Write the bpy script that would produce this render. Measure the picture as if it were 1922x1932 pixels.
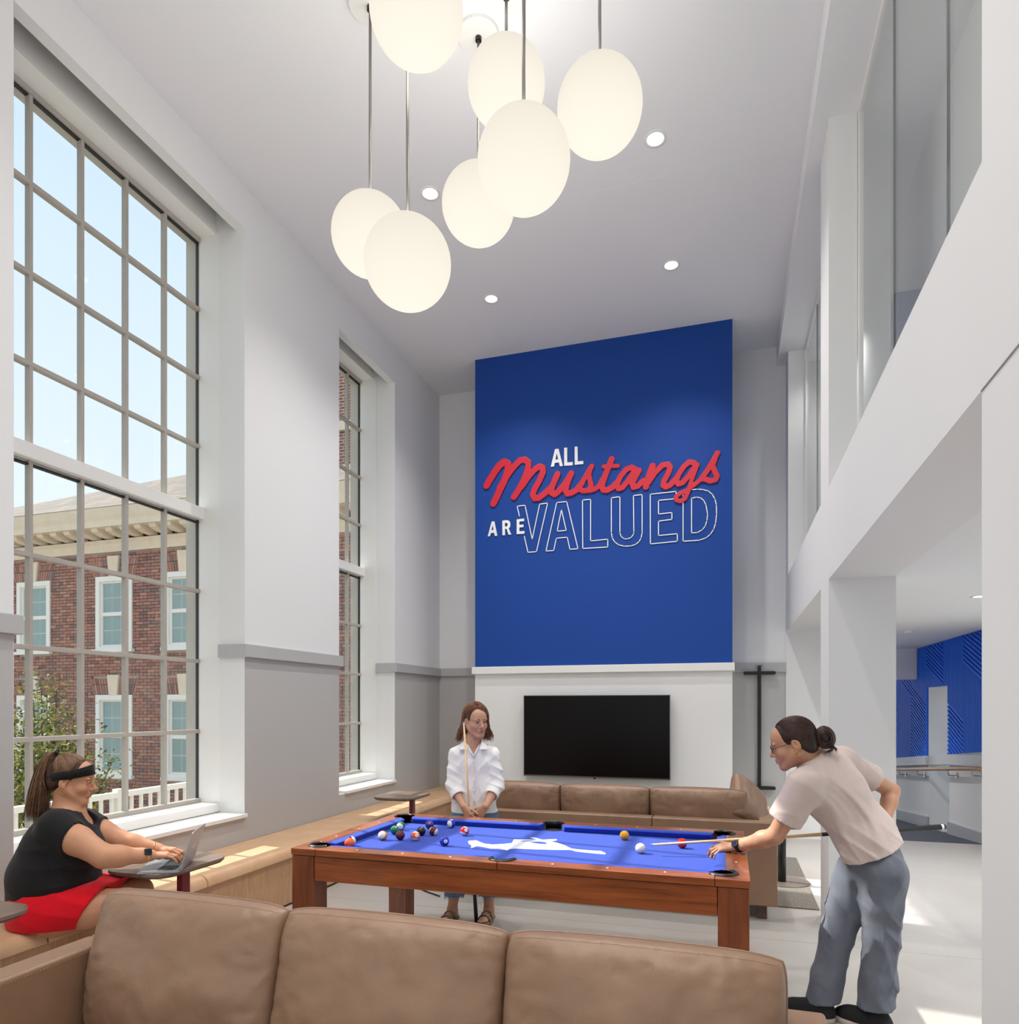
import bpy, bmesh, math, random
import numpy as np
from mathutils import Vector, Matrix, noise as mnoise

random.seed(7)
for _o in list(bpy.data.objects):
    bpy.data.objects.remove(_o)
scene = bpy.context.scene
COL = scene.collection
PI = math.pi

# ---------------------------------------------------------------- camera
cam_d = bpy.data.cameras.new('camera')
cam = bpy.data.objects.new('camera', cam_d)
COL.objects.link(cam)
cam.location = (0, 0, 1.6)
cam.rotation_euler = (PI / 2, 0, math.radians(17.5))
cam_d.sensor_fit = 'HORIZONTAL'
cam_d.sensor_width = 36.0
cam_d.lens = 36.0 * 1300.0 / 1922.0
cam_d.shift_y = (1330.0 - 966.0) / 1922.0
cam_d.clip_start = 0.05
cam_d.clip_end = 300
scene.camera = cam

# ---------------------------------------------------------------- sky, sun, exposure
world = bpy.data.worlds.new('sky')
scene.world = world
world.use_nodes = True
_wn = world.node_tree
for _n in list(_wn.nodes):
    _wn.nodes.remove(_n)
_tc = _wn.nodes.new('ShaderNodeTexCoord')
_sx = _wn.nodes.new('ShaderNodeSeparateXYZ')
_rp = _wn.nodes.new('ShaderNodeValToRGB')
_rp.color_ramp.elements[0].position = 0.0
_rp.color_ramp.elements[0].color = (0.90, 0.93, 0.96, 1)
_rp.color_ramp.elements[1].position = 0.75
_rp.color_ramp.elements[1].color = (0.56, 0.73, 0.93, 1)
_bg = _wn.nodes.new('ShaderNodeBackground')
_bg.inputs['Strength'].default_value = 0.88
_wo = _wn.nodes.new('ShaderNodeOutputWorld')
_wn.links.new(_tc.outputs['Generated'], _sx.inputs[0])
_wn.links.new(_sx.outputs['Z'], _rp.inputs[0])
_wn.links.new(_rp.outputs[0], _bg.inputs['Color'])
_wn.links.new(_bg.outputs[0], _wo.inputs['Surface'])

_sd = bpy.data.lights.new('sun', 'SUN')
_sd.energy = 5.6
_sd.color = (1.0, 0.95, 0.88)
_sd.angle = math.radians(0.6)
sun = bpy.data.objects.new('sun', _sd)
COL.objects.link(sun)
sun.location = (-20, 4, 20)
sun.rotation_euler = Vector((1.0, -0.135, -0.958)).to_track_quat('-Z', 'Y').to_euler()

DOWNLIGHT_W = 115.0
CORRIDOR_W = 125.0
GLOBE_E = 0.66
GLOBE_W = 5.6

vs = scene.view_settings
vs.view_transform = 'Standard'
vs.look = 'None'
vs.exposure = 0.42
vs.gamma = 1.0
vs.use_curve_mapping = False
scene.display_settings.display_device = 'sRGB'
cy = scene.cycles
cy.use_denoising = True
cy.use_adaptive_sampling = True
cy.adaptive_threshold = 0.05
cy.adaptive_min_samples = 16
cy.max_bounces = 8
cy.diffuse_bounces = 5
cy.glossy_bounces = 3
cy.transmission_bounces = 8
cy.transparent_max_bounces = 24
cy.caustics_reflective = False
cy.caustics_refractive = False
cy.sample_clamp_indirect = 6.0

# ---------------------------------------------------------------- materials
def srgb(r, g, b):
    f = lambda c: (c / 255 / 12.92) if c / 255 <= 0.04045 else ((c / 255 + 0.055) / 1.055) ** 2.4
    return (f(r), f(g), f(b), 1.0)

class NT:
    """small node helper around one material"""
    def __init__(self, name):
        self.m = bpy.data.materials.new(name)
        self.m.use_nodes = True
        self.t = self.m.node_tree
        self.b = self.t.nodes['Principled BSDF']
    def n(self, kind, **kw):
        nd = self.t.nodes.new(kind)
        for k, v in kw.items():
            if k in nd.inputs:
                nd.inputs[k].default_value = v
            else:
                setattr(nd, k, v)
        return nd
    def l(self, a, b):
        self.t.links.new(a, b)
    def coords(self, scale=(1, 1, 1), rot=(0, 0, 0), kind='Object'):
        tc = self.n('ShaderNodeTexCoord')
        mp = self.n('ShaderNodeMapping')
        mp.inputs['Scale'].default_value = scale
        mp.inputs['Rotation'].default_value = rot
        self.l(tc.outputs[kind], mp.inputs[0])
        return mp.outputs[0]
    def noise(self, co, scale, detail=4.0, rough=0.55, dist=0.0):
        nd = self.n('ShaderNodeTexNoise', Scale=scale, Detail=detail, Roughness=rough, Distortion=dist)
        self.l(co, nd.inputs['Vector'])
        return nd.outputs['Fac']
    def ramp(self, fac, stops):
        r = self.n('ShaderNodeValToRGB')
        e = r.color_ramp.elements
        e[0].position, e[0].color = stops[0]
        e[1].position, e[1].color = stops[-1]
        for p, c in stops[1:-1]:
            x = e.new(p); x.color = c
        self.l(fac, r.inputs[0])
        return r.outputs[0]
    def bump(self, h, strength=0.2, dist=0.01):
        b = self.n('ShaderNodeBump', Strength=strength, Distance=dist)
        self.l(h, b.inputs['Height'])
        self.l(b.outputs[0], self.b.inputs['Normal'])

def plain(name, col, rough=0.5, metal=0.0, spec=0.5, var=0.0, vscale=6.0, bump=0.0, bscale=60.0, coat=0.0, sheen=0.0):
    k = NT(name)
    k.b.inputs['Base Color'].default_value = col
    k.b.inputs['Roughness'].default_value = rough
    k.b.inputs['Metallic'].default_value = metal
    k.b.inputs['Specular IOR Level'].default_value = spec
    k.b.inputs['Coat Weight'].default_value = coat
    k.b.inputs['Sheen Weight'].default_value = sheen
    if var or bump:
        co = k.coords()
        if var:
            f = k.noise(co, vscale)
            a = tuple(c * (1 - var) for c in col[:3]) + (1,)
            b = tuple(min(1, c * (1 + var)) for c in col[:3]) + (1,)
            k.l(k.ramp(f, [(0.3, a), (0.7, b)]), k.b.inputs['Base Color'])
        if bump:
            k.bump(k.noise(co, bscale, 5), bump, 0.004)
    return k.m

def wood(name, dark, light, axis=0, scale=3.0, rough=0.35, stretch=14.0, bump=0.05, coat=0.0):
    """grain that runs along one object axis"""
    k = NT(name)
    s = [stretch] * 3
    s[axis] = 1.0
    co = k.coords(tuple(s))
    a = k.noise(co, scale, 6, 0.6, 0.6)
    s2 = [stretch * 7] * 3
    s2[axis] = 1.5
    co2 = k.coords(tuple(s2))
    b = k.noise(co2, scale, 3, 0.6, 0.2)
    mx = k.n('ShaderNodeMath', operation='MULTIPLY_ADD')
    k.l(b, mx.inputs[0]); mx.inputs[1].default_value = 0.45
    k.l(a, mx.inputs[2])
    mid = tuple((d + l) / 2 for d, l in zip(dark, light))
    c = k.ramp(mx.outputs[0], [(0.45, dark), (0.70, mid), (0.98, light)])
    k.l(c, k.b.inputs['Base Color'])
    k.b.inputs['Roughness'].default_value = rough
    k.b.inputs['Coat Weight'].default_value = coat
    k.bump(b, bump, 0.002)
    return k.m

def leather(name, base, dark, rough=0.42):
    k = NT(name)
    co = k.coords()
    f = k.noise(co, 5.0, 5, 0.6, 0.4)
    k.l(k.ramp(f, [(0.30, dark), (0.72, base)]), k.b.inputs['Base Color'])
    v = k.n('ShaderNodeTexVoronoi', Scale=420.0)
    k.l(co, v.inputs['Vector'])
    w = k.noise(k.coords((1, 1, 1)), 26.0, 5, 0.62, 1.2)
    mx = k.n('ShaderNodeMath', operation='MULTIPLY_ADD')
    k.l(w, mx.inputs[0]); mx.inputs[1].default_value = 3.0
    k.l(v.outputs['Distance'], mx.inputs[2])
    k.bump(mx.outputs[0], 0.16, 0.0025)
    k.b.inputs['Roughness'].default_value = rough
    k.b.inputs['Specular IOR Level'].default_value = 0.4
    return k.m

def emit(name, col, strength):
    m = bpy.data.materials.new(name)
    m.use_nodes = True
    t = m.node_tree
    b = t.nodes['Principled BSDF']
    b.inputs['Base Color'].default_value = tuple(c * 0.02 for c in col[:3]) + (1,)
    b.inputs['Emission Color'].default_value = col
    b.inputs['Emission Strength'].default_value = strength
    b.inputs['Roughness'].default_value = 1.0
    b.inputs['Specular IOR Level'].default_value = 0.0
    return m

def glass_mat(name, tint=(0.97, 0.99, 0.98, 1), refl=1.0):
    """thin pane: clear, with a Fresnel reflection"""
    m = bpy.data.materials.new(name)
    m.use_nodes = True
    t = m.node_tree
    for nd in list(t.nodes):
        t.nodes.remove(nd)
    o = t.nodes.new('ShaderNodeOutputMaterial')
    mix = t.nodes.new('ShaderNodeMixShader')
    tr = t.nodes.new('ShaderNodeBsdfTransparent')
    tr.inputs[0].default_value = tint
    gl = t.nodes.new('ShaderNodeBsdfGlossy')
    gl.inputs['Roughness'].default_value = 0.0
    fr = t.nodes.new('ShaderNodeFresnel')
    fr.inputs['IOR'].default_value = 1.45
    mu = t.nodes.new('ShaderNodeMath')
    mu.operation = 'MULTIPLY'
    mu.inputs[1].default_value = refl * 0.5
    ge = t.nodes.new('ShaderNodeNewGeometry')      # same reflectance on the way in and on the way out
    mr = t.nodes.new('ShaderNodeMapRange')
    mr.inputs['To Min'].default_value = 1.45
    mr.inputs['To Max'].default_value = 1 / 1.45
    t.links.new(ge.outputs['Backfacing'], mr.inputs['Value'])
    t.links.new(mr.outputs[0], fr.inputs['IOR'])
    t.links.new(fr.outputs[0], mu.inputs[0])
    t.links.new(mu.outputs[0], mix.inputs[0])
    t.links.new(tr.outputs[0], mix.inputs[1])
    t.links.new(gl.outputs[0], mix.inputs[2])
    t.links.new(mix.outputs[0], o.inputs[0])
    return m

M = {}
M['wall'] = plain('white wall paint', srgb(228, 228, 228), 0.7, spec=0.25, bump=0.03, bscale=180)
M['dado'] = plain('grey wall paint', srgb(184, 183, 182), 0.7, spec=0.25, bump=0.03, bscale=180)
M['rail'] = plain('grey rail paint', srgb(182, 181, 181), 0.55, spec=0.3)
M['ceil'] = plain('ceiling paint', srgb(234, 234, 236), 0.85, spec=0.15)
M['trim'] = plain('white trim paint', srgb(232, 231, 228), 0.45, spec=0.4)
M['mullion'] = plain('window bar paint', srgb(176, 169, 161), 0.45, spec=0.4)
M['gasket'] = plain('black gasket', srgb(38, 36, 34), 0.6)
M['glass'] = glass_mat('window glass')
M['gglass'] = glass_mat('gallery glass', (0.965, 0.98, 0.975, 1), 1.25)
M['blue'] = plain('blue accent paint', srgb(24, 68, 150), 0.6, spec=0.25, bump=0.04, bscale=220)
M['slat'] = plain('blue slat paint', srgb(26, 104, 224), 0.55, spec=0.3)
M['black'] = plain('black metal', srgb(24, 24, 25), 0.45)
M['steel'] = plain('brushed steel', srgb(190, 190, 192), 0.25, metal=1.0)
def _globe():
    m = emit('opal globe', (1.0, 0.935, 0.81, 1), GLOBE_E)
    t = m.node_tree                      # glow painted by height to part overlapping globes: a little brighter towards the bottom
    tc = t.nodes.new('ShaderNodeTexCoord'); sx = t.nodes.new('ShaderNodeSeparateXYZ'); mr = t.nodes.new('ShaderNodeMapRange')
    mr.inputs['From Min'].default_value = -0.235; mr.inputs['From Max'].default_value = 0.235
    mr.inputs['To Min'].default_value = GLOBE_E * 1.10; mr.inputs['To Max'].default_value = GLOBE_E * 0.86
    t.links.new(tc.outputs['Object'], sx.inputs[0]); t.links.new(sx.outputs['Z'], mr.inputs['Value'])
    t.links.new(mr.outputs[0], t.nodes['Principled BSDF'].inputs['Emission Strength'])
    return m
M['globe'] = _globe()
M['lens'] = emit('downlight lens', (1.0, 0.97, 0.92, 1), 3.0)
M['rod'] = plain('pendant rod', srgb(150, 146, 142), 0.35, metal=0.8)

def _floor():
    k = NT('terrazzo floor')
    co = k.coords()
    base = k.noise(co, 0.9, 4, 0.5, 0.3)
    c1 = k.ramp(base, [(0.3, srgb(170, 165, 159)), (0.7, srgb(184, 180, 174))])
    v = k.n('ShaderNodeTexVoronoi', Scale=95.0)
    k.l(co, v.inputs['Vector'])
    sp = k.noise(co, 260.0, 2, 0.5)
    fl = k.ramp(sp, [(0.60, (0, 0, 0, 1)), (0.72, (1, 1, 1, 1))])
    cr = k.ramp(v.outputs['Color'], [(0.1, srgb(150, 144, 138)), (0.9, srgb(226, 224, 220))])
    mx = k.n('ShaderNodeMix', data_type='RGBA')
    mul = k.n('ShaderNodeMath', operation='MULTIPLY')
    k.l(fl, mul.inputs[0]); mul.inputs[1].default_value = 0.45
    k.l(mul.outputs[0], mx.inputs[0]); k.l(c1, mx.inputs[6]); k.l(cr, mx.inputs[7])
    k.l(mx.outputs[2], k.b.inputs['Base Color'])
    k.b.inputs['Roughness'].default_value = 0.30
    k.b.inputs['Specular IOR Level'].default_value = 0.42
    return k.m
M['floor'] = _floor()

# ---------------------------------------------------------------- mesh helpers
ORG = {}

def link(o):
    COL.objects.link(o)
    return o

def thing(name, label, cat, loc=(0, 0, 0), group=None, kind=None):
    o = bpy.data.objects.new(name, None)
    o.empty_display_size = 0.1
    link(o)
    o.location = loc
    if label: o['label'] = label
    if cat: o['category'] = cat
    if group: o['group'] = group
    if kind: o['kind'] = kind
    ORG[o.name] = Vector(loc)
    return o

def tag(o, label, cat, group=None, kind=None):
    if label: o['label'] = label
    if cat: o['category'] = cat
    if group: o['group'] = group
    if kind: o['kind'] = kind
    return o

def finish(name, me, mat, parent=None, label=None, kind=None, smooth=False, bevel=0.0, bseg=2, base=True):
    """link a mesh given in room coordinates as one object (part when parent is given)"""
    mats = mat if isinstance(mat, (list, tuple)) else [mat]
    for m in mats:
        me.materials.append(m)
    o = bpy.data.objects.new(name, me)
    link(o)
    if parent is not None:
        org = ORG[parent.name]
        o.parent = parent
    else:
        co = np.empty(len(me.vertices) * 3, np.float32)
        me.vertices.foreach_get('co', co)
        co = co.reshape(-1, 3)
        lo, hi = co.min(0), co.max(0)
        org = Vector(((lo[0] + hi[0]) / 2, (lo[1] + hi[1]) / 2, lo[2])) if base else Vector((0, 0, 0))
        o.location = org
    me.transform(Matrix.Translation(-org))
    ORG[o.name] = org
    if label: o['label'] = label
    if kind: o['kind'] = kind
    if smooth:
        me.polygons.foreach_set('use_smooth', [True] * len(me.polygons))
    if bevel:
        md = o.modifiers.new('bevel', 'BEVEL')
        md.width = bevel
        md.segments = bseg
        md.limit_method = 'ANGLE'
        md.angle_limit = math.radians(40)
        me.polygons.foreach_set('use_smooth', [True] * len(me.polygons))
        md.harden_normals = True
    me.update()
    return o

class MB:
    """collects shapes in room coordinates"""
    def __init__(self):
        self.v = []
        self.f = []
        self.mi = []
    def add(self, vs_, fs, mi=0):
        b = len(self.v)
        self.v.extend(tuple(p) for p in vs_)
        self.f.extend(tuple(b + i for i in f) for f in fs)
        self.mi.extend([mi] * len(fs))
        return self
    def box(self, x0, x1, y0, y1, z0, z1, mi=0):
        p = [(x0, y0, z0), (x1, y0, z0), (x1, y1, z0), (x0, y1, z0), (x0, y0, z1), (x1, y0, z1), (x1, y1, z1), (x0, y1, z1)]
        return self.add(p, [(0, 3, 2, 1), (4, 5, 6, 7), (0, 1, 5, 4), (1, 2, 6, 5), (2, 3, 7, 6), (3, 0, 4, 7)], mi)
    def prism(self, poly, fn0, fn1, mi=0):
        """poly: list of 2D points; fn0/fn1 map a 2D point to 3D at both ends"""
        n = len(poly)
        p = [fn0(q) for q in poly] + [fn1(q) for q in poly]
        fs = [tuple(range(n - 1, -1, -1)), tuple(range(n, 2 * n))]
        fs += [(i, (i + 1) % n, n + (i + 1) % n, n + i) for i in range(n)]
        return self.add(p, fs, mi)
    def prism_z(self, poly, z0, z1, mi=0):
        return self.prism(poly, lambda q: (q[0], q[1], z0), lambda q: (q[0], q[1], z1), mi)
    def tube(self, pts, r, seg=8, cap=True, mi=0, flat=None):
        pts = [Vector(p) for p in pts]
        rr = r if isinstance(r, (list, tuple)) else [r] * len(pts)
        n = len(pts)
        vs_, fs = [], []
        up = None
        for i, p in enumerate(pts):
            t = (pts[min(i + 1, n - 1)] - pts[max(i - 1, 0)])
            if t.length < 1e-9: t = Vector((0, 0, 1))
            t.normalize()
            if up is None:
                up = Vector((0, 0, 1)) if abs(t.z) < 0.95 else Vector((1, 0, 0))
            a = t.cross(up)
            if a.length < 1e-6: a = t.orthogonal()
            a.normalize()
            b = a.cross(t).normalized()
            up = b
            for s in range(seg):
                an = 2 * PI * s / seg
                vs_.append(p + a * (math.cos(an) * rr[i]) + b * (math.sin(an) * rr[i] * (flat or 1.0)))
        for i in range(n - 1):
            for s in range(seg):
                s2 = (s + 1) % seg
                fs.append((i * seg + s, i * seg + s2, (i + 1) * seg + s2, (i + 1) * seg + s))
        if cap:
            fs.append(tuple(range(seg - 1, -1, -1)))
            fs.append(tuple(range((n - 1) * seg, n * seg)))
        return self.add(vs_, fs, mi)
    def lathe(self, prof, c=(0, 0, 0), seg=24, mi=0):
        """profile of (r, z) turned about a vertical axis through c"""
        vs_, fs = [], []
        n = len(prof)
        for s in range(seg):
            an = 2 * PI * s / seg
            for r, z in prof:
                vs_.append((c[0] + r * math.cos(an), c[1] + r * math.sin(an), c[2] + z))
        for s in range(seg):
            s2 = (s + 1) % seg
            for i in range(n - 1):
                fs.append((s * n + i, s2 * n + i, s2 * n + i + 1, s * n + i + 1))
        return self.add(vs_, fs, mi)
    def sphere(self, c, r, seg=24, rings=16, sc=(1, 1, 1), mi=0):
        vs_, fs = [], []
        for i in range(rings + 1):
            th = PI * i / rings
            for s in range(seg):
                an = 2 * PI * s / seg
                vs_.append((c[0] + r * sc[0] * math.sin(th) * math.cos(an), c[1] + r * sc[1] * math.sin(th) * math.sin(an), c[2] + r * sc[2] * math.cos(th)))
        for i in range(rings):
            for s in range(seg):
                s2 = (s + 1) % seg
                fs.append((i * seg + s, (i + 1) * seg + s, (i + 1) * seg + s2, i * seg + s2))
        return self.add(vs_, fs, mi)
    def mesh(self, name):
        me = bpy.data.meshes.new(name)
        me.from_pydata(self.v, [], self.f)
        if any(self.mi):
            me.polygons.foreach_set('material_index', self.mi)
        me.update()
        return me
    def build(self, name, mat, parent=None, **kw):
        return finish(name, self.mesh(name), mat, parent, **kw)

def box(name, x0, x1, y0, y1, z0, z1, mat, parent=None, **kw):
    return MB().box(x0, x1, y0, y1, z0, z1).build(name, mat, parent, **kw)

def struct(name, mb, mat, parent=None, **kw):
    return mb.build(name, mat, parent, kind='structure' if parent is None else None, **kw)

def rrect(x0, x1, y0, y1, r, seg=6):
    """rounded rectangle outline, counter-clockwise"""
    out = []
    for cx_, cy_, a0 in ((x1 - r, y1 - r, 0), (x0 + r, y1 - r, 90), (x0 + r, y0 + r, 180), (x1 - r, y0 + r, 270)):
        for i in range(seg + 1):
            a = math.radians(a0 + 90 * i / seg)
            out.append((cx_ + r * math.cos(a), cy_ + r * math.sin(a)))
    return out

def add_light(name, kind, loc, energy, color, size=0.1, rot=None, spread=None, spot=None):
    d = bpy.data.lights.new(name, kind)
    d.energy = energy
    d.color = color
    if kind == 'AREA':
        d.shape = 'DISK'
        d.size = size
        if spread: d.spread = spread
    elif kind == 'SPOT':
        d.shadow_soft_size = size
        d.spot_size = spot or 2.0
        d.spot_blend = 1.0
    else:
        d.shadow_soft_size = size
        d.use_soft_falloff = False
    o = bpy.data.objects.new(name, d)
    link(o)
    o.location = loc
    if rot: o.rotation_euler = rot
    return o

# ================================================================ THE ROOM
XL, XG, XR = -3.85, -4.33, 0.68        # left wall face, glazing line, colonnade face
YB, ZC = 8.94, 5.94                    # back wall, ceiling
Y0 = -3.6                              # wall behind the photographer
RAIL0, RAIL1 = 2.0, 2.11
XC = 2.85                              # corridor's far side wall
BEAM0, BEAM1 = 2.48, 3.12
SOF = 5.71
RAMP_Y = 9.15

def ramp_z(y):
    return 0.0 if y < RAMP_Y else -(y - RAMP_Y) / 11.0

struct('floor', MB().box(XL - 0.3, XC + 0.5, Y0 - 0.2, RAMP_Y, -0.2, 0.0), M['floor'])
# control joints in the floor
for jx0, jx1, jy in ((XL, XC, 4.95), (XL, XC, 7.3)):
    pass
_t = MB().box(XL, XC, 5.02, 5.026, 0.0, 0.0006)
struct('trim_7', _t, plain('floor joint', srgb(158, 154, 149), 0.6))
_t = MB().box(XL - 0.6, 0.62, Y0 - 0.2, YB + 0.2, ZC, ZC + 0.2)
struct('ceiling', _t, M['ceil'])
struct('trim_1', MB().box(XL, 0.576, 5.777, 5.783, ZC - 0.0012, ZC + 0.01), plain('ceiling joint bead', srgb(232, 232, 232), 0.6))

# ---- left wall with three tall window openings
OPEN = [(-0.62, 1.345), (2.875, 4.84), (6.31, 7.577)]
OZ0 = 0.69
def wall_strips(mb, x0, x1, z0, z1):
    """solid wall between the openings"""
    edges = [Y0 - 0.2] + [e for o in OPEN for e in o] + [YB + 0.2]
    for i in range(0, len(edges), 2):
        mb.box(x0, x1, edges[i], edges[i + 1], z0, z1)
    return mb
up = MB()
wall_strips(up, -4.10, XL, RAIL0 + 0.03, ZC)
for k, (a, b) in enumerate(OPEN):
    up.box(XL - 0.09, XL, a, b, 5.59 if k < 2 else 5.52, ZC)       # header in front of the shade pocket
wl = struct('wall_left', up, M['wall'], base=False)
lo = MB()
wall_strips(lo, -4.10, XL, 0.0, RAIL0 + 0.03)
for a, b in OPEN:
    lo.box(-4.10, XL, a, b, 0.0, OZ0 - 0.03)
lo.build('lower_wall', M['dado'], wl, label='grey painted lower part of the wall')
# white linings of the reveals (so the grey stops at the corner)
for a, b in OPEN:
    lin = MB().box(-4.10, XL - 0.002, b - 0.004, b + 0.01, OZ0, 5.5).box(-4.10, XL - 0.002, a - 0.01, a + 0.004, OZ0, 5.5)
    lin.build('reveal_lining', M['wall'], wl)
rl = MB()
edges = [Y0 - 0.2] + [e for o in OPEN for e in o] + [YB]
for i in range(0, len(edges), 2):
    rl.box(XL, XL + 0.035, edges[i] - (0.035 if i else 0), edges[i + 1] + (0.035 if i < len(edges) - 2 else 0), RAIL0, RAIL1)
struct('trim_2', rl, M['rail'], bevel=0.004)
for k, (a, b) in enumerate(OPEN):
    r2 = MB().box(-4.10, XL, b - 0.03, b, RAIL0, RAIL1).box(-4.10, XL, a, a + 0.03, RAIL0, RAIL1)
    r2.build('rail_return', M['rail'] if k == 1 else M['rail'], wl)
# outer masonry skin behind the windows
om = MB()
edges = [Y0 - 0.2, -0.52, 1.36, 2.964, 4.844, 6.42, 7.572, YB + 0.2]
for i in range(0, len(edges), 2):
    om.box(-4.46, XG - 0.02, edges[i], edges[i + 1], -0.4, ZC + 0.2)
for a, b in ((-0.52, 1.36), (2.964, 4.844), (6.42, 7.572)):
    om.box(-4.46, XG - 0.02, a, b, -0.4, 0.74)
    om.box(-4.46, XG - 0.02, a, b, 5.60, ZC + 0.2)
om.build('outer_skin', plain('outer masonry', srgb(190, 184, 176), 0.8), wl)

def tall_window(name, y0, y1, ys, sill0, dark_edge=True, lite=None, deep=True):
    """sash window in the left wall: ys = vertical bar positions"""
    w = thing(name, None, None, (XG, (y0 + y1) / 2, OZ0), kind='structure')
    zt = 5.58
    # wooden lining from reveal to glass, stepped twice
    jb = MB()
    jb.box(XG, -4.10, y1 - 0.006, y1 + 0.02, 0.70, 5.93)
    jb.box(XG, -4.10, y0 - 0.05, y0 + 0.0, 0.70, 5.93)
    jb.box(XG, -4.14, y0, y1, 5.60, 5.93)
    jb.build('frame', M['trim'], w, bevel=0.003)
    MB().box(XG - 0.03, -4.10, y0, y1, OZ0 + 0.004, 0.765).build('frame_sill', M['trim'], w, bevel=0.006)
    MB().box(-4.10, XL + 0.028, y0 - 0.02 if False else y0, y1, OZ0 - 0.03, OZ0 + 0.002).build('sill_board', plain('sill board', srgb(236, 235, 232), 0.35) if 'sill' not in M else M['sill'], w, bevel=0.004)
    # sash rails
    t = 0.026 if len(ys) > 3 else 0.022
    MB().box(XG - 0.05, XG + 0.07, y0, y1, 3.185, 3.285).build('meeting_rail', M['trim'], w, bevel=0.006)
    MB().box(XG - 0.03, XG + 0.03, y0, y1, 0.74, 0.80).build('bottom_rail', M['mullion'], w, bevel=0.004)
    MB().box(XG - 0.03, XG + 0.03, y0, y1, 5.565, 5.62).build('top_rail', M['mullion'], w, bevel=0.004)
    rows_lo = [0.79, 1.375, 1.975, 2.575, 3.17]
    rows_up = [3.30, 3.815, 4.405, 4.99, 5.57]
    for rows in (rows_lo, rows_up):
        for z in rows[1:-1]:
            MB().box(XG - 0.022, XG + 0.024, y0, y1, z - t * 0.6, z + t * 0.6).build('muntin', M['mullion'], w, bevel=0.003)
        for y in ys[1:-1]:
            MB().box(XG - 0.022, XG + 0.022, y - t / 2, y + t / 2, rows[0] - 0.02, rows[-1] + 0.02).build('muntin', M['mullion'], w, bevel=0.003)
        for i in range(len(ys) - 1):
            for j in range(4):
                MB().box(XG - 0.004, XG + 0.004, ys[i], ys[i + 1], rows[j], rows[j + 1]).build('pane', M['glass'], w)
    # dark weather seal at both sides of the glass
    for yy in (y0 + 0.0, y1 - 0.012):
        MB().box(XG - 0.018, XG + 0.008, yy, yy + 0.012, 0.79, 5.57).build('seal', M['gasket'], w)
    for z in (3.158, 5.556):
        MB().box(XG - 0.018, XG + 0.012, y0, y1, z, z + 0.014).build('seal', M['gasket'], w)
    # roller shade in the pocket
    MB().tube([(-4.02, y0 + 0.02, 5.80), (-4.02, y1 - 0.02, 5.80)], 0.045, 14).build('roller_shade', plain('shade cloth', srgb(120, 118, 116), 0.8) if 'shade' not in M else M['shade'], w, smooth=True)
    return w
M['sill'] = plain('sill board', srgb(236, 235, 232), 0.35)
M['shade'] = plain('shade cloth', srgb(120, 118, 116), 0.8)
tall_window('window_1', 2.964, 4.844, [2.964, 3.336, 3.712, 4.087, 4.463, 4.844], OZ0)
tall_window('window_2', 6.42, 7.572, [6.42, 6.704, 6.988, 7.272, 7.572], OZ0)
tall_window('window_3', -0.52, 1.36, [-0.52, -0.144, 0.232, 0.608, 0.984, 1.36], OZ0)

# ---- back wall and chimney breast
bw = struct('wall_back', MB().box(-4.10, 1.10, YB, YB + 0.2, RAIL0 + 0.03, ZC), M['wall'], base=False)
MB().box(-4.10, XR, YB, YB + 0.2, 0.0, RAIL0 + 0.03).build('lower_wall', M['dado'], bw)
MB().box(XR, 1.10, YB - 0.01, YB + 0.2, 0.0, BEAM0).build('end_pier', M['wall'], bw)
struct('trim_3', MB().box(XL, -3.02, YB - 0.03, YB, RAIL0, RAIL1).box(0.06, XR, YB - 0.03, YB, RAIL0, RAIL1), M['rail'], bevel=0.004)
struct('baseboard_back', MB().box(XL, -3.02, YB - 0.02, YB, 0, 0.30).box(0.06, XR, YB - 0.02, YB, 0.0, 0.30), plain('dark grey base', srgb(140, 138, 140), 0.5), bevel=0.003)
YBR = 8.14
cb = struct('wall_breast', MB().box(-3.02, 0.06, YBR, YB + 0.02, 0.0, 2.03), M['wall'], base=False)
MB().box(-3.02, 0.06, YBR, YB + 0.02, 2.06, ZC).build('blue_panel', M['blue'], cb, label='deep blue painted upper panel')
struct('trim_4', MB().box(-3.05, 0.085, YBR - 0.045, YBR + 0.3, 1.985, 2.075), M['trim'], bevel=0.005)

# ---- right hand colonnade: piers, beam, bulkhead, gallery
wr = struct('wall_right', MB().box(XR, 1.10, Y0 - 0.2, 2.235, 0.0, ZC), M['wall'], base=False)
struct('trim_5', MB().box(XR - 0.003, XR, Y0, 2.235, BEAM0 - 0.004, BEAM0), plain('wall joint', srgb(150, 150, 156), 0.7))
struct('wall_column', MB().box(XR, 1.10, 5.27, 5.70, 0.0, BEAM0), M['wall'])
struct('wall_column_upper', MB().box(XR, 0.86, 5.27, 5.70, BEAM1, SOF).box(XR, 0.86, 8.62, YB, BEAM1, SOF), M['wall'])
struct('wall_beam', MB().box(XR, 1.10, 2.235, YB, BEAM0, BEAM1), M['wall'])
struct('wall_bulkhead', MB().box(0.576, 1.45, Y0 - 0.2, YB + 0.2, SOF, ZC + 0.2), M['ceil'])
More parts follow.
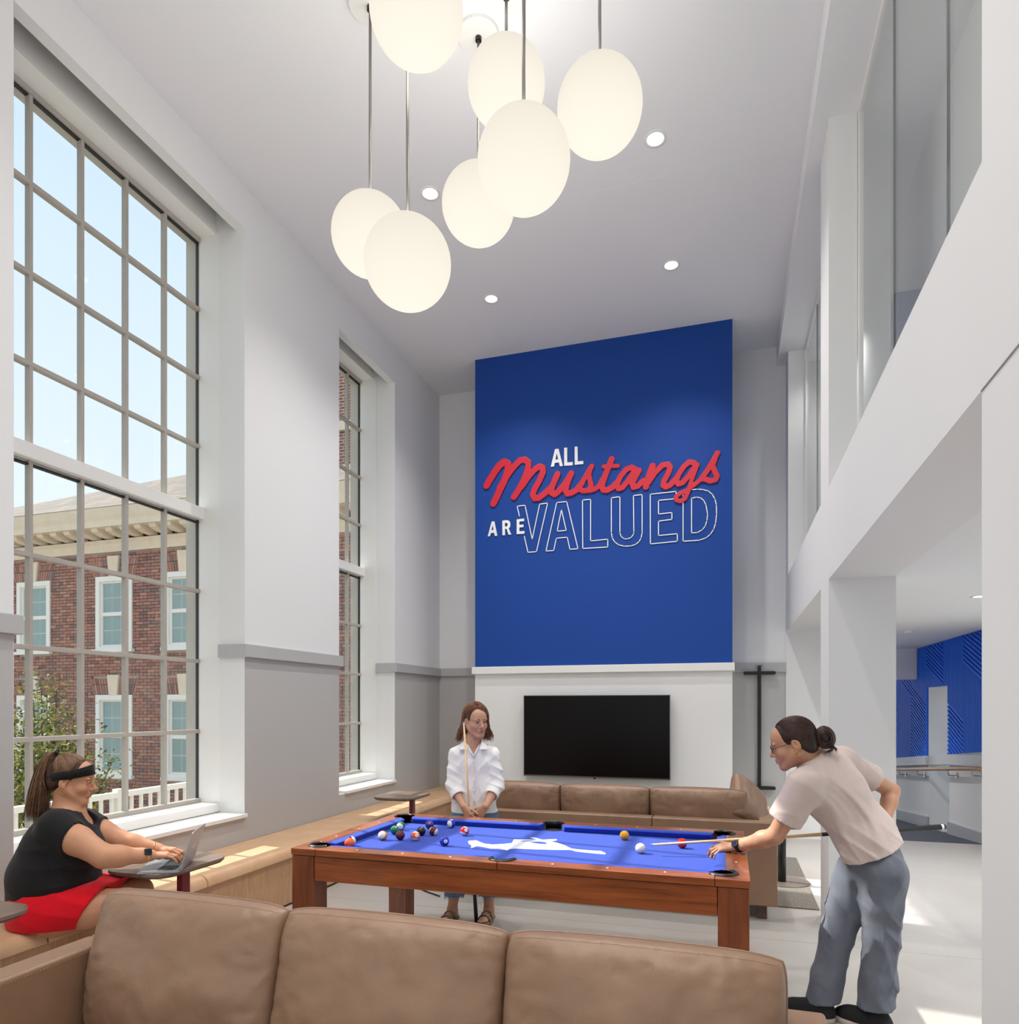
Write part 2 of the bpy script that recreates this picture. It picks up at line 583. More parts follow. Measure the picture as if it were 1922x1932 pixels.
# gallery behind the glass
gw = struct('wall_gallery', MB().box(1.38, 1.48, 2.235, YB, BEAM1 - 0.2, SOF), plain('gallery wall paint', srgb(236, 236, 236), 0.7, spec=0.2))
def gallery_window(name, y0, y1, joints):
    w = thing(name, None, None, (0.88, (y0 + y1) / 2, BEAM1), kind='structure')
    MB().box(0.865, 0.895, y0, y1, SOF - 0.03, SOF).build('frame', M['trim'], w)
    MB().box(0.865, 0.895, y0, y1, BEAM1, BEAM1 + 0.02).build('frame', M['trim'], w)
    for yy in (y0, y1 - 0.03):
        MB().box(0.865, 0.895, yy, yy + 0.03, BEAM1 + 0.02, SOF - 0.03).build('frame', M['trim'], w)
    es = [y0 + 0.03] + joints + [y1 - 0.03]
    for a, b in zip(es[:-1], es[1:]):
        MB().box(0.874, 0.886, a + 0.004, b - 0.004, BEAM1 + 0.015, SOF - 0.02).build('pane', M['gglass'], w)
    for j in joints:
        MB().box(0.873, 0.887, j - 0.004, j + 0.004, BEAM1 + 0.015, SOF - 0.02).build('joint_seal', plain('clear seal', srgb(150, 152, 152), 0.4) if 'cseal' not in M else M['cseal'], w)
M['cseal'] = plain('clear seal', srgb(150, 152, 152), 0.4)
gallery_window('window_4', 2.235, 5.27, [3.29, 4.256])
gallery_window('window_5', 5.70, 8.62, [6.67, 7.64])

w7 = thing('window_7_added', None, None, ((XL + XR) / 2, Y0, 0), kind='structure')     # unseen glazed wall behind the photographer, added for its sky light
for i in range(4):
    xa, xb = XL + i * (XR - XL) / 4, XL + (i + 1) * (XR - XL) / 4
    for z0, z1 in ((0.0, 2.9), (2.9, ZC)):
        MB().box(xa, xb, Y0 - 0.006, Y0 + 0.006, z0, z1).build('pane', M['glass'], w7)
    MB().box(xa - 0.04, xa + 0.04, Y0 - 0.06, Y0 + 0.06, 0.0, ZC).build('mullion', M['mullion'], w7)
MB().box(XL, XR, Y0 - 0.06, Y0 + 0.06, 2.85, 2.95).build('transom', M['mullion'], w7)

# ---- corridor behind the columns, with the ramp
struct('ceiling_corridor', MB().box(1.10, XC + 0.4, 2.0, 16.0, BEAM0, 2.6).box(XR, 1.10, YB, 16.0, BEAM0, 2.6), M['ceil'], base=False)
_rm = MB()
_rm.prism([(RAMP_Y, 0.0), (16.0, ramp_z(16.0)), (16.0, -1.2), (RAMP_Y, -1.2)], lambda q: (XR, q[0], q[1]), lambda q: (XC + 0.6, q[0], q[1]))
struct('floor_ramp', _rm, plain('ramp carpet', srgb(74, 78, 88), 0.95, var=0.35, vscale=40, bump=0.5, bscale=300))
# side wall of the corridor: unseen windows added for daylight first, then the blue slat wall above the ramp
WX = MB()
WX.box(XC, XC + 0.2, 2.0, 3.0, -0.2, 2.6).box(XC, XC + 0.2, 8.2, 10.6, -1.2, 2.6).box(XC, XC + 0.2, 11.6, 16.2, -1.2, 2.6)
WX.box(XC, XC + 0.2, 3.0, 8.2, -0.2, 0.12).box(XC, XC + 0.2, 3.0, 8.2, 2.35, 2.6).box(XC, XC + 0.2, 10.6, 11.6, 1.86, 2.6)
wc = struct('wall_corridor', WX, M['wall'], base=False)
MB().box(XC + 0.2, XC + 0.85, 11.6, 11.7, -1.2, 2.0).box(XC + 0.85, XC + 0.95, 10.2, 11.7, -1.2, 2.0).box(XC + 0.2, XC + 0.4, 10.6, 11.6, 1.86, 2.6).build('niche', M['wall'], wc)
MB().box(XC + 0.0, XC + 0.95, 10.2, 11.7, -1.2, ramp_z(11.1) + 0.02).build('niche_floor', M['floor'], wc)
struct('wall_corridor_near', MB().box(1.10, XC + 0.2, 1.9, 2.0, -0.2, 2.6), M['wall'])
w8 = thing('window_8_added', None, None, (1.8, 16.1, -0.6), kind='structure')  # glazed end wall added to bring sky light into the corridor
for i in range(2):
    MB().box(XR + i * 1.1, XR + (i + 1) * 1.1, 16.09, 16.10, -0.6, 2.46).build('pane', M['glass'], w8)
    MB().box(XR + i * 1.1 - 0.03, XR + i * 1.1 + 0.03, 16.06, 16.14, -0.6, 2.46).build('mullion', M['trim'], w8)
struct('wall_corridor_inner', MB().box(XR, 0.98, YB + 0.2, 16.0, -1.2, 2.6), M['wall'])
struct('wall_corridor_bulkhead', MB().box(XR, XC, 12.15, 12.35, 2.0, 2.48), M['wall'])
w6 = thing('window_6_added', None, None, (XC + 0.1, 5.6, 0.12), kind='structure')  # out-of-view windows, added to give the corridor its bluish daylight
for a in range(4):
    MB().box(XC + 0.09, XC + 0.10, 3.0 + a * 1.3, 3.0 + (a + 1) * 1.3, 0.12, 2.35).build('pane', M['glass'], w6)
for a in range(5):
    MB().box(XC + 0.06, XC + 0.14, 2.98 + a * 1.3, 3.02 + a * 1.3, 0.12, 2.35).build('mullion', M['trim'], w6)
# wainscot, cap and base that follow the ramp
def along(mb, x0, x1, y0, y1, h0, h1):
    mb.prism([(y0, ramp_z(y0) + h0), (y1, ramp_z(y1) + h0), (y1, ramp_z(y1) + h1), (y0, ramp_z(y0) + h1)], lambda q: (x0, q[0], q[1]), lambda q: (x1, q[0], q[1]))
    return mb
capm = plain('pale grey cap', srgb(205, 208, 214), 0.5)
_c = MB()
along(_c, XC - 0.05, XC + 0.02, 8.3, 10.6, 0.93, 1.07)
along(_c, XC - 0.05, XC + 0.02, 11.6, 15.9, 0.93, 1.07)
along(_c, XC - 0.0, XC + 0.10, 10.6, 11.6, 0.93, 1.07)
struct('trim_6', _c, capm, bevel=0.006)
_b = MB()
along(_b, XC - 0.03, XC + 0.01, 8.3, 10.6, 0.0, 0.17)
along(_b, XC - 0.03, XC + 0.01, 11.6, 15.9, 0.0, 0.17)
struct('baseboard_corridor', _b, plain('grey base', srgb(176, 178, 184), 0.5), bevel=0.004)

# ---- blue slatted wall panels
def clip_poly(poly, nx, ny, c):
    out = []
    for i in range(len(poly)):
        a, b = poly[i], poly[(i + 1) % len(poly)]
        da, db = nx * a[0] + ny * a[1] - c, nx * b[0] + ny * b[1] - c
        if da <= 0: out.append(a)
        if (da < 0 < db) or (db < 0 < da):
            t = da / (da - db)
            out.append((a[0] + t * (b[0] - a[0]), a[1] + t * (b[1] - a[1])))
    return out
def slat_panel(y0, y1, diag_up, phase, hole=None):
    p = thing('slat_panel', 'blue slatted wall panel above the ramp, at %.1f m along it' % (y0 - RAMP_Y), 'wall panel', (XC, (y0 + y1) / 2, ramp_z(y0) + 1.07), group='blue slat panels of the ramp wall')
    zb = lambda y: ramp_z(y) + 1.07
    outline = [(y0, zb(y0)), (y1, zb(y1)), (y1, 2.475), (y0, 2.475)]
    regs = [outline]
    if hole:
        regs = []
        for nx, ny, c in ((1, 0, hole[0]), (-1, 0, -hole[1])):
            r = clip_poly(outline, nx, ny, c)
            if len(r) > 2: regs.append(r)
        mid = clip_poly(clip_poly(clip_poly(outline, -1, 0, -hole[0]), 1, 0, hole[1]), 0, -1, -hole[2])
        if len(mid) > 2: regs.append(mid)
    bk = MB()
    for r in regs:
        bk.prism(r, lambda q: (XC - 0.004, q[0], q[1]), lambda q: (XC - 0.0008, q[0], q[1]))
    bk.build('backing', M['slat'], p)
    sl = MB()
    w, pitch = 0.030, 0.054
    dn = Vector((-math.sin(math.radians(20)), math.cos(math.radians(20))))     # normal of the raking slats
    cut = dn
    cc = cut.x * ((y0 + y1) / 2) + cut.y * (1.72 + phase)
    for r in regs:
        a = clip_poly(r, cut.x, cut.y, cc)
        b = clip_poly(r, -cut.x, -cut.y, -cc)
        if diag_up: a, b = b, a
        for poly, n in ((a, dn), (b, Vector((1, 0)))):
            if len(poly) < 3: continue
            ds = [n.x * q[0] + n.y * q[1] for q in poly]
            k0 = math.floor(min(ds) / pitch)
            while k0 * pitch < max(ds):
                s = clip_poly(clip_poly(poly, n.x, n.y, k0 * pitch + w), -n.x, -n.y, -k0 * pitch)
                if len(s) > 2:
                    sl.prism(s, lambda q: (XC - 0.024, q[0], q[1]), lambda q: (XC - 0.003, q[0], q[1]))
                k0 += 1
    sl.build('slats', M['slat'], p, kind='stuff')
    return p
_ys = [9.10, 9.95, 10.80, 11.65, 12.50, 13.35, 14.20, 15.05]
_names = ['at the right, nearest the white pier', 'directly right of the white niche', 'around and above the white niche', 'left of the niche, below the ceiling bulkhead', 'second to the left of the white niche', 'third to the left of the white niche', 'farthest along the ramp']
for i in range(7):
    pn = slat_panel(_ys[i] + 0.003, _ys[i + 1] - 0.003, i % 2 == 0, (0.25, -0.15, 0.3, 0.05, 0.2, -0.1, 0.1)[i], (10.6, 11.6, 1.86) if i in (1, 2) else None)
    pn['label'] = 'blue slatted wall panel above the ramp, ' + _names[i]

# ---- handrail on the ramp wall
hr = thing('handrail', 'round wooden handrail on steel brackets along the ramp wall', 'handrail', (XC - 0.11, 12.0, ramp_z(12.0) + 0.86))
pts = [(XC - 0.11, y, ramp_z(y) + 0.87) for y in (8.5, RAMP_Y, 11.0, 13.0, 15.8)]
MB().tube(pts, 0.024, 12).build('rail', wood('handrail oak', srgb(150, 108, 74), srgb(196, 154, 116), 1, 4, 0.4), hr, smooth=True)
for y in (8.7, 9.35, 10.25, 11.75, 12.9, 14.0, 15.1):
    z = ramp_z(y) + 0.87
    b = MB().tube([(XC - 0.11, y, z - 0.024), (XC - 0.11, y, z - 0.07), (XC - 0.09, y, z - 0.085), (XC - 0.02, y, z - 0.085)], 0.008, 8)
    b.tube([(XC - 0.022, y, z - 0.085), (XC - 0.001, y, z - 0.085)], 0.036, 16)
    b.build('bracket', M['steel'], hr, smooth=False)

# ---- ceiling downlights
def downlight(x, y, z, label, group, watts, small=False, color=(1.0, 0.975, 0.95)):
    d = thing('downlight', label, 'downlight', (x, y, z), group=group)
    r = 0.062 if not small else 0.05
    MB().lathe([(r, 0.03), (r, -0.002), (r + 0.022, -0.006), (r + 0.024, 0.0), (r + 0.024, 0.03)], (x, y, z), 28).build('trim_ring', M['trim'], d, smooth=True)
    MB().lathe([(0.0001, -0.003), (r, -0.003), (r, 0.004), (0.0001, 0.004)], (x, y, z), 28).build('lens', M['lens'], d)
    l = add_light('downlight_lamp', 'SPOT', (x, y, z - 0.03), watts, color, 0.05, spot=2.1)
    return d
G = 'round recessed ceiling downlights'
for x, y, lab in ((-0.523, 5.374, 'recessed downlight in the ceiling right of the pendant globes, nearest the colonnade'),
                  (-2.400, 5.374, 'recessed downlight in the ceiling seen just above the left pendant globes'),
                  (-0.523, 6.965, 'recessed downlight in the ceiling above the right half of the blue panel'),
                  (-2.400, 6.965, 'recessed downlight in the ceiling above the left edge of the blue panel')):
    downlight(x, y, ZC, lab, G, DOWNLIGHT_W * 1.2)
for x in (-0.523, -2.4):  # unseen lamps, added to light the front of the room
    for y in (0.6, 2.19, -1.0):
        downlight(x, y, ZC, 'unseen downlight added to light the front part of the lounge', G, DOWNLIGHT_W * 0.85)
downlight(1.96, 6.47, BEAM0, 'small recessed downlight in the low corridor ceiling beside the right pier', 'corridor downlights', CORRIDOR_W, True)
for y in (3.6, 7.4, 10.9, 14.2):  # extra corridor lamps added for brightness, kept out of view
    downlight({3.6: 1.96, 7.4: 1.45, 10.9: 1.35, 14.2: 1.0}[y], y, BEAM0, 'unseen downlight added to light the low corridor', 'corridor downlights', CORRIDOR_W, True)
for y in (2.55, 8.15):  # unseen lamps added to lift the gallery and the far alcove
    downlight(1.13, y, SOF, 'unseen downlight added to brighten the gallery behind the glass', 'downlights added in the gallery', 36.0, True)
sm = MB().lathe([(0.0001, -0.03), (0.04, -0.028), (0.055, -0.012), (0.058, 0.0)], (2.05, 9.2, BEAM0), 20).build('smoke_detector', M['trim'], smooth=True)
tag(sm, 'small white round detector on the corridor ceiling', 'smoke detector')

# ---- opal globe pendants
def pendant(p, label, canopy=True):
    x, y, z = p
    d = thing('globe_pendant', label, 'pendant lamp', (x, y, z), group='white opal globe pendants over the pool table')
    MB().sphere((x, y, z), 0.235, 48, 32).build('globe', M['globe'], d, smooth=True)
    MB().tube([(x, y, z + 0.225), (x, y, ZC - 0.03)], 0.0095, 10).build('rod', M['rod'], d, smooth=True)
    MB().lathe([(0.0001, -0.012), (0.02, -0.012), (0.02, 0.02)], (x, y, ZC - 0.04), 16).build('rod_collar', M['black'], d)
    add_light('globe_lamp', 'POINT', (x, y, z), GLOBE_W, (1.0, 0.965, 0.92), 0.245)
    MB().lathe([(0.0001, -0.028), (0.128, -0.028), (0.132, -0.024), (0.132, 0.0)], (x, y, ZC), 40).build('canopy', M['trim'], d, bevel=0)
for p, lab in (((-1.492, 3.172, 5.10), 'white opal globe pendant cut off by the top of the picture, highest and nearest'),
               ((-1.277, 3.985, 5.366), 'white opal globe pendant on a short rod, behind the large central globe'),
               ((-0.672, 3.792, 4.913), 'white opal globe pendant farthest to the right of the cluster'),
               ((-0.981, 3.352, 4.356), 'white opal globe pendant in the middle of the cluster, in front of two others'),
               ((-1.530, 4.185, 4.831), 'white opal globe pendant hanging half behind and below the central globe'),
               ((-2.100, 3.800, 4.499), 'white opal globe pendant farthest left, half hidden by the lowest globe'),
               ((-1.655, 3.408, 4.002), 'white opal globe pendant hanging lowest of the cluster')):
    pendant(p, lab)

# ---- lettering on the blue panel
LET = thing('wall_lettering', 'slogan lettering on the blue panel: white and outlined capitals with a red script word', 'lettering', (-1.5, 8.125, 3.0))
whitem = plain('white vinyl', srgb(240, 240, 240), 0.5)
redm = plain('red acrylic script', srgb(206, 32, 52), 0.4)
def flat_letter(name, outer, holes, mat):
    bm = bmesh.new()
    es = []
    for loop in [outer] + holes:
        vv = [bm.verts.new((q[0], 8.136, q[1])) for q in loop]
        es += [bm.edges.new((vv[i], vv[(i + 1) % len(vv)])) for i in range(len(vv))]
    r = bmesh.ops.triangle_fill(bm, use_beauty=True, edges=es)
    fs = [f for f in bm.faces]
    ex = bmesh.ops.extrude_face_region(bm, geom=fs)
    for v in [g for g in ex['geom'] if isinstance(g, bmesh.types.BMVert)]:
        v.co.y = 8.128
    bmesh.ops.recalc_face_normals(bm, faces=bm.faces)
    me = bpy.data.meshes.new(name)
    bm.to_mesh(me); bm.free()
    return finish(name, me, mat, LET)
flat_letter('letter_a', [(-2.038,4.492),(-1.985,4.700),(-1.941,4.699),(-1.887,4.486),(-1.924,4.486),(-1.936,4.534),(-1.988,4.533),(-1.998,4.491)], [[(-1.980,4.571),(-1.946,4.572),(-1.964,4.652)]], whitem)
flat_letter('letter_l', [(-1.872,4.703),(-1.834,4.702),(-1.834,4.523),(-1.766,4.521),(-1.766,4.481),(-1.872,4.486)], [], whitem)
flat_letter('letter_l', [(-1.743,4.701),(-1.708,4.700),(-1.705,4.521),(-1.639,4.521),(-1.637,4.483),(-1.742,4.485)], [], whitem)
flat_letter('letter_a', [(-2.848,3.707),(-2.796,3.887),(-2.761,3.887),(-2.723,3.705),(-2.756,3.706),(-2.764,3.746),(-2.808,3.744),(-2.817,3.707)], [[(-2.801,3.780),(-2.771,3.781),(-2.784,3.841)]], whitem)
flat_letter('letter_r', [(-2.657,3.887),(-2.596,3.889),(-2.571,3.880),(-2.555,3.858),(-2.552,3.822),(-2.559,3.797),(-2.574,3.786),(-2.541,3.706),(-2.576,3.707),(-2.602,3.781),(-2.622,3.781),(-2.621,3.705),(-2.655,3.706)], [[(-2.622,3.855),(-2.602,3.855),(-2.588,3.844),(-2.586,3.826),(-2.598,3.810),(-2.622,3.811)]], whitem)
flat_letter('letter_e', [(-2.470,3.887),(-2.376,3.891),(-2.374,3.860),(-2.437,3.858),(-2.437,3.817),(-2.385,3.818),(-2.383,3.787),(-2.437,3.786),(-2.436,3.737),(-2.371,3.737),(-2.371,3.705),(-2.470,3.706)], [], whitem)
def outline_letter(name, lines):
    mb = MB()
    for pts, closed in lines:
        q = pts + ([pts[0]] if closed else [])
        for a, b in zip(q[:-1], q[1:]):
            a, b = Vector(a), Vector(b)
            d = (b - a)
            if d.length < 1e-6: continue
            d.normalize()
            nrm = Vector((-d.y, d.x)) * 0.0052
            a2, b2 = a - d * 0.005, b + d * 0.005
            mb.prism([tuple(a2 + nrm), tuple(a2 - nrm), tuple(b2 - nrm), tuple(b2 + nrm)], lambda p: (p[0], 8.136, p[1]), lambda p: (p[0], 8.131, p[1]))
    mb.build(name, whitem, LET)
outline_letter('outlined_letter_v', [([(-2.437,3.930),(-2.465,4.050),(-2.364,4.054),(-2.273,3.629),(-2.178,4.052),(-2.078,4.055),(-2.219,3.474),(-2.327,3.473),(-2.373,3.672)], False)])
outline_letter('outlined_letter_a', [([(-2.099,3.474),(-1.965,4.051),(-1.841,4.053),(-1.703,3.475),(-1.802,3.474),(-1.834,3.622),(-1.970,3.620),(-2.002,3.472)], True), ([(-1.960,3.705),(-1.906,3.961),(-1.847,3.704)], True)])
outline_letter('outlined_letter_l', [([(-1.648,4.053),(-1.549,4.054),(-1.550,3.557),(-1.344,3.562),(-1.344,3.470),(-1.645,3.473)], True)])
outline_letter('outlined_letter_u', [([(-1.302,4.049),(-1.201,4.054),(-1.201,3.630),(-1.188,3.585),(-1.154,3.555),(-1.117,3.549),(-1.069,3.564),(-1.041,3.602),(-1.038,3.625),(-1.043,4.052),(-0.943,4.055),(-0.942,3.610),(-0.954,3.549),(-0.978,3.508),(-1.020,3.477),(-1.074,3.464),(-1.151,3.467),(-1.213,3.486),(-1.260,3.522),(-1.291,3.574),(-1.302,3.637)], True)])
outline_letter('outlined_letter_e', [([(-0.589,3.972),(-0.755,3.970),(-0.755,3.811),(-0.603,3.817),(-0.603,3.737),(-0.755,3.730),(-0.755,3.563),(-0.542,3.568),(-0.542,3.481),(-0.847,3.472),(-0.849,4.050),(-0.555,4.055),(-0.555,4.023)], False)])
outline_letter('outlined_letter_d', [([(-0.375,4.059),(-0.317,4.059),(-0.259,4.049),(-0.201,4.028),(-0.158,3.986),(-0.129,3.931),(-0.113,3.862),(-0.110,3.757),(-0.122,3.653),(-0.142,3.588),(-0.177,3.535),(-0.223,3.499),(-0.295,3.476),(-0.478,3.477),(-0.478,3.917)], False), ([(-0.384,3.961),(-0.332,3.969),(-0.288,3.959),(-0.252,3.927),(-0.226,3.872),(-0.208,3.765),(-0.216,3.691),(-0.234,3.632),(-0.266,3.593),(-0.317,3.566),(-0.384,3.564)], True), ([(-0.478,4.025),(-0.478,3.997)], False)])
SCRIPT = [
 ([(-2.862,4.342),(-2.813,4.420),(-2.752,4.505),(-2.688,4.581),(-2.631,4.612),(-2.584,4.586),(-2.579,4.517),(-2.631,4.378),(-2.700,4.245),(-2.771,4.111)], 0.088),
 ([(-2.691,4.301),(-2.596,4.432),(-2.502,4.545),(-2.425,4.610),(-2.366,4.612),(-2.319,4.574),(-2.324,4.491),(-2.383,4.353),(-2.451,4.238),(-2.506,4.166)], 0.078),
 ([(-2.408,4.283),(-2.315,4.404),(-2.240,4.477),(-2.181,4.508),(-2.139,4.491),(-2.134,4.434),(-2.181,4.334),(-2.240,4.242),(-2.265,4.172),(-2.240,4.126),(-2.189,4.124),(-2.123,4.167),(-2.031,4.239)], 0.075),
 ([(-1.954,4.392),(-1.990,4.315),(-2.028,4.230),(-2.031,4.178),(-1.990,4.151),(-1.941,4.182),(-1.867,4.255),(-1.818,4.330),(-1.782,4.382)], 0.075),
 ([(-1.794,4.360),(-1.834,4.268),(-1.854,4.190),(-1.831,4.143),(-1.782,4.148),(-1.721,4.177),(-1.656,4.251)], 0.072),
 ([(-1.705,4.184),(-1.640,4.281),(-1.584,4.370),(-1.534,4.444)], 0.062),
 ([(-1.547,4.430),(-1.573,4.353),(-1.557,4.281),(-1.541,4.216),(-1.568,4.166),(-1.632,4.156),(-1.685,4.187)], 0.062),
 ([(-1.568,4.155),(-1.496,4.169),(-1.441,4.206),(-1.409,4.274)], 0.060),
 ([(-1.296,4.505),(-1.338,4.408),(-1.385,4.287),(-1.417,4.196),(-1.393,4.147),(-1.346,4.142),(-1.291,4.168),(-1.229,4.225)], 0.070),
 ([(-1.393,4.425),(-1.315,4.424),(-1.225,4.415)], 0.050),
 ([(-1.004,4.342),(-1.066,4.383),(-1.128,4.363),(-1.197,4.284),(-1.236,4.195),(-1.216,4.146),(-1.169,4.157),(-1.104,4.228),(-1.043,4.315)], 0.066),
 ([(-0.978,4.337),(-1.020,4.267),(-1.055,4.193),(-1.040,4.148),(-0.994,4.156),(-0.928,4.211)], 0.068),
 ([(-0.820,4.373),(-0.852,4.296),(-0.882,4.214),(-0.897,4.139)], 0.074),
 ([(-0.867,4.190),(-0.791,4.298),(-0.709,4.370),(-0.649,4.375),(-0.622,4.341),(-0.641,4.275),(-0.691,4.188),(-0.701,4.140),(-0.671,4.113),(-0.619,4.135),(-0.552,4.205)], 0.066),
 ([(-0.353,4.359),(-0.412,4.377),(-0.471,4.326),(-0.530,4.241),(-0.552,4.174),(-0.530,4.134),(-0.483,4.145),(-0.412,4.221),(-0.353,4.306)], 0.062),
 ([(-0.318,4.336),(-0.353,4.246),(-0.390,4.143),(-0.419,4.040),(-0.456,3.960),(-0.508,3.935),(-0.552,3.954),(-0.559,3.989),(-0.515,4.026),(-0.441,4.050),(-0.353,4.110),(-0.266,4.177)], 0.050),
 ([(-0.281,4.163),(-0.208,4.261),(-0.143,4.367),(-0.100,4.444)], 0.062),
 ([(-0.129,4.380),(-0.154,4.308),(-0.129,4.238),(-0.105,4.183),(-0.122,4.144),(-0.179,4.135),(-0.244,4.167)], 0.062),
]

# ================================================================ BLENDED SOLIDS
# A solid is a list of operations on a signed distance grid, meshed with surface nets.
def _np3(p): return np.array(p, np.float32)

class Solid:
    def __init__(self):
        self.ops = []
    def cone(self, a, b, ra, rb=None, k=0.02, sub=False, sq=None):
        self.ops.append(('cone', _np3(a), _np3(b), ra, ra if rb is None else rb, k, sub, sq)); return self
    def chain(self, pts, rr, k=0.02):
        for i in range(len(pts) - 1):
            self.cone(pts[i], pts[i + 1], rr[i], rr[i + 1], k)
        return self
    def ell(self, c, r, R=None, k=0.02, sub=False):
        R = np.eye(3, dtype=np.float32) if R is None else np.array(R, np.float32)
        self.ops.append(('ell', _np3(c), _np3(r), R, k, sub)); return self
    def clip(self, n, p):
        """cut away the side the normal points to"""
        n = Vector(n).normalized()
        self.ops.append(('clip', _np3(n), float(n.dot(Vector(p))))); return self
    def hollow(self, other, k=0.0, lo=None, hi=None):
        self.ops.append(('subsolid', other)); return self
    def join(self, other, k=0.0):
        self.ops.append(('addsolid', other, k)); return self
    def disp(self, fn):
        self.ops.append(('disp', fn)); return self
    def bounds(self):
        lo, hi = np.full(3, 1e9), np.full(3, -1e9)
        for o in self.ops:
            if o[0] == 'cone' and not o[6]:
                m = max(o[3], o[4]) + o[5]
                lo = np.minimum(lo, np.minimum(o[1], o[2]) - m); hi = np.maximum(hi, np.maximum(o[1], o[2]) + m)
            elif o[0] == 'ell' and not o[5]:
                m = o[2].max() + o[4]
                lo = np.minimum(lo, o[1] - m); hi = np.maximum(hi, o[1] + m)
            elif o[0] == 'addsolid':
                l2, h2 = o[1].bounds()
                lo = np.minimum(lo, l2); hi = np.maximum(hi, h2)
        return lo, hi
    def field(self, lo, shape, h):
        xs = [np.float32(lo[i]) + np.arange(shape[i], dtype=np.float32) * np.float32(h) for i in range(3)]
        d = np.full(shape, 0.5, np.float32)
        for o in self.ops:
            if o[0] == 'cone':
                _, a, b, ra, rb, k, sub, sq = o
                m = max(ra, rb) + k + 3 * h
                bl, bh = np.minimum(a, b) - m, np.maximum(a, b) + m
            elif o[0] == 'ell':
                _, c, r, R, k, sub = o
                m = float(r.max()) + k + 3 * h
                bl, bh = c - m, c + m
            elif o[0] == 'clip':
                _, n, c = o
                pl = xs[0][:, None, None] * n[0] + xs[1][None, :, None] * n[1] + xs[2][None, None, :] * n[2] - np.float32(c)
                np.maximum(d, pl, out=d); continue
            elif o[0] == 'addsolid':
                v = o[1].field(lo, shape, h); k = o[2]
                if k > 0:
                    hh = np.maximum(k - np.abs(d - v), 0) / k
                    d = np.minimum(d, v) - hh * hh * k * 0.25
                else:
                    np.minimum(d, v, out=d)
                continue
            elif o[0] == 'subsolid':
                np.maximum(d, -o[1].field(lo, shape, h), out=d); continue
            else:
                near = np.abs(d) < 0.03
                ii = np.nonzero(near)
                P = np.stack([xs[0][ii[0]], xs[1][ii[1]], xs[2][ii[2]]], 1)
                if len(P): d[ii] += o[1](P).astype(np.float32)
                continue
            sl, ok = [], True
            for i in range(3):
                i0 = int(max(0, math.floor((bl[i] - lo[i]) / h))); i1 = int(min(shape[i], math.ceil((bh[i] - lo[i]) / h) + 1))
                if i1 <= i0: ok = False; break
                sl.append(slice(i0, i1))
            if not ok: continue
            X = xs[0][sl[0]][:, None, None]; Y = xs[1][sl[1]][None, :, None]; Z = xs[2][sl[2]][None, None, :]
            if o[0] == 'cone':
                ab = b - a
                L2 = float(ab @ ab) + 1e-12
                px, py, pz = X - a[0], Y - a[1], Z - a[2]
                t = np.clip((px * ab[0] + py * ab[1] + pz * ab[2]) / L2, 0, 1)
                qx, qy, qz = px - t * ab[0], py - t * ab[1], pz - t * ab[2]
                q2 = qx * qx + qy * qy + qz * qz
                if sq is not None:                     # squash: flatter along one direction
                    n, f = sq
                    dn = qx * n[0] + qy * n[1] + qz * n[2]
                    q2 = q2 + dn * dn * (1.0 / (f * f) - 1.0)
                    v = (np.sqrt(q2) - (ra + t * (rb - ra))) * (0.5 + 0.5 * f)
                else:
                    v = np.sqrt(q2) - (ra + t * (rb - ra))
            else:
                px, py, pz = X - c[0], Y - c[1], Z - c[2]
                u = [(px * R[0, i] + py * R[1, i] + pz * R[2, i]) for i in range(3)]
                k0 = np.sqrt(sum((u[i] / r[i]) ** 2 for i in range(3)))
                k1 = np.sqrt(sum((u[i] / (r[i] * r[i])) ** 2 for i in range(3))) + 1e-9
                v = k0 * (k0 - 1.0) / k1
            s = tuple(sl)
            cur = d[s]
            if sub:
                if k > 0:
                    hh = np.maximum(k - np.abs(cur + v), 0) / k
                    d[s] = np.maximum(cur, -v) + hh * hh * k * 0.25
                else:
                    d[s] = np.maximum(cur, -v)
            elif k > 0:
                hh = np.maximum(k - np.abs(cur - v), 0) / k
                d[s] = np.minimum(cur, v) - hh * hh * k * 0.25
            else:
                d[s] = np.minimum(cur, v)
        return d
    def mesh(self, name, h, lo=None, hi=None, smooth=1):
        l, u = self.bounds()
        if lo is not None: l = np.maximum(l, np.array(lo))
        if hi is not None: u = np.minimum(u, np.array(hi))
        l = l - 2 * h
        shape = tuple(int(math.ceil((u[i] + 2 * h - l[i]) / h)) + 1 for i in range(3))
        d = self.field(l, shape, h)
        if lo is None and hi is None:
            pass
        return nets(d, l, h)

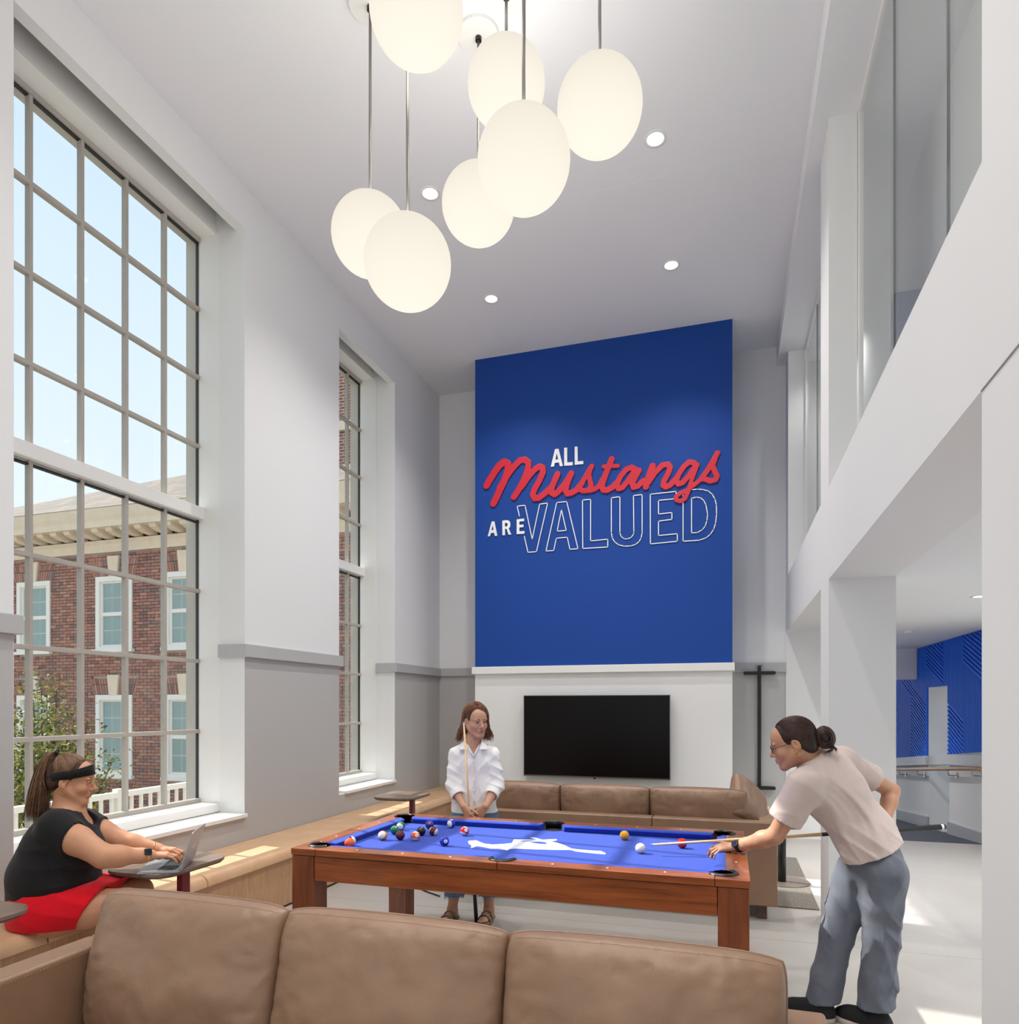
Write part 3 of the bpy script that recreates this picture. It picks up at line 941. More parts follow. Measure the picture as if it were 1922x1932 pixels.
def nets(d, lo, h):
    s = d < 0
    c = np.zeros(tuple(n - 1 for n in d.shape), np.uint8)
    for i in (0, 1):
        for j in (0, 1):
            for k in (0, 1):
                c += s[i:d.shape[0] - 1 + i, j:d.shape[1] - 1 + j, k:d.shape[2] - 1 + k]
    act = (c > 0) & (c < 8)
    idx = np.full(act.shape, -1, np.int64)
    I = np.nonzero(act)
    idx[I] = np.arange(len(I[0]))
    P = np.zeros((len(I[0]), 3), np.float32)
    W_ = np.zeros(len(I[0]), np.float32)
    corner = {}
    for i in (0, 1):
        for j in (0, 1):
            for k in (0, 1):
                corner[(i, j, k)] = d[I[0] + i, I[1] + j, I[2] + k]
    for ax in range(3):
        for u in (0, 1):
            for v in (0, 1):
                a = [u, v]; a.insert(ax, 0); b = [u, v]; b.insert(ax, 1)
                da, db = corner[tuple(a)], corner[tuple(b)]
                m = (da < 0) != (db < 0)
                t = np.where(m, da / np.where(m, da - db, 1), 0)
                p = np.zeros_like(P)
                for q in range(3): p[:, q] = a[q]
                p[:, ax] = t
                P += p * m[:, None]; W_ += m
    P = P / W_[:, None]
    V = (np.stack(I, 1) + P) * h + np.array(lo)
    F = []
    for ax in range(3):
        a = [slice(None)] * 3; b = [slice(None)] * 3
        a[ax] = slice(0, -1); b[ax] = slice(1, None)
        sa_, sb_ = s[tuple(a)], s[tuple(b)]
        ch = sa_ != sb_
        o1, o2 = [x for x in range(3) if x != ax]
        J = np.nonzero(ch)
        J = np.stack(J, 1)
        ok = (J[:, o1] > 0) & (J[:, o2] > 0) & (J[:, o1] < d.shape[o1] - 1) & (J[:, o2] < d.shape[o2] - 1)
        J = J[ok]
        def g(e1, e2):
            q = J.copy(); q[:, o1] -= e1; q[:, o2] -= e2
            return idx[q[:, 0], q[:, 1], q[:, 2]]
        quad = np.stack([g(1, 1), g(0, 1), g(0, 0), g(1, 0)], 1)
        flip = sa_[J[:, 0], J[:, 1], J[:, 2]]
        if ax == 1: flip = ~flip
        quad[~flip] = quad[~flip][:, ::-1]
        F.append(quad)
    F = np.concatenate(F) if F else np.zeros((0, 4), int)
    return V, F

def mesh_from(name, parts):
    """several (V, F) pieces as one mesh"""
    Vs, Fs, b = [], [], 0
    for V, F in parts:
        Vs.append(V); Fs.append(F + b); b += len(V)
    V = np.concatenate(Vs); F = np.concatenate(Fs)
    me = bpy.data.meshes.new(name)
    me.vertices.add(len(V)); me.vertices.foreach_set('co', V.astype(np.float32).ravel())
    me.loops.add(F.size); me.loops.foreach_set('vertex_index', F.astype(np.int32).ravel())
    me.polygons.add(len(F)); me.polygons.foreach_set('loop_start', np.arange(0, F.size, 4, dtype=np.int32))
    me.polygons.foreach_set('use_smooth', np.ones(len(F), bool))
    me.update(calc_edges=True)
    me.validate()
    return me

def rnd_noise(P, scale, seed=0.0):
    """smooth pseudo noise from summed sines, quick on arrays"""
    x, y, z = P[:, 0] * scale + seed, P[:, 1] * scale + seed * 1.7, P[:, 2] * scale - seed * 0.6
    return (np.sin(x * 1.3 + np.sin(y * 1.7 + z * 0.6) * 1.4) + np.sin(y * 1.9 + np.sin(z * 1.4 + x * 0.8) * 1.5) + np.sin(z * 1.6 + np.sin(x * 1.1 - y * 0.9) * 1.3)) / 3.0

def folds(direction, wave, amp, seed=0.0, warp=0.6, mask=None):
    """cloth folds: ridges across one direction"""
    n = np.array(Vector(direction).normalized(), np.float32)
    def fn(P):
        w = rnd_noise(P, 9.0, seed) * warp
        ph = (P @ n) * (2 * PI / wave) + w * 3.0 + seed
        v = np.sin(ph)
        v = np.where(v > 0, v ** 2, -0.35 * v * v)
        a = amp * (0.45 + 0.55 * rnd_noise(P, 5.0, seed + 3.1))
        if mask is not None: a = a * mask(P)
        return -v * a
    return fn

# the red script word, a raised brush stroke
_s = Solid()
for pts, w in SCRIPT:
    for a, b in zip(pts[:-1], pts[1:]):
        _s.cone((a[0], 8.13, a[1]), (b[0], 8.13, b[1]), w / 2 * 1.02, w / 2 * 1.02, 0.0)
_s.clip((0, -1, 0), (0, 8.121, 0)).clip((0, 1, 0), (0, 8.138, 0))
_V, _F = _s.mesh('script', 0.0065, lo=(-9, 8.09, 0), hi=(9, 8.15, 9))
_o = finish('script_word', mesh_from('script_word', [(_V, _F)]), redm, LET, label='raised red brush script word')
_o.data.polygons.foreach_set('use_smooth', [False] * len(_o.data.polygons))

# ================================================================ FURNITURE
M['table'] = wood('stained table wood', srgb(98, 48, 24), srgb(166, 90, 48), 0, 2.2, 0.30, 10, 0.04, 0.25)
M['tabley'] = wood('stained table wood across', srgb(98, 48, 24), srgb(166, 90, 48), 1, 2.2, 0.30, 10, 0.04, 0.25)
M['tablez'] = wood('stained table wood upright', srgb(86, 42, 23), srgb(140, 74, 42), 2, 2.2, 0.34, 10, 0.04, 0.2)
def _cloth():
    k = NT('blue billiard cloth')
    co = k.coords()
    f = k.noise(co, 900, 2)
    k.l(k.ramp(f, [(0.3, srgb(24, 50, 150)), (0.7, srgb(31, 62, 170))]), k.b.inputs['Base Color'])
    k.b.inputs['Roughness'].default_value = 0.9
    k.b.inputs['Sheen Weight'].default_value = 0.35
    k.b.inputs['Sheen Tint'].default_value = (0.5, 0.62, 1.0, 1)
    k.b.inputs['Specular IOR Level'].default_value = 0.2
    return k.m
M['cloth'] = _cloth()
M['rubber'] = plain('black pocket rubber', srgb(20, 20, 21), 0.32)

TX0, TX1, TY0, TY1, TZ = -2.27, 0.10, 3.23, 4.50, 0.82
BED = 0.780
RW = 0.105                      # wooden rail width
CW = 0.052                      # cloth cushion width
pt = thing('pool_table', 'wooden pool table with royal blue cloth and a white running horse emblem', 'pool table', ((TX0 + TX1) / 2, (TY0 + TY1) / 2, 0))
for x in (TX0 + 0.004, TX1 - 0.139):
    for y in (TY0 + 0.004, TY1 - 0.139):
        box('leg', x, x + 0.135, y, y + 0.135, 0.0, TZ - 0.0385, M['tablez'], pt, bevel=0.004)
AZ0, AZ1 = 0.648, TZ - 0.040
for y0, y1 in ((TY0 + 0.010, TY0 + 0.035), (TY1 - 0.035, TY1 - 0.010)):
    box('apron', TX0 + 0.141, TX1 - 0.141, y0, y1, AZ0, AZ1, M['table'], pt, bevel=0.003)
for x0, x1 in ((TX0 + 0.010, TX0 + 0.035), (TX1 - 0.035, TX1 - 0.010)):
    box('apron', x0, x1, TY0 + 0.141, TY1 - 0.141, AZ0, AZ1, M['tabley'], pt, bevel=0.003)
for x in (TX0 + 0.139, TX1 - 0.139):
    for sx in (1,):
        pass
bed = box('cloth_bed', TX0 + RW, TX1 - RW, TY0 + RW, TY1 - RW, BED - 0.03, BED, M['cloth'], pt, label='royal blue cloth playing surface')
box('slate_frame', TX0 + 0.05, TX1 - 0.05, TY0 + 0.05, TY1 - 0.05, 0.68, BED - 0.03, M['tablez'], pt)
XM, YMm = (TX0 + TX1) / 2, (TY0 + TY1) / 2
CP = 0.075                     # half opening of a corner pocket along the rail
pk = []
pr = 0.060
CI = RW + 0.012
pk = [(TX0 + CI, TY0 + CI, 45, 'corner'), (TX1 - CI, TY0 + CI, 135, 'corner'), (TX1 - CI, TY1 - CI, 225, 'corner'), (TX0 + CI, TY1 - CI, 315, 'corner'), (XM, TY0 + RW - 0.01, 90, 'side'), (XM, TY1 - RW + 0.01, 270, 'side')]
# wooden top rails: each long rail in two lengths, with scooped pocket openings
def rail_poly(x0, x1, y0, y1):
    """rail plank outline with round bites taken out where the pockets sit"""
    res = [(x0, y0), (x1, y0), (x1, y1), (x0, y1)]
    return res
def bite(poly, c, r, seg=10):
    out = []
    n = len(poly)
    for i in range(n):
        a, b = Vector(poly[i]), Vector(poly[(i + 1) % n])
        if (a - Vector(c)).length >= r: out.append(tuple(a))
        d = b - a
        f = a - Vector(c)
        A_, B_, C_ = d.dot(d), 2 * f.dot(d), f.dot(f) - r * r
        disc = B_ * B_ - 4 * A_ * C_
        if disc > 0:
            for t in ((-B_ - math.sqrt(disc)) / (2 * A_), (-B_ + math.sqrt(disc)) / (2 * A_)):
                if 1e-6 < t < 1 - 1e-6: out.append(tuple(a + d * t) + ('x',))
    # connect the two crossing points with an arc inside the plank
    xs = [i for i, p in enumerate(out) if len(p) == 3]
    if len(xs) != 2: return [p[:2] for p in out]
    i, j = xs
    if j != i + 1:
        out = out[j:] + out[:j]
        i, j = 0, [k for k, p in enumerate(out) if len(p) == 3 and k][0]
        if j != 1: return [p[:2] for p in out]
    p, q = Vector(out[i][:2]), Vector(out[j][:2])
    a0 = math.atan2(p.y - c[1], p.x - c[0]); a1 = math.atan2(q.y - c[1], q.x - c[0])
    best = None
    for sgn in (1, -1):
        da = (a1 - a0) * sgn % (2 * PI) * sgn
        mid = (c[0] + r * math.cos(a0 + da / 2), c[1] + r * math.sin(a0 + da / 2))
        px = [v[0] for v in poly]; py = [v[1] for v in poly]
        inside = min(px) < mid[0] < max(px) and min(py) < mid[1] < max(py)
        if inside: best = da
    if best is None: return [p[:2] for p in out]
    arc = [(c[0] + r * math.cos(a0 + best * k / seg), c[1] + r * math.sin(a0 + best * k / seg)) for k in range(1, seg)]
    out = out[:i + 1] + arc + out[j:]
    return [v[:2] for v in out]
def rail(x0, x1, y0, y1, mat):
    poly = [(x0, y0), (x1, y0), (x1, y1), (x0, y1)]
    for c in pk:
        poly = bite(poly, (c[0], c[1]), pr)
    MB().prism_z(poly, TZ - 0.036, TZ).build('rail', mat, pt, bevel=0.003)
for y0, y1 in ((TY0, TY0 + RW), (TY1 - RW, TY1)):
    rail(TX0 + 0.152, XM - 0.0012, y0, y1, M['table'])
    rail(XM + 0.0012, TX1 - 0.152, y0, y1, M['table'])
for x0, x1 in ((TX0, TX0 + 0.150), (TX1 - 0.150, TX1)):
    ins = RW
    xa, xb = (x0, x0 + ins) if x0 < -1 else (x1 - ins, x1)
    rail(xa, xb, TY0 + 0.1505, TY1 - 0.1505, M['tabley'])
    for y0, y1 in ((TY0, TY0 + 0.150), (TY1 - 0.150, TY1)):
        # corner block: an L around the pocket
        c = min(pk[:4], key=lambda q: abs(q[0] - (x0 + x1) / 2) + abs(q[1] - (y0 + y1) / 2))
        poly = bite([(x0, y0), (x1, y0), (x1, y1), (x0, y1)], (c[0], c[1]), pr)
        cx_, cy_ = c[0], c[1]
        lowx, lowy = x0 < -1, y0 < 4
        # outline of the L, with the pocket arc inside
        ang0, ang1 = (90, 360) if (lowx and lowy) else None or (0, 0)
        if lowx and lowy: arc = [math.radians(a) for a in range(90, 361, 18)]
        elif not lowx and lowy: arc = [math.radians(a) for a in range(180, 451, 18)]
        elif not lowx and not lowy: arc = [math.radians(a) for a in range(270, 541, 18)]
        else: arc = [math.radians(a) for a in range(0, 271, 18)]
        pts = [(cx_ + pr * math.cos(a), cy_ + pr * math.sin(a)) for a in arc]
        ox, oy = (x0 if lowx else x1), (y0 if lowy else y1)
        ix, iy = (x1 if lowx else x0), (y1 if lowy else y0)
        # walk: inner end on the y side -> arc -> inner end on the x side -> outer corner
        wx = cx_ - 0.0 if False else (ox + (RW if lowx else -RW))
        wy = oy + (RW if lowy else -RW)
        first_vertical = (lowx and lowy) or (not lowx and not lowy)
        if first_vertical:
            poly = [(ox, oy), (ox, iy), (wx, iy)] + [(min(p[0], wx) if lowx else max(p[0], wx), p[1]) if k < 3 else p for k, p in enumerate(pts)] + [(ix, wy), (ix, oy)]
        else:
            poly = [(ox, oy), (ix, oy), (ix, wy)] + pts + [(wx, iy), (ox, iy)]
        MB().prism_z(poly, TZ - 0.036, TZ).build('corner_block', M['tablez'] if False else M['table'], pt, bevel=0.003)
# cloth cushions between the pockets
def cushion(p, q, inward):
    p, q, n = Vector(p), Vector(q), Vector(inward)
    d = (q - p).normalized()
    prof = [(0.0, TZ - 0.001), (0.010, TZ + 0.001), (CW - 0.004, TZ - 0.006), (CW, TZ - 0.010), (CW - 0.012, BED + 0.001), (0.0, BED + 0.001)]
    def at(base, cut):
        return lambda s: (base.x + n.x * s[0] + d.x * cut * s[0], base.y + n.y * s[0] + d.y * cut * s[0], s[1])
    MB().prism(prof, at(p, 0.55), at(q, -0.55)).build('cushion', M['cloth'], pt, bevel=0.002)
g, gs = 0.062, 0.058
for y, n in ((TY0 + RW, (0, 1)), (TY1 - RW, (0, -1))):
    cushion((TX0 + RW + g, y), (XM - gs, y), n)
    cushion((XM + gs, y), (TX1 - RW - g, y), n)
for x, n in ((TX0 + RW, (1, 0)), (TX1 - RW, (-1, 0))):
    cushion((x, TY0 + RW + g), (x, TY1 - RW - g), n)
# pockets: rubber boot standing round the hole, dark disc inside painted as the hole's shade
for x, y, ang, kind in pk:
    b = MB()
    a0, a1 = (ang + 78, ang + 282) if kind == 'corner' else (ang + 84, ang + 276)
    N = 16
    r0, r1 = 0.050, 0.063
    vs_, fs = [], []
    prof = [(r0, BED - 0.0), (r0, TZ + 0.004), (r0 + 0.004, TZ + 0.010), (r1 + 0.006, TZ + 0.007), (r1 + 0.010, TZ + 0.001), (r1 + 0.010, TZ - 0.0005), (r1 - 0.004, TZ - 0.0005), (r1 - 0.004, BED)]
    for i in range(N + 1):
        a = math.radians(a0 + (a1 - a0) * i / N)
        for r, z in prof: vs_.append((x + r * math.cos(a), y + r * math.sin(a), z))
    m = len(prof)
    for i in range(N):
        for j in range(m):
            fs.append((i * m + j, i * m + (j + 1) % m, (i + 1) * m + (j + 1) % m, (i + 1) * m + j))
    fs.append(tuple(range(m))); fs.append(tuple(N * m + j for j in range(m - 1, -1, -1)))
    b.add(vs_, fs)
    pocket = b.build('pocket', M['rubber'], pt, smooth=True)
    MB().lathe([(0.0001, BED + 0.0012), (0.056, BED + 0.0012), (0.056, BED - 0.02)], (x, y, 0), 24).build('pocket_shade_disc', plain('pocket dark', srgb(8, 8, 9), 0.9) if 'drop' not in M else M['drop'], pocket)
# sight dots
M['sight'] = plain('pearl sight', srgb(236, 232, 222), 0.3)
sx = [TX0 + RW + (TX1 - TX0 - 2 * RW) * i / 8 for i in range(9)]
sy = [TY0 + RW + (TY1 - TY0 - 2 * RW) * i / 4 for i in range(5)]
for i in (1, 2, 3, 5, 6, 7):
    for y in (TY0 + 0.055, TY1 - 0.055):
        MB().lathe([(0.0001, 0.0008), (0.006, 0.0008), (0.006, -0.002)], (sx[i], y, TZ), 12).build('sight', M['sight'], pt)
for i in (1, 2, 3):
    for x in (TX0 + 0.055, TX1 - 0.055):
        MB().lathe([(0.0001, 0.0008), (0.006, 0.0008), (0.006, -0.002)], (x, sy[i], TZ), 12).build('sight', M['sight'], pt)
# horse emblem printed on the cloth
bm = bmesh.new()
es = []
for loop in ([(-1.479,3.864),(-1.483,3.894),(-1.443,3.917),(-1.408,3.877),(-1.363,3.836),(-1.310,3.828),(-1.253,3.865),(-1.217,3.907),(-1.237,4.013),(-1.183,4.030),(-1.134,4.035),(-1.100,4.056),(-1.136,4.077),(-1.164,4.105),(-1.122,4.102),(-1.069,4.055),(-1.027,4.084),(-0.991,4.101),(-0.979,4.063),(-1.002,4.025),(-0.965,3.996),(-0.902,3.932),(-0.848,3.860),(-0.808,3.845),(-0.715,3.838),(-0.675,3.842),(-0.646,3.807),(-0.634,3.776),(-0.638,3.758),(-0.682,3.761),(-0.756,3.772),(-0.804,3.783),(-0.843,3.816),(-0.942,3.785),(-1.050,3.769),(-1.123,3.759),(-1.150,3.755),(-1.177,3.733),(-1.178,3.697),(-1.213,3.717),(-1.239,3.727),(-1.281,3.714),(-1.351,3.748),(-1.385,3.756),(-1.389,3.717),(-1.395,3.687),(-1.417,3.760),(-1.453,3.807)],
             [(-1.126,3.955),(-1.092,3.991),(-1.053,3.993),(-1.024,3.977),(-1.011,3.932),(-1.055,3.928)], [(-1.188,3.976),(-1.145,4.000),(-1.101,4.024),(-1.121,3.987),(-1.164,3.964)]):
    vv = [bm.verts.new((q[0], q[1], BED + 0.0009)) for q in loop]
    es += [bm.edges.new((vv[i], vv[(i + 1) % len(vv)])) for i in range(len(vv))]
bmesh.ops.triangle_fill(bm, use_beauty=True, edges=es)
for f in bm.faces:
    if f.normal.z < 0: f.normal_flip()
me = bpy.data.meshes.new('horse_emblem')
bm.to_mesh(me); bm.free()
finish('horse_emblem', me, plain('white cloth print', srgb(190, 196, 210), 0.9), pt, label='white running horse emblem printed on the cloth')

# ---- balls
def ball_mat(name, col, stripe, white=srgb(238, 232, 218)):
    k = NT(name)
    k.b.inputs['Roughness'].default_value = 0.07
    k.b.inputs['Coat Weight'].default_value = 0.5
    if not stripe:
        k.b.inputs['Base Color'].default_value = col
        return k.m
    tc = k.n('ShaderNodeTexCoord'); sx_ = k.n('ShaderNodeSeparateXYZ')
    k.l(tc.outputs['Object'], sx_.inputs[0])
    ab = k.n('ShaderNodeMath', operation='ABSOLUTE'); k.l(sx_.outputs['Z'], ab.inputs[0])
    lt = k.n('ShaderNodeMath', operation='LESS_THAN'); k.l(ab.outputs[0], lt.inputs[0]); lt.inputs[1].default_value = 0.0165
    mx = k.n('ShaderNodeMix', data_type='RGBA'); k.l(lt.outputs[0], mx.inputs[0])
    mx.inputs[6].default_value = white; mx.inputs[7].default_value = col
    k.l(mx.outputs[2], k.b.inputs['Base Color'])
    return k.m
BR = 0.02855
BALLCOL = {'yellow': srgb(236, 164, 14), 'blue': srgb(14, 44, 170), 'red': srgb(208, 24, 28), 'purple': srgb(66, 34, 120), 'orange': srgb(238, 92, 40), 'green': srgb(10, 110, 72), 'maroon': srgb(92, 18, 28), 'black': srgb(14, 14, 15), 'white': srgb(240, 234, 216)}
_cols = {}
bmesh_sphere = MB().sphere((0, 0, 0), BR, 32, 20)
def digit_mesh(txt):
    cu = bpy.data.curves.new('number', 'FONT')
    cu.body = txt; cu.size = 0.013 if len(txt) == 1 else 0.0105; cu.align_x = 'CENTER'; cu.align_y = 'CENTER'; cu.offset = 0.0004
    o = bpy.data.objects.new('number', cu)
    link(o)
    bpy.context.view_layer.update()
    me = bpy.data.meshes.new_from_object(o.evaluated_get(bpy.context.evaluated_depsgraph_get()))
    bpy.data.objects.remove(o)
    return me
def ball(col, stripe, num, c, spot, label, roll=0.0):
    """spot: direction of the number disc; the stripe runs round the ball through it"""
    nm = ('cue_ball' if num is None else 'pool_ball')
    key = (col, stripe)
    if key not in _cols: _cols[key] = ball_mat('%s ball%s' % (col, ' stripe' if stripe else ''), BALLCOL[col], stripe)
    me = bmesh_sphere.mesh(nm)
    me.materials.append(_cols[key])
    me.polygons.foreach_set('use_smooth', [True] * len(me.polygons))
    o = link(bpy.data.objects.new(nm, me))
    o.location = (min(max(c[0], TX0 + RW + CW + BR), TX1 - RW - CW - BR), min(max(c[1], TY0 + RW + CW + BR), TY1 - RW - CW - BR), BED + BR)
    tag(o, label, 'pool ball', 'pool balls on the blue cloth')
    d = Vector(spot).normalized()
    # object X axis -> number spot, object Z axis -> stripe axis
    zax = Vector((math.sin(roll), 0.15, math.cos(roll)))
    zax = (zax - d * zax.dot(d)).normalized()
    yax = zax.cross(d)
    o.rotation_euler = Matrix((d, yax, zax)).transposed().to_euler()
    if num is not None:
        def wrap(me_, r):
            for v in me_.vertices:
                p = Vector((math.sqrt(max(0, BR * BR - v.co.x ** 2 - v.co.y ** 2)), v.co.x, v.co.y))
                v.co = p.normalized() * r
        q = MB().lathe([(0.0001, 0), (0.004, 0), (0.0085, 0), (0.0110, 0)], (0, 0, 0), 20)
        m1 = q.mesh('number_disc'); wrap(m1, BR + 0.00015)
        m1.materials.append(M['sight'])
        a = link(bpy.data.objects.new('number_disc', m1)); a.parent = o
        m2 = digit_mesh(num); wrap(m2, BR + 0.0003)
        m2.materials.append(M['black'])
        b = link(bpy.data.objects.new('number', m2)); b.parent = a
    return o
def bpos(p): return p
CAMV = lambda c: Vector((0 - c[0], 0 - c[1], 1.6 - BED))
_bl = [
 ('purple', True, '12', (-2.1245, 3.5445, 0.8085), (0.3, 0.4, -0.8), 'purple striped ball in the near left corner, half behind the orange ball', 0.6),
 ('orange', False, '5', (-2.0613, 3.4885, 0.8085), (0.1, 0.6, 0.7), 'plain orange ball in the near left corner, half hidden by the rail', 0.0),
 ('yellow', True, '9', (-1.9885, 3.7516, 0.8085), (-0.7, -0.3, -0.5), 'yellow and white striped ball, leftmost of the loose group', 0.9),
 ('green', False, '6', (-2.0032, 3.9399, 0.8085), (0.5, 0.7, -0.2), 'plain green ball in front of the green striped ball', 0.0),
 ('green', True, '14', (-2.0364, 4.0899, 0.8085), (0.8, 0.2, -0.6), 'green and white striped ball nearest the far left pocket', -0.9),
 ('maroon', False, '7', (-1.8905, 3.7896, 0.8085), (0.5, 0.7, -0.2), 'plain dark maroon ball between the green and orange balls', 0.0),
 ('orange', True, '13', (-1.7915, 3.7943, 0.8085), (0.75, -0.72, 0.32), 'orange striped ball with its number facing the camera', 0.15),
 ('black', False, '8', (-1.8288, 3.9565, 0.8085), (0.5, 0.7, -0.2), 'plain black ball behind the orange striped ball', 0.0),
 ('purple', False, '4', (-1.8728, 4.1833, 0.8085), (0.5, 0.7, 0.3), 'plain purple ball at the back of the group', 0.0),
 ('maroon', True, '15', (-1.7552, 3.9797, 0.8085), (-0.3, -0.2, -0.9), 'maroon and white striped ball right of the black ball', 1.1),
 ('blue', False, '2', (-1.5646, 3.7047, 0.8085), (0.62, -0.75, 0.12), 'plain blue ball with a numbered white spot, in front of the group', 0.0),
 ('blue', True, '10', (-1.7513, 4.2643, 0.8085), (0.1, -0.1, 1.0), 'blue and white striped ball by the far cushion', 0.2),
 ('red', True, '11', (-1.5696, 4.0382, 0.8085), (0.68, -0.70, 0.35), 'red and white striped ball left of the horse emblem', 0.5),
 ('yellow', False, '1', (-0.5925, 4.1989, 0.8085), (0.3, 0.8, 0.2), 'plain yellow ball by itself near the far cushion', 0.0),
 ('red', False, '3', (-0.2444, 4.0566, 0.8085), (0.3, 0.8, 0.2), 'plain red ball just behind the cue shaft', 0.0),
 ('white', False, None, (-0.4547, 3.8466, 0.8085), (0.3, 0.8, 0.2), 'white cue ball in front of the cue tip', 0.0),
]
for b in _bl: ball(*b)

# ---- wall television
tv = thing('television', 'large black flat television mounted on the white chimney breast', 'television', (-1.485, 8.07, 0.74))
tx0, tx1, tz0, tz1 = -2.355, -0.615, 0.74, 1.715
box('housing', tx0, tx1, 8.045, 8.095, tz0, tz1, plain('tv housing', srgb(40, 40, 42), 0.4, metal=0.4), tv, bevel=0.004)
box('screen', tx0 + 0.010, tx1 - 0.010, 8.042, 8.046, tz0 + 0.022, tz1 - 0.010, plain('tv screen', srgb(10, 7, 7), 0.28, spec=0.2), tv)
MB().box(tx0, tx1, 8.041, 8.05, tz0, tz0 + 0.014).build('bottom_trim', plain('tv trim', srgb(120, 120, 122), 0.3, metal=0.8), tv)
MB().box(tx0 - 0.002, tx0 + 0.004, 8.041, 8.05, tz0, tz1).box(tx1 - 0.004, tx1 + 0.002, 8.041, 8.05, tz0, tz1).box(tx0, tx1, 8.041, 8.05, tz1 - 0.004, tz1 + 0.002).build('edge_trim', plain('tv edge', srgb(170, 170, 172), 0.3, metal=0.7), tv)
box('sensor', -1.50, -1.47, 8.038, 8.045, tz0 - 0.012, tz0 + 0.002, M['black'], tv)
box('wall_bracket', -1.75, -1.2, 8.09, 8.1395, 1.0, 1.45, M['black'], tv)

# ---- cue rack on the back wall
cr = thing('cue_rack', 'slim black metal cue rack on the grey wall right of the chimney breast', 'cue rack', (0.377, 8.9, 0.58))
box('upright', 0.357, 0.397, 8.895, 8.925, 0.58, 2.08, M['black'], cr, bevel=0.005)
for z, nm in ((1.965, 'top_bar'), (0.575, 'bottom_bar')):
    MB().prism(rrect(0.377 - 0.185, 0.377 + 0.185, z, z + 0.042, 0.02, 4), lambda q: (q[0], 8.86, q[1]), lambda q: (q[0], 8.90, q[1])).build(nm, M['black'], cr)
box('wall_plate', 0.33, 0.424, 8.90, 8.9395, 2.06, 2.085, plain('bracket grey', srgb(150, 150, 150), 0.4, metal=0.6), cr)

# ---- fitted bench under the windows
M['tan'] = leather('tan bench vinyl', srgb(214, 178, 142), srgb(200, 160, 124), 0.45)
M['oak'] = wood('pale oak veneer', srgb(164, 122, 88), srgb(204, 166, 128), 2, 5.0, 0.5, 22, 0.03)
bn = thing('bench', 'long fitted window bench with tan cushions and a pale oak front along the window wall', 'bench', (-3.58, 4.5, 0))
BE = [-3.0 + 1.13 * 0, ]
seams = [1.51 - 1.13 * 3, 1.51 - 1.13 * 2, 1.51 - 1.13, 1.51, 2.645, 3.78, 4.91, 6.04, 7.17, 8.30, 8.92]
for a, b in zip(seams[:-1], seams[1:]):
    prof = [(XL + 0.005, 0.405), (XL + 0.005, 0.46)]
    prof += [(-3.36 + 0.06 * math.sin(t), 0.40 + 0.06 * math.cos(t)) for t in [i * PI / 2 / 6 for i in range(7)]]
    prof += [(-3.298, 0.385), (-3.32, 0.375), (XL + 0.005, 0.375)]
    ob = MB().prism(prof, lambda q: (q[0], a + 0.003, q[1]), lambda q: (q[0], b - 0.003, q[1])).build('seat_cushion', M['tan'], bn, bevel=0.006, bseg=3)
for a, b in ((-1.9, 2.2), (2.2, 4.62), (4.62, 7.05), (7.05, 8.92)):
    box('front_panel', -3.345, -3.325, a + 0.001, b - 0.001, 0.02, 0.374, M['oak'], bn)
box('plinth', XL + 0.01, -3.35, -1.9, 8.92, 0.0, 0.374, plain('bench base', srgb(90, 78, 66), 0.7), bn)

# ---- small side tables with a burgundy post, reaching over the bench
M['walnut'] = wood('walnut laminate', srgb(92, 74, 64), srgb(140, 118, 104), 1, 3.0, 0.30, 16, 0.02)
M['burg'] = plain('burgundy steel', srgb(116, 34, 44), 0.4)
M['edge'] = plain('dark table edge', srgb(96, 80, 72), 0.5)
def side_table(x0, x1, y0, y1, z, px, py, label):
    t = thing('side_table', label, 'side table', ((x0 + x1) / 2, (y0 + y1) / 2, 0), group='walnut side tables along the bench')
    pol = rrect(x0, x1, y0, y1, 0.13, 8)
    MB().prism_z(pol, z - 0.018, z).build('top', M['walnut'], t, bevel=0.003)
    pol2 = rrect(x0 + 0.012, x1 - 0.012, y0 + 0.012, y1 - 0.012, 0.12, 8)
    MB().prism_z(pol2, z - 0.028, z - 0.018).build('underside', M['edge'], t)
    box('post', px - 0.02, px + 0.02, py - 0.03, py + 0.03, 0.012, z - 0.028, M['burg'], t, bevel=0.004)
    MB().prism_z(rrect(px - 0.07, px + 0.30, py - 0.19, py + 0.19, 0.05, 6), 0.0, 0.014).build('foot_plate', M['burg'], t, bevel=0.003)
    return t
side_table(-3.27, -2.83, 2.90, 3.46, 0.70, -2.90, 3.13, 'walnut topped side table with a burgundy post, under the open laptop')
side_table(-3.33, -2.89, 6.00, 6.58, 0.70, -3.00, 6.28, 'walnut topped side table with a burgundy post, beyond the pool table')
side_table(-3.39, -2.93, 1.76, 2.32, 0.70, -2.98, 1.98, 'side table cut off by the left edge of the picture, beside the seated woman')

# ---- sofas
M['brown'] = leather('brown leather', srgb(150, 119, 96), srgb(140, 110, 88), 0.36)
M['thread'] = plain('stitch thread', srgb(186, 150, 118), 0.7)
M['sleg'] = plain('sofa leg', srgb(92, 70, 56), 0.5)

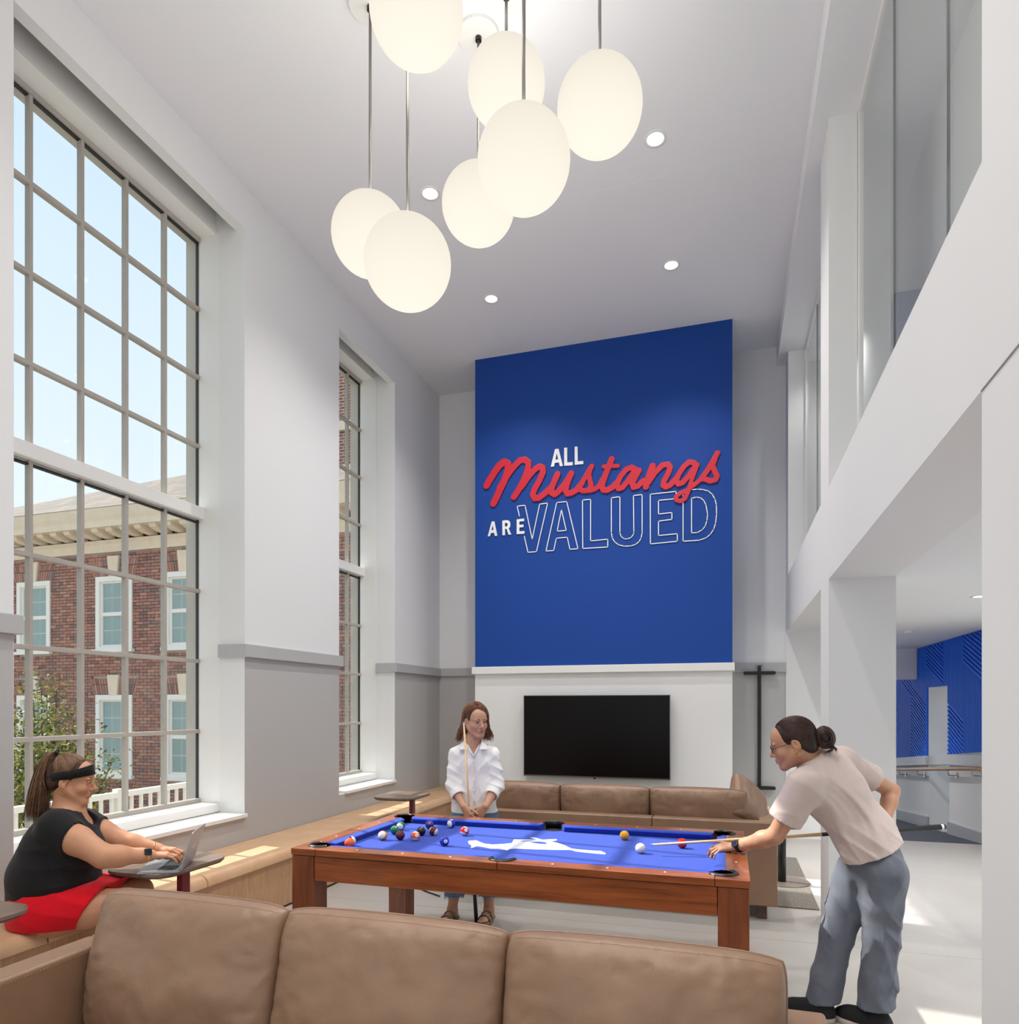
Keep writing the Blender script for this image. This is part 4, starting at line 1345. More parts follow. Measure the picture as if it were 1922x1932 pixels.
def pillow(name, cx_, zc_, w, h, t, xf, mat, parent, seed=0, n=3.0, nu=60, nv=44, puff=0.013, sag=0.0, stitch=True):
    """filled leather cushion: two bellied faces meeting in a seam; xf maps local (x across, y thickness, z up) to the room"""
    vs_, fs = [], []
    V = {}
    for side in (1, -1):
        for i in range(nu + 1):
            for j in range(nv + 1):
                u = -1 + 2 * i / nu; v = -1 + 2 * j / nv
                # denser sampling near the edges
                u = math.sin(u * PI / 2) * 0.55 + u * 0.45
                v = math.sin(v * PI / 2) * 0.55 + v * 0.45
                e = max(0.0, (1 - abs(u) ** n)) ** 0.36 * max(0.0, (1 - abs(v) ** n)) ** 0.36
                x = u * w / 2 * (1 - 0.030 * v ** 8) * (1 - 0.014 * (1 - v * v))
                z = v * h / 2 * (1 - 0.055 * u ** 8) * (1 + 0.035 * (1 - u * u) * max(0, v) ** 3)
                pv = Vector((u * 2.1 + seed * 7.3, v * 1.4 + seed * 3.1, side * 2.0))
                lump = mnoise.noise(pv * 1.3) * puff * 1.2 + mnoise.noise(pv * 3.1) * puff * 0.35
                # wrinkles that run away from the seams
                q = Vector((u * 9 + mnoise.noise(pv * 2) * 1.5 + seed, v * 2.2, seed * 1.3))
                wr = (1 - abs(mnoise.noise(q))) ** 7 * 0.016 * (abs(v) ** 1.6) * e
                q2 = Vector((u * 2.2, v * 8 + mnoise.noise(pv * 2.3) * 1.6, seed * 2.3 + 5))
                wr += (1 - abs(mnoise.noise(q2))) ** 7 * 0.016 * (abs(u) ** 3.0) * e
                dpt = e * (t / 2 + lump) - wr * min(1.0, (w / 0.78) ** 2)
                # belly sits low
                dpt *= 1 + 0.22 * (-v) * (1 - abs(v))
                z -= sag * (1 - u * u) * (v > 0) * v
                V[(side, i, j)] = (x + cx_, side * (dpt + 0.004), z + zc_)
    idx = {}
    for key, p in V.items():
        idx[key] = len(vs_); vs_.append(tuple(xf(Vector(p))))
    for side in (1, -1):
        for i in range(nu):
            for j in range(nv):
                q = [idx[(side, i, j)], idx[(side, i + 1, j)], idx[(side, i + 1, j + 1)], idx[(side, i, j + 1)]]
                fs.append(tuple(q if side < 0 else q[::-1]))
    ring = [(i, 0) for i in range(nu)] + [(nu, j) for j in range(nv)] + [(i, nv) for i in range(nu, 0, -1)] + [(0, j) for j in range(nv, 0, -1)]
    for a, b in zip(ring, ring[1:] + ring[:1]):
        fs.append((idx[(1,) + a], idx[(1,) + b], idx[(-1,) + b], idx[(-1,) + a]))
    o = MB().add(vs_, fs).build(name, mat, parent, smooth=True)
    # piped edge and a row of stitches along the top
    pp = [xf(Vector(((V[(1,) + a][0]), 0.0, V[(1,) + a][2]))) for a in ring]
    MB().tube(pp + [pp[0]], 0.0048, 6, cap=False).build('piping', mat, o, smooth=True)
    if stitch:
        st = MB()
        for i in range(3, nu - 3):
            for k in range(3):
                f = k / 3
                a, b = Vector(V[(stitch, i, nv - 2)]), Vector(V[(stitch, i + 1, nv - 2)])
                p0, p1 = a.lerp(b, f), a.lerp(b, f + 0.17)
                off = Vector((0, stitch * 0.0015, 0.0008))
                st.tube([xf(p0 + off), xf(p1 + off)], 0.0009, 4)
        st.build('stitching', M['thread'], o, kind='stuff')
    return o

def sofa(label, x0, x1, yb, face, arm_w=0.125, cush=None, cush_w=None):
    """face=-1: the seat looks towards the photographer; +1: away. yb = back plane"""
    D = 0.92
    yf = yb + face * D
    s = thing('sofa', label, 'sofa', ((x0 + x1) / 2, (yb + yf) / 2, 0), group='brown leather three seat sofas')
    def bx(nm, a, b, y_0, y_1, z0, z1, bev=0.02, mat=None):
        lo_, hi_ = min(y_0, y_1), max(y_0, y_1)
        return box(nm, a, b, lo_, hi_, z0, z1, mat or M['brown'], s, bevel=bev, bseg=3)
    xm = (x0 + x1) / 2 + 0.35 * 0
    for nm, a, b in (('back_frame', x0, xm + 0.36), ('back_frame', xm + 0.362, x1)):
        bx(nm, a, b, yb, yb + face * 0.12, 0.11, 0.73, 0.012)
    bx('arm', x0, x0 + arm_w, yb + face * 0.121, yf, 0.11, 0.73, 0.014)
    bx('arm', x1 - arm_w, x1, yb + face * 0.121, yf, 0.11, 0.73, 0.014)
    bx('seat_base', x0 + arm_w + 0.002, x1 - arm_w - 0.002, yb + face * 0.121, yf - face * 0.02, 0.11, 0.28, 0.01)
    # stitched welt on the arm tops
    for xa in (x0 + arm_w + 0.0005, x0 - 0.0005, x1 - arm_w - 0.0005, x1 + 0.0005):
        st = MB()
        k = 0
        y = 0.14
        while y < D - 0.02:
            st.box(xa - 0.001, xa + 0.001, *sorted((yb + face * y, yb + face * (y + 0.0045))), 0.713, 0.7145)
            y += 0.011
        st.build('stitching', M['thread'], s, kind='stuff')
    n = 3
    wi = (x1 - x0 - 2 * arm_w) / n
    for i in range(n):
        a = x0 + arm_w + i * wi
        o = MB()
        o.box(a + 0.002, a + wi - 0.002, *sorted((yb + face * 0.22, yf + face * 0.01)), 0.282, 0.45)
        o.build('seat_cushion', M['brown'], s, bevel=0.035, bseg=5)
    for xa in (x0 + 0.07, x1 - 0.14):
        for ya in (yb + face * 0.06, yf - face * 0.12):
            box('leg', xa, xa + 0.07, *sorted((ya, ya + face * 0.05)), 0.0, 0.115, M['sleg'], s, bevel=0.003)
    return s

def back_cushions(s, x0, wi, n, yb, face, w_, h_, lean, zc_, seedb, th=0.20, stitch=True):
    for i in range(n):
        xc_ = x0 + (i + 0.5) * wi
        a = math.radians(lean) * face
        def xf(p, xc_=xc_, i=i):
            # local y = thickness (towards the sitter), local z = up
            y = p.y * math.cos(a) - (p.z) * math.sin(a) * 1.0
            z = p.y * math.sin(a) * face * face * 0 + p.z * math.cos(a) + (p.y * math.sin(a))
            return Vector((xc_ + p.x, yb + y, zc_ + z))
        pillow('back_cushion', 0, 0, w_, h_, th, xf, M['brown'], s, seed=seedb + i * 1.7, stitch=(face if stitch else False))

near = sofa('brown leather sofa in the foreground, facing the camera, with three large back cushions', -2.30, 0.265, 2.13, -1, arm_w=0.115)
back_cushions(near, -2.185, 0.778, 3, 1.955, -1, 0.79, 0.50, 11, 0.672, 0.3, th=0.25)
far = sofa('brown leather sofa behind the pool table, seen from its back', -2.185, 0.356, 5.42, 1)
back_cushions(far, -2.06, 0.735, 3, 5.66, 1, 0.745, 0.52, 10, 0.685, 5.3, th=0.22, stitch=False)
# loose scatter cushion standing in the far sofa's right corner
def _xf(p):
    R = Matrix.Rotation(math.radians(62), 3, 'Z') @ Matrix.Rotation(math.radians(-22), 3, 'X') @ Matrix.Rotation(math.radians(38), 3, 'Y')
    return R @ p + Vector((0.165, 5.80, 0.80))
sc_ = thing('scatter_cushion', 'brown leather scatter cushion standing on its corner at the right end of the far sofa', 'cushion', (0.135, 5.76, 0.6))
pillow('cover', 0, 0, 0.40, 0.40, 0.17, _xf, M['brown'], sc_, seed=9.1, puff=0.006, stitch=False)

# ---- rug and pedestal table behind the far sofa
def _rug():
    k = NT('grey flecked rug')
    co = k.coords()
    f = k.noise(co, 130, 3, 0.7)
    k.l(k.ramp(f, [(0.42, srgb(96, 90, 84)), (0.58, srgb(124, 118, 110)), (0.66, srgb(206, 198, 184))]), k.b.inputs['Base Color'])
    k.b.inputs['Roughness'].default_value = 1.0
    k.bump(k.noise(co, 400, 2), 0.5, 0.004)
    return k.m
rg = box('rug', -2.6, 0.69, 5.84, 7.75, 0.0, 0.008, _rug())
tag(rg, 'grey flecked rug under the far sofa', 'rug')
pd = thing('pedestal_table', 'small black pedestal table with a round base, behind the far sofa on the rug', 'pedestal table', (0.50, 6.66, 0.008))
MB().lathe([(0.0001, 0.016), (0.205, 0.010), (0.21, 0.004), (0.21, 0.0), (0.0001, 0.0)], (0.50, 6.66, 0.008), 40).build('base', plain('bronze base', srgb(110, 98, 90), 0.35, metal=0.3), pd, smooth=False)
MB().tube([(0.47, 6.62, 0.02), (0.47, 6.62, 0.52)], 0.035, 18).build('column', M['black'], pd, smooth=True)
MB().prism_z(rrect(0.28, 0.62, 6.42, 6.82, 0.1, 6), 0.52, 0.54).build('top', M['walnut'], pd)
bs = thing('low_shelf', 'low pale shelf box against the back wall right of the chimney breast', 'shelf', (0.45, 8.80, 0))
box('carcass', 0.30, 0.655, 8.55, 8.915, 0.05, 0.16, M['tan'], bs, bevel=0.004)
box('foot', 0.585, 0.65, 8.56, 8.60, 0.0, 0.05, M['trim'], bs)
box('foot', 0.31, 0.37, 8.56, 8.60, 0.0, 0.05, M['trim'], bs)
# power lead under the pool table
ld = MB().tube([(-2.75, 5.62, 0.007), (-2.45, 5.40, 0.007), (-2.28, 5.30, 0.007)], 0.006, 6).build('power_cord', M['black'])
tag(ld, 'thin black power cord on the floor under the pool table', 'cord')

# ================================================================ OUTSIDE THE WINDOWS
gr = box('ground', -60, XG - 0.14, -20, 60, -1.6, -1.5, plain('outdoor paving', srgb(150, 146, 136), 0.9, var=0.12, vscale=2))
gr['kind'] = 'structure'
YF = 14.0
def _brick():
    k = NT('red brown brick')
    oi = k.n('ShaderNodeObjectInfo'); ge = k.n('ShaderNodeNewGeometry')
    ad = k.n('ShaderNodeMath', operation='ADD'); k.l(oi.outputs['Random'], ad.inputs[0]); k.l(ge.outputs['Random Per Island'], ad.inputs[1])
    fr = k.n('ShaderNodeMath', operation='FRACT'); k.l(ad.outputs[0], fr.inputs[0])
    c = k.ramp(fr.outputs[0], [(0.0, srgb(132, 98, 88)), (0.2, srgb(160, 112, 98)), (0.45, srgb(176, 124, 106)), (0.62, srgb(140, 112, 106)), (0.8, srgb(186, 138, 118)), (0.93, srgb(112, 98, 98)), (1.0, srgb(168, 118, 102))])
    k.l(c, k.b.inputs['Base Color'])
    k.b.inputs['Roughness'].default_value = 0.9
    return k.m
M['brick'] = _brick()
M['lime'] = plain('limestone', srgb(226, 210, 188), 0.85, var=0.05, vscale=4)
M['sash'] = plain('painted sash', srgb(238, 234, 228), 0.6)
M['pane_out'] = plain('house window glass', srgb(132, 158, 158), 0.08, spec=0.8)  # pale teal reflection painted into the pane colour
bd = thing('brick_building', 'red brick building with white sash windows, stone cornice and shingled hip roof across the yard', 'building', (-13, YF + 4, -1.5))
MB().box(-21.0, -5.0, YF + 0.06, YF + 9, -1.5, 5.62).build('mortar_wall', plain('mortar', srgb(214, 202, 190), 0.95), bd)
WXS = [-17.99, -15.19, -12.94, -10.4]
ROWS = [(3.05, 4.95), (-0.22, 1.86)]
WH = 0.605
def cut_brick(x0, x1, z0, z1):
    """what is left of a brick beside the openings and their flat arches"""
    pieces = [(x0, x1)]
    for wx in WXS:
        for a, b in ROWS:
            half = None
            if z1 > a - 0.08 and z0 < b: half = WH
            elif z1 > b and z0 < b + 0.43: half = WH + 0.11 + 0.06 * ((z0 + z1) / 2 - b) / 0.43
            if half is None: continue
            out = []
            for p, q in pieces:
                if q <= wx - half or p >= wx + half: out.append((p, q)); continue
                if p < wx - half: out.append((p, wx - half))
                if q > wx + half: out.append((wx + half, q))
            pieces = out
    return [p for p in pieces if p[1] - p[0] > 0.02]
bricks = []
CH, BL, JT = 0.082, 0.232, 0.014
nz = int((5.60 + 1.5) / CH)
for r in range(nz):
    z0 = -1.5 + r * CH
    off = (r % 2) * (BL + JT) / 2
    x = -21.0 - off
    head_row = (r % 6 == 5)
    step = (BL + JT) if not head_row else (BL + JT) / 2
    while x < -5.0:
        x0, x1 = max(x, -21.0), min(x + step - JT, -5.0)
        if x1 - x0 > 0.05:
            bricks += [(round(p, 3), round(q, 3), z0, z0 + CH - JT) for p, q in cut_brick(x0, x1, z0, z0 + CH - JT)]
        x += step
def vis(b):
    x, z = (b[0] + b[1]) / 2, b[2]
    return -14.1 < x < -12.15 and 0.4 < z < 5.6
cand = [b for b in bricks if vis(b)]
cand.sort(key=lambda b: -b[0])
single = set(cand[:300])
rest = MB()
for b in bricks:
    if b not in single:
        rest.box(b[0], b[1], YF, YF + 0.09, b[2], b[3])
rest.build('brick_courses', M['brick'], bd, kind='stuff')
_bm = {}
for b in cand[:300]:
    wdt = round(b[1] - b[0], 3)
    if wdt not in _bm:
        m_ = MB().box(-wdt / 2, wdt / 2, 0, 0.09, 0, CH - JT).mesh('brick')
        m_.materials.append(M['brick'])
        _bm[wdt] = m_
    o = link(bpy.data.objects.new('brick', _bm[wdt]))
    o.parent = bd
    o.location = Vector(((b[0] + b[1]) / 2, YF + random.uniform(-0.002, 0.002), b[2])) - Vector((-13, YF + 4, -1.5))
# windows of the house
for wx in WXS:
    for (a, b) in ROWS:
        w = MB()
        w.box(wx - WH, wx - WH + 0.13, YF - 0.03, YF + 0.12, a + 0.07, b - 0.13).box(wx + WH - 0.13, wx + WH, YF - 0.03, YF + 0.12, a + 0.07, b - 0.13).box(wx - WH, wx + WH, YF - 0.03, YF + 0.12, b - 0.13, b).box(wx - WH, wx + WH, YF - 0.03, YF + 0.12, a, a + 0.07)
        wo = w.build('window', M['sash'], bd)
        MB().box(wx - WH - 0.06, wx + WH + 0.06, YF - 0.10, YF + 0.05, a - 0.08, a).build('sill', M['sash'], wo)
        g0, g1, h0, h1 = wx - WH + 0.13, wx + WH - 0.13, a + 0.07, b - 0.13
        mid = (h0 + h1) / 2
        s = MB()
        for u, v in ((h0, mid), (mid, h1)):
            s.box(g0, g0 + 0.05, YF + 0.03, YF + 0.09, u + 0.05, v - 0.045).box(g1 - 0.05, g1, YF + 0.03, YF + 0.09, u + 0.05, v - 0.045).box(g0, g1, YF + 0.03, YF + 0.09, u, u + 0.05).box(g0, g1, YF + 0.03, YF + 0.09, v - 0.045, v)
        s.build('sash', M['sash'], wo)
        for half in ((h0 + 0.05, mid - 0.045), (mid + 0.05, h1 - 0.045)):
            pw = (g1 - g0 - 0.10) / 3
            ph = (half[1] - half[0]) / 2
            for i in range(3):
                for j in range(2):
                    MB().box(g0 + 0.05 + i * pw + 0.012, g0 + 0.05 + (i + 1) * pw - 0.012, YF + 0.055, YF + 0.06, half[0] + j * ph + 0.012, half[0] + (j + 1) * ph - 0.012).build('pane', M['pane_out'], wo)
        box('muntin', g0, g1, YF + 0.062, YF + 0.085, h0, h1, M['sash'], wo)
        # flat arch of slanted bricks with a stone keystone
        ks = MB().prism([(wx - 0.13, b + 0.0), (wx + 0.13, b), (wx + 0.19, b + 0.52), (wx - 0.19, b + 0.52)], lambda q: (q[0], YF - 0.05, q[1]), lambda q: (q[0], YF + 0.08, q[1])).build('keystone', M['lime'], bd)
        for sd in (-1, 1):
            for i in range(7):
                f0, f1 = i / 7, (i + 0.84) / 7
                xb = lambda f: wx + sd * (0.14 + f * (WH - 0.04))
                xt = lambda f: wx + sd * (0.20 + f * (WH + 0.02))
                for lv in ((0.0, 0.26), (0.275, 0.43)):
                    def at(f, z):
                        t = z / 0.43
                        return (xb(f) * (1 - t) + xt(f) * t, b + z)
                    MB().prism([at(f0, lv[0]), at(f1, lv[0]), at(f1, lv[1]), at(f0, lv[1])], lambda q: (q[0], YF - 0.004, q[1]), lambda q: (q[0], YF + 0.08, q[1])).build('arch_brick', M['brick'], bd)
# cornice with brackets
MB().prism([(YF + 0.05, 5.58), (YF - 0.03, 5.58), (YF - 0.05, 5.78), (YF - 0.10, 5.82), (YF - 0.10, 5.88), (YF + 0.05, 5.88)], lambda q: (-21.1, q[0], q[1]), lambda q: (-5.0, q[0], q[1])).build('frieze', M['lime'], bd)
MB().prism([(YF + 0.05, 6.06), (YF - 0.62, 6.06), (YF - 0.64, 6.20), (YF - 0.70, 6.30), (YF - 0.76, 6.44), (YF - 0.76, 6.50), (YF + 0.05, 6.50)], lambda q: (-21.7, q[0], q[1]), lambda q: (-5.0, q[0], q[1])).build('cornice', M['lime'], bd)
x = -20.9
while x < -5.2:
    MB().prism([(YF + 0.02, 5.90), (YF - 0.30, 5.92), (YF - 0.50, 5.98), (YF - 0.54, 6.06), (YF + 0.02, 6.06)], lambda q: (x, q[0], q[1]), lambda q: (x + 0.20, q[0], q[1])).build('bracket', M['lime'], bd)
    x += 0.46
# hip roof with shingle courses
def _shingle():
    k = NT('weathered shingles')
    co = k.coords((1, 1, 1))
    br = k.n('ShaderNodeTexBrick', Scale=1.0)
    br.inputs['Color1'].default_value = srgb(150, 132, 118); br.inputs['Color2'].default_value = srgb(122, 112, 106); br.inputs['Mortar'].default_value = srgb(84, 76, 70)
    br.inputs['Brick Width'].default_value = 0.45; br.inputs['Row Height'].default_value = 0.16; br.inputs['Mortar Size'].default_value = 0.012
    mp = k.coords((1, 1, 1), (math.radians(90), 0, 0))
    k.l(mp, br.inputs['Vector'])
    k.l(br.outputs['Color'], k.b.inputs['Base Color'])
    k.b.inputs['Roughness'].default_value = 0.9
    return k.m
ey = YF - 0.78
rz = 6.50
hp = 0.52
T = 6.0
rf = MB()
rf.add([(-21.75, ey, rz), (-4.9, ey, rz), (-4.9, ey + T, rz + hp * T), (-21.75 + T, ey + T, rz + hp * T), (-21.75, ey + 2 * T, rz), (-4.9, ey + 2 * T, rz)],
       [(0, 1, 2, 3), (0, 3, 4), (3, 2, 5, 4), (0, 4, 5, 1), (1, 5, 2)])
rf.build('roof', _shingle(), bd)
def _bt():
    k = NT('far brickwork')
    br = k.n('ShaderNodeTexBrick', Scale=1.0)
    br.inputs['Color1'].default_value = srgb(150, 94, 78); br.inputs['Color2'].default_value = srgb(118, 78, 70); br.inputs['Mortar'].default_value = srgb(190, 174, 160)
    br.inputs['Brick Width'].default_value = 0.24; br.inputs['Row Height'].default_value = 0.082; br.inputs['Mortar Size'].default_value = 0.012
    k.l(k.coords((1, 1, 1), (math.radians(90), 0, 0)), br.inputs['Vector'])
    k.l(br.outputs['Color'], k.b.inputs['Base Color'])
    k.b.inputs['Roughness'].default_value = 0.9
    return k.m
ch = MB().box(-10.6, -8.0, 16.2, 17.4, 6.0, 11.2).build('chimney', _bt(), bd)
MB().box(-10.7, -7.9, 16.1, 17.5, 8.9, 9.15).build('chimney_band', M['lime'], ch)

# white balustrade of the terrace outside
tr_ = thing('balustrade', 'white wooden balustrade with square balusters on the terrace outside the big window', 'balustrade', (-6.5, 6.0, -0.5))
box('top_rail', -6.545, -6.455, 2.6, 9.4, 0.565, 0.625, M['sash'], tr_)
box('bottom_rail', -6.53, -6.47, 2.6, 9.4, -0.10, -0.05, M['sash'], tr_)
y = 2.7
while y < 9.4:
    box('baluster', -6.515, -6.485, y, y + 0.03, -0.05, 0.565, M['sash'], tr_)
    y += 0.135
for y in (2.6, 6.0, 9.36):
    box('post', -6.54, -6.46, y, y + 0.08, -1.5, 0.66, M['sash'], tr_)

# leafy shrub beyond the balustrade
sh = thing('shrub', 'sunlit green leafy shrub behind the seated woman outside the window', 'shrub', (-8.24, 6.6, -1.5))
rs = random.Random(3)
st = MB()
tips = []
for i in range(22):
    a = rs.uniform(0, 2 * PI); rr = rs.uniform(0.1, 0.9)
    p0 = Vector((-8.24 + 0.08 * math.cos(a), 6.6 + 0.08 * math.sin(a), -1.5))
    p1 = Vector((-8.24 + rr * 0.6 * math.cos(a), 6.6 + rr * 0.6 * math.sin(a), rs.uniform(-0.2, 0.6)))
    p2 = Vector((-8.24 + rr * math.cos(a), 6.6 + rr * math.sin(a), rs.uniform(0.7, 1.85)))
    st.tube([p0, p1, p2], [0.03, 0.018, 0.006], 5)
    tips.append((p1, p2))
st.build('stems', plain('bark', srgb(96, 78, 62), 0.9), sh)
lv = MB()
for i in range(8500):
    p1, p2 = rs.choice(tips)
    t = rs.uniform(-0.6, 1.08)
    c = p1.lerp(p2, t) + Vector((rs.gauss(0, 0.13), rs.gauss(0, 0.13), rs.gauss(0, 0.12)))
    d = Vector((rs.gauss(0, 1), rs.gauss(0, 1), rs.gauss(0.3, 0.8))).normalized()
    n = d.orthogonal().normalized()
    n = (Matrix.Rotation(rs.uniform(0, 6.28), 3, d) @ n)
    L, w_ = rs.uniform(0.05, 0.085), rs.uniform(0.012, 0.02)
    up_ = d.cross(n)
    lv.add([c, c + d * L * 0.5 + n * w_ + up_ * 0.006, c + d * L, c + d * L * 0.5 - n * w_ + up_ * 0.006], [(0, 1, 2), (0, 2, 3)])
def _leaf():
    k = NT('shrub leaves')
    ge = k.n('ShaderNodeNewGeometry')
    k.l(k.ramp(ge.outputs['Random Per Island'], [(0.0, srgb(62, 78, 34)), (0.5, srgb(112, 122, 56)), (1.0, srgb(178, 172, 84))]), k.b.inputs['Base Color'])
    k.b.inputs['Roughness'].default_value = 0.6
    return k.m
lv.build('leaves', _leaf(), sh, kind='stuff')

# ================================================================ PEOPLE
def skin_mat(name, base):
    k = NT(name)
    at = k.n('ShaderNodeVertexColor'); at.layer_name = 'tone'
    co = k.coords()
    f = k.noise(co, 35, 4)
    mx = k.n('ShaderNodeMix', data_type='RGBA', blend_type='MULTIPLY'); mx.inputs[0].default_value = 1.0
    k.l(at.outputs['Color'], mx.inputs[6])
    k.l(k.ramp(f, [(0.3, (0.93, 0.91, 0.90, 1)), (0.7, (1, 1, 1, 1))]), mx.inputs[7])
    k.l(mx.outputs[2], k.b.inputs['Base Color'])
    k.b.inputs['Roughness'].default_value = 0.48
    k.b.inputs['Specular IOR Level'].default_value = 0.35
    k.b.inputs['Subsurface Weight'].default_value = 0.12
    k.b.inputs['Subsurface Radius'].default_value = (0.012, 0.005, 0.003)
    k.b.inputs['Subsurface Scale'].default_value = 0.5
    return k.m
def fabric(name, col, rough=0.85, weave=700, var=0.06):
    k = NT(name)
    co = k.coords()
    f = k.noise(co, 12, 5)
    a = tuple(c * (1 - var) for c in col[:3]) + (1,); b = tuple(min(1, c * (1 + var)) for c in col[:3]) + (1,)
    k.l(k.ramp(f, [(0.3, a), (0.7, b)]), k.b.inputs['Base Color'])
    k.b.inputs['Roughness'].default_value = rough
    k.b.inputs['Specular IOR Level'].default_value = 0.15
    k.b.inputs['Sheen Weight'].default_value = 0.12
    k.bump(k.noise(co, weave, 2), 0.12, 0.001)
    return k.m
def hair_mat(name, dark, light, strands=1.0):
    k = NT(name)
    ge = k.n('ShaderNodeNewGeometry')
    co = k.coords()
    f = k.noise(co, 60, 3)
    ad = k.n('ShaderNodeMath', operation='MULTIPLY_ADD'); k.l(ge.outputs['Random Per Island'], ad.inputs[0]); ad.inputs[1].default_value = 0.7 * strands
    k.l(f, ad.inputs[2])
    k.l(k.ramp(ad.outputs[0], [(0.35, dark), (1.05, light)]), k.b.inputs['Base Color'])
    k.b.inputs['Roughness'].default_value = 0.38
    k.b.inputs['Specular IOR Level'].default_value = 0.4
    return k.m

def frame_from(fwd, up=(0, 0, 1), roll=0.0):
    """columns: right, forward, up"""
    f = Vector(fwd).normalized()
    r = f.cross(Vector(up)).normalized()
    u = r.cross(f).normalized()
    if roll:
        q = Matrix.Rotation(roll, 3, f)
        r, u = q @ r, q @ u
    return np.array([[r.x, f.x, u.x], [r.y, f.y, u.y], [r.z, f.z, u.z]], np.float32)

class Head:
    def __init__(self, c, fwd, up=(0, 0, 1), s=1.0, roll=0.0, w=1.0):
        self.c = np.array(c, np.float32); self.R = frame_from(fwd, up, roll); self.s = s; self.w = w
    def p(self, x, y, z):
        return self.c + self.R @ (np.array((x * self.w, y, z), np.float32) * self.s)
    def loc(self, P):
        return ((P - self.c) @ self.R) / self.s
    def solid(self, S, smile=0.0):
        s, R = self.s, self.R
        E_ = lambda c, r, k=0.02, sub=False, rot=None: S.ell(self.p(*c), np.array(r) * s, R if rot is None else R @ rot, k * s, sub)
        E_((0, -0.012, 0.036), (0.074, 0.094, 0.086), 0.0)
        E_((0, 0.030, -0.022), (0.060, 0.066, 0.088), 0.03)
        E_((0, 0.050, 0.045), (0.056, 0.046, 0.050), 0.03)           # forehead
        for sd in (-1, 1):
            S.cone(self.p(sd * 0.056, 0.000, -0.045), self.p(sd * 0.020, 0.070, -0.098), 0.021 * s, 0.018 * s, 0.025 * s)
            E_((sd * 0.036, 0.062, -0.030), (0.027, 0.026, 0.024), 0.022)    # cheek
            E_((sd * 0.031, 0.0865, 0.022), (0.022, 0.008, 0.0065), 0.012)   # brow
        E_((0, 0.080, -0.099), (0.020, 0.015, 0.015), 0.018)         # chin
        for sd in (-1, 1):
            E_((sd * 0.0315, 0.0985, 0.0045), (0.0165, 0.0135, 0.0100), 0.010, True)   # eye socket
            E_((sd * 0.0315, 0.0800, 0.0040), (0.0150, 0.0130, 0.0120), 0.003)         # closed-in eyelid mound
        S.cone(self.p(0, 0.091, 0.012), self.p(0, 0.1125, -0.026), 0.0068 * s, 0.0098 * s, 0.014 * s)
        E_((0, 0.1125, -0.0305), (0.0098, 0.0098, 0.0088), 0.007)
        for sd in (-1, 1):
            E_((sd * 0.0115, 0.1000, -0.0345), (0.0072, 0.0090, 0.0066), 0.006)
            E_((sd * 0.0065, 0.1060, -0.0405), (0.0035, 0.0045, 0.0030), 0.002, True)
        E_((0, 0.0885, -0.062), (0.026, 0.014, 0.018), 0.016)        # muzzle
        E_((0, 0.0990, -0.0565), (0.0200, 0.0070, 0.0050), 0.004)    # lips
        E_((0, 0.0980, -0.0680), (0.0170, 0.0075, 0.0058), 0.004)
        E_((0, 0.1080, -0.0622), (0.0235, 0.0100, 0.0013), 0.002, True)
        for sd in (-1, 1):
            E_((sd * (0.0245 + smile * 0.003), 0.0930, -0.0600 + smile * 0.004), (0.004, 0.007, 0.003), 0.004, True)
            # ears
            t = math.radians(14)
            rot = np.array([[1, 0, 0], [0, math.cos(t), math.sin(t)], [0, -math.sin(t), math.cos(t)]], np.float32)
            E_((sd * 0.0765, -0.012, -0.004), (0.0095, 0.0185, 0.0300), 0.006, False, rot)
            E_((sd * 0.0855, -0.006, 0.002), (0.0085, 0.0095, 0.0170), 0.003, True, rot)
            E_((sd * 0.0755, -0.004, -0.028), (0.0065, 0.008, 0.009), 0.006)
    def tones(self, base):
        lip = (base[0] * 0.80, base[1] * 0.50, base[2] * 0.50)
        blush = (base[0] * 1.0, base[1] * 0.88, base[2] * 0.86)
        return [((0, 0.101, -0.0565), (0.022, 0.014, 0.0062), lip, 0.75), ((0, 0.100, -0.0680), (0.019, 0.014, 0.0065), lip, 0.75),
                ((0.040, 0.075, -0.030), (0.024, 0.03, 0.020), blush, 0.6), ((-0.040, 0.075, -0.030), (0.024, 0.03, 0.020), blush, 0.6),
                ((0, 0.115, -0.030), (0.014, 0.014, 0.012), blush, 0.5),
                ((0.0315, 0.092, 0.0115), (0.018, 0.016, 0.004), (base[0] * 0.75, base[1] * 0.66, base[2] * 0.62), 0.4), ((-0.0315, 0.092, 0.0115), (0.018, 0.016, 0.004), (base[0] * 0.75, base[1] * 0.66, base[2] * 0.62), 0.4),
                ((0, 0.108, -0.0625), (0.022, 0.01, 0.0016), (base[0] * 0.35, base[1] * 0.2, base[2] * 0.2), 0.9)]
    def box(self, m=0.165):
        return self.c - m * self.s, self.c + m * self.s

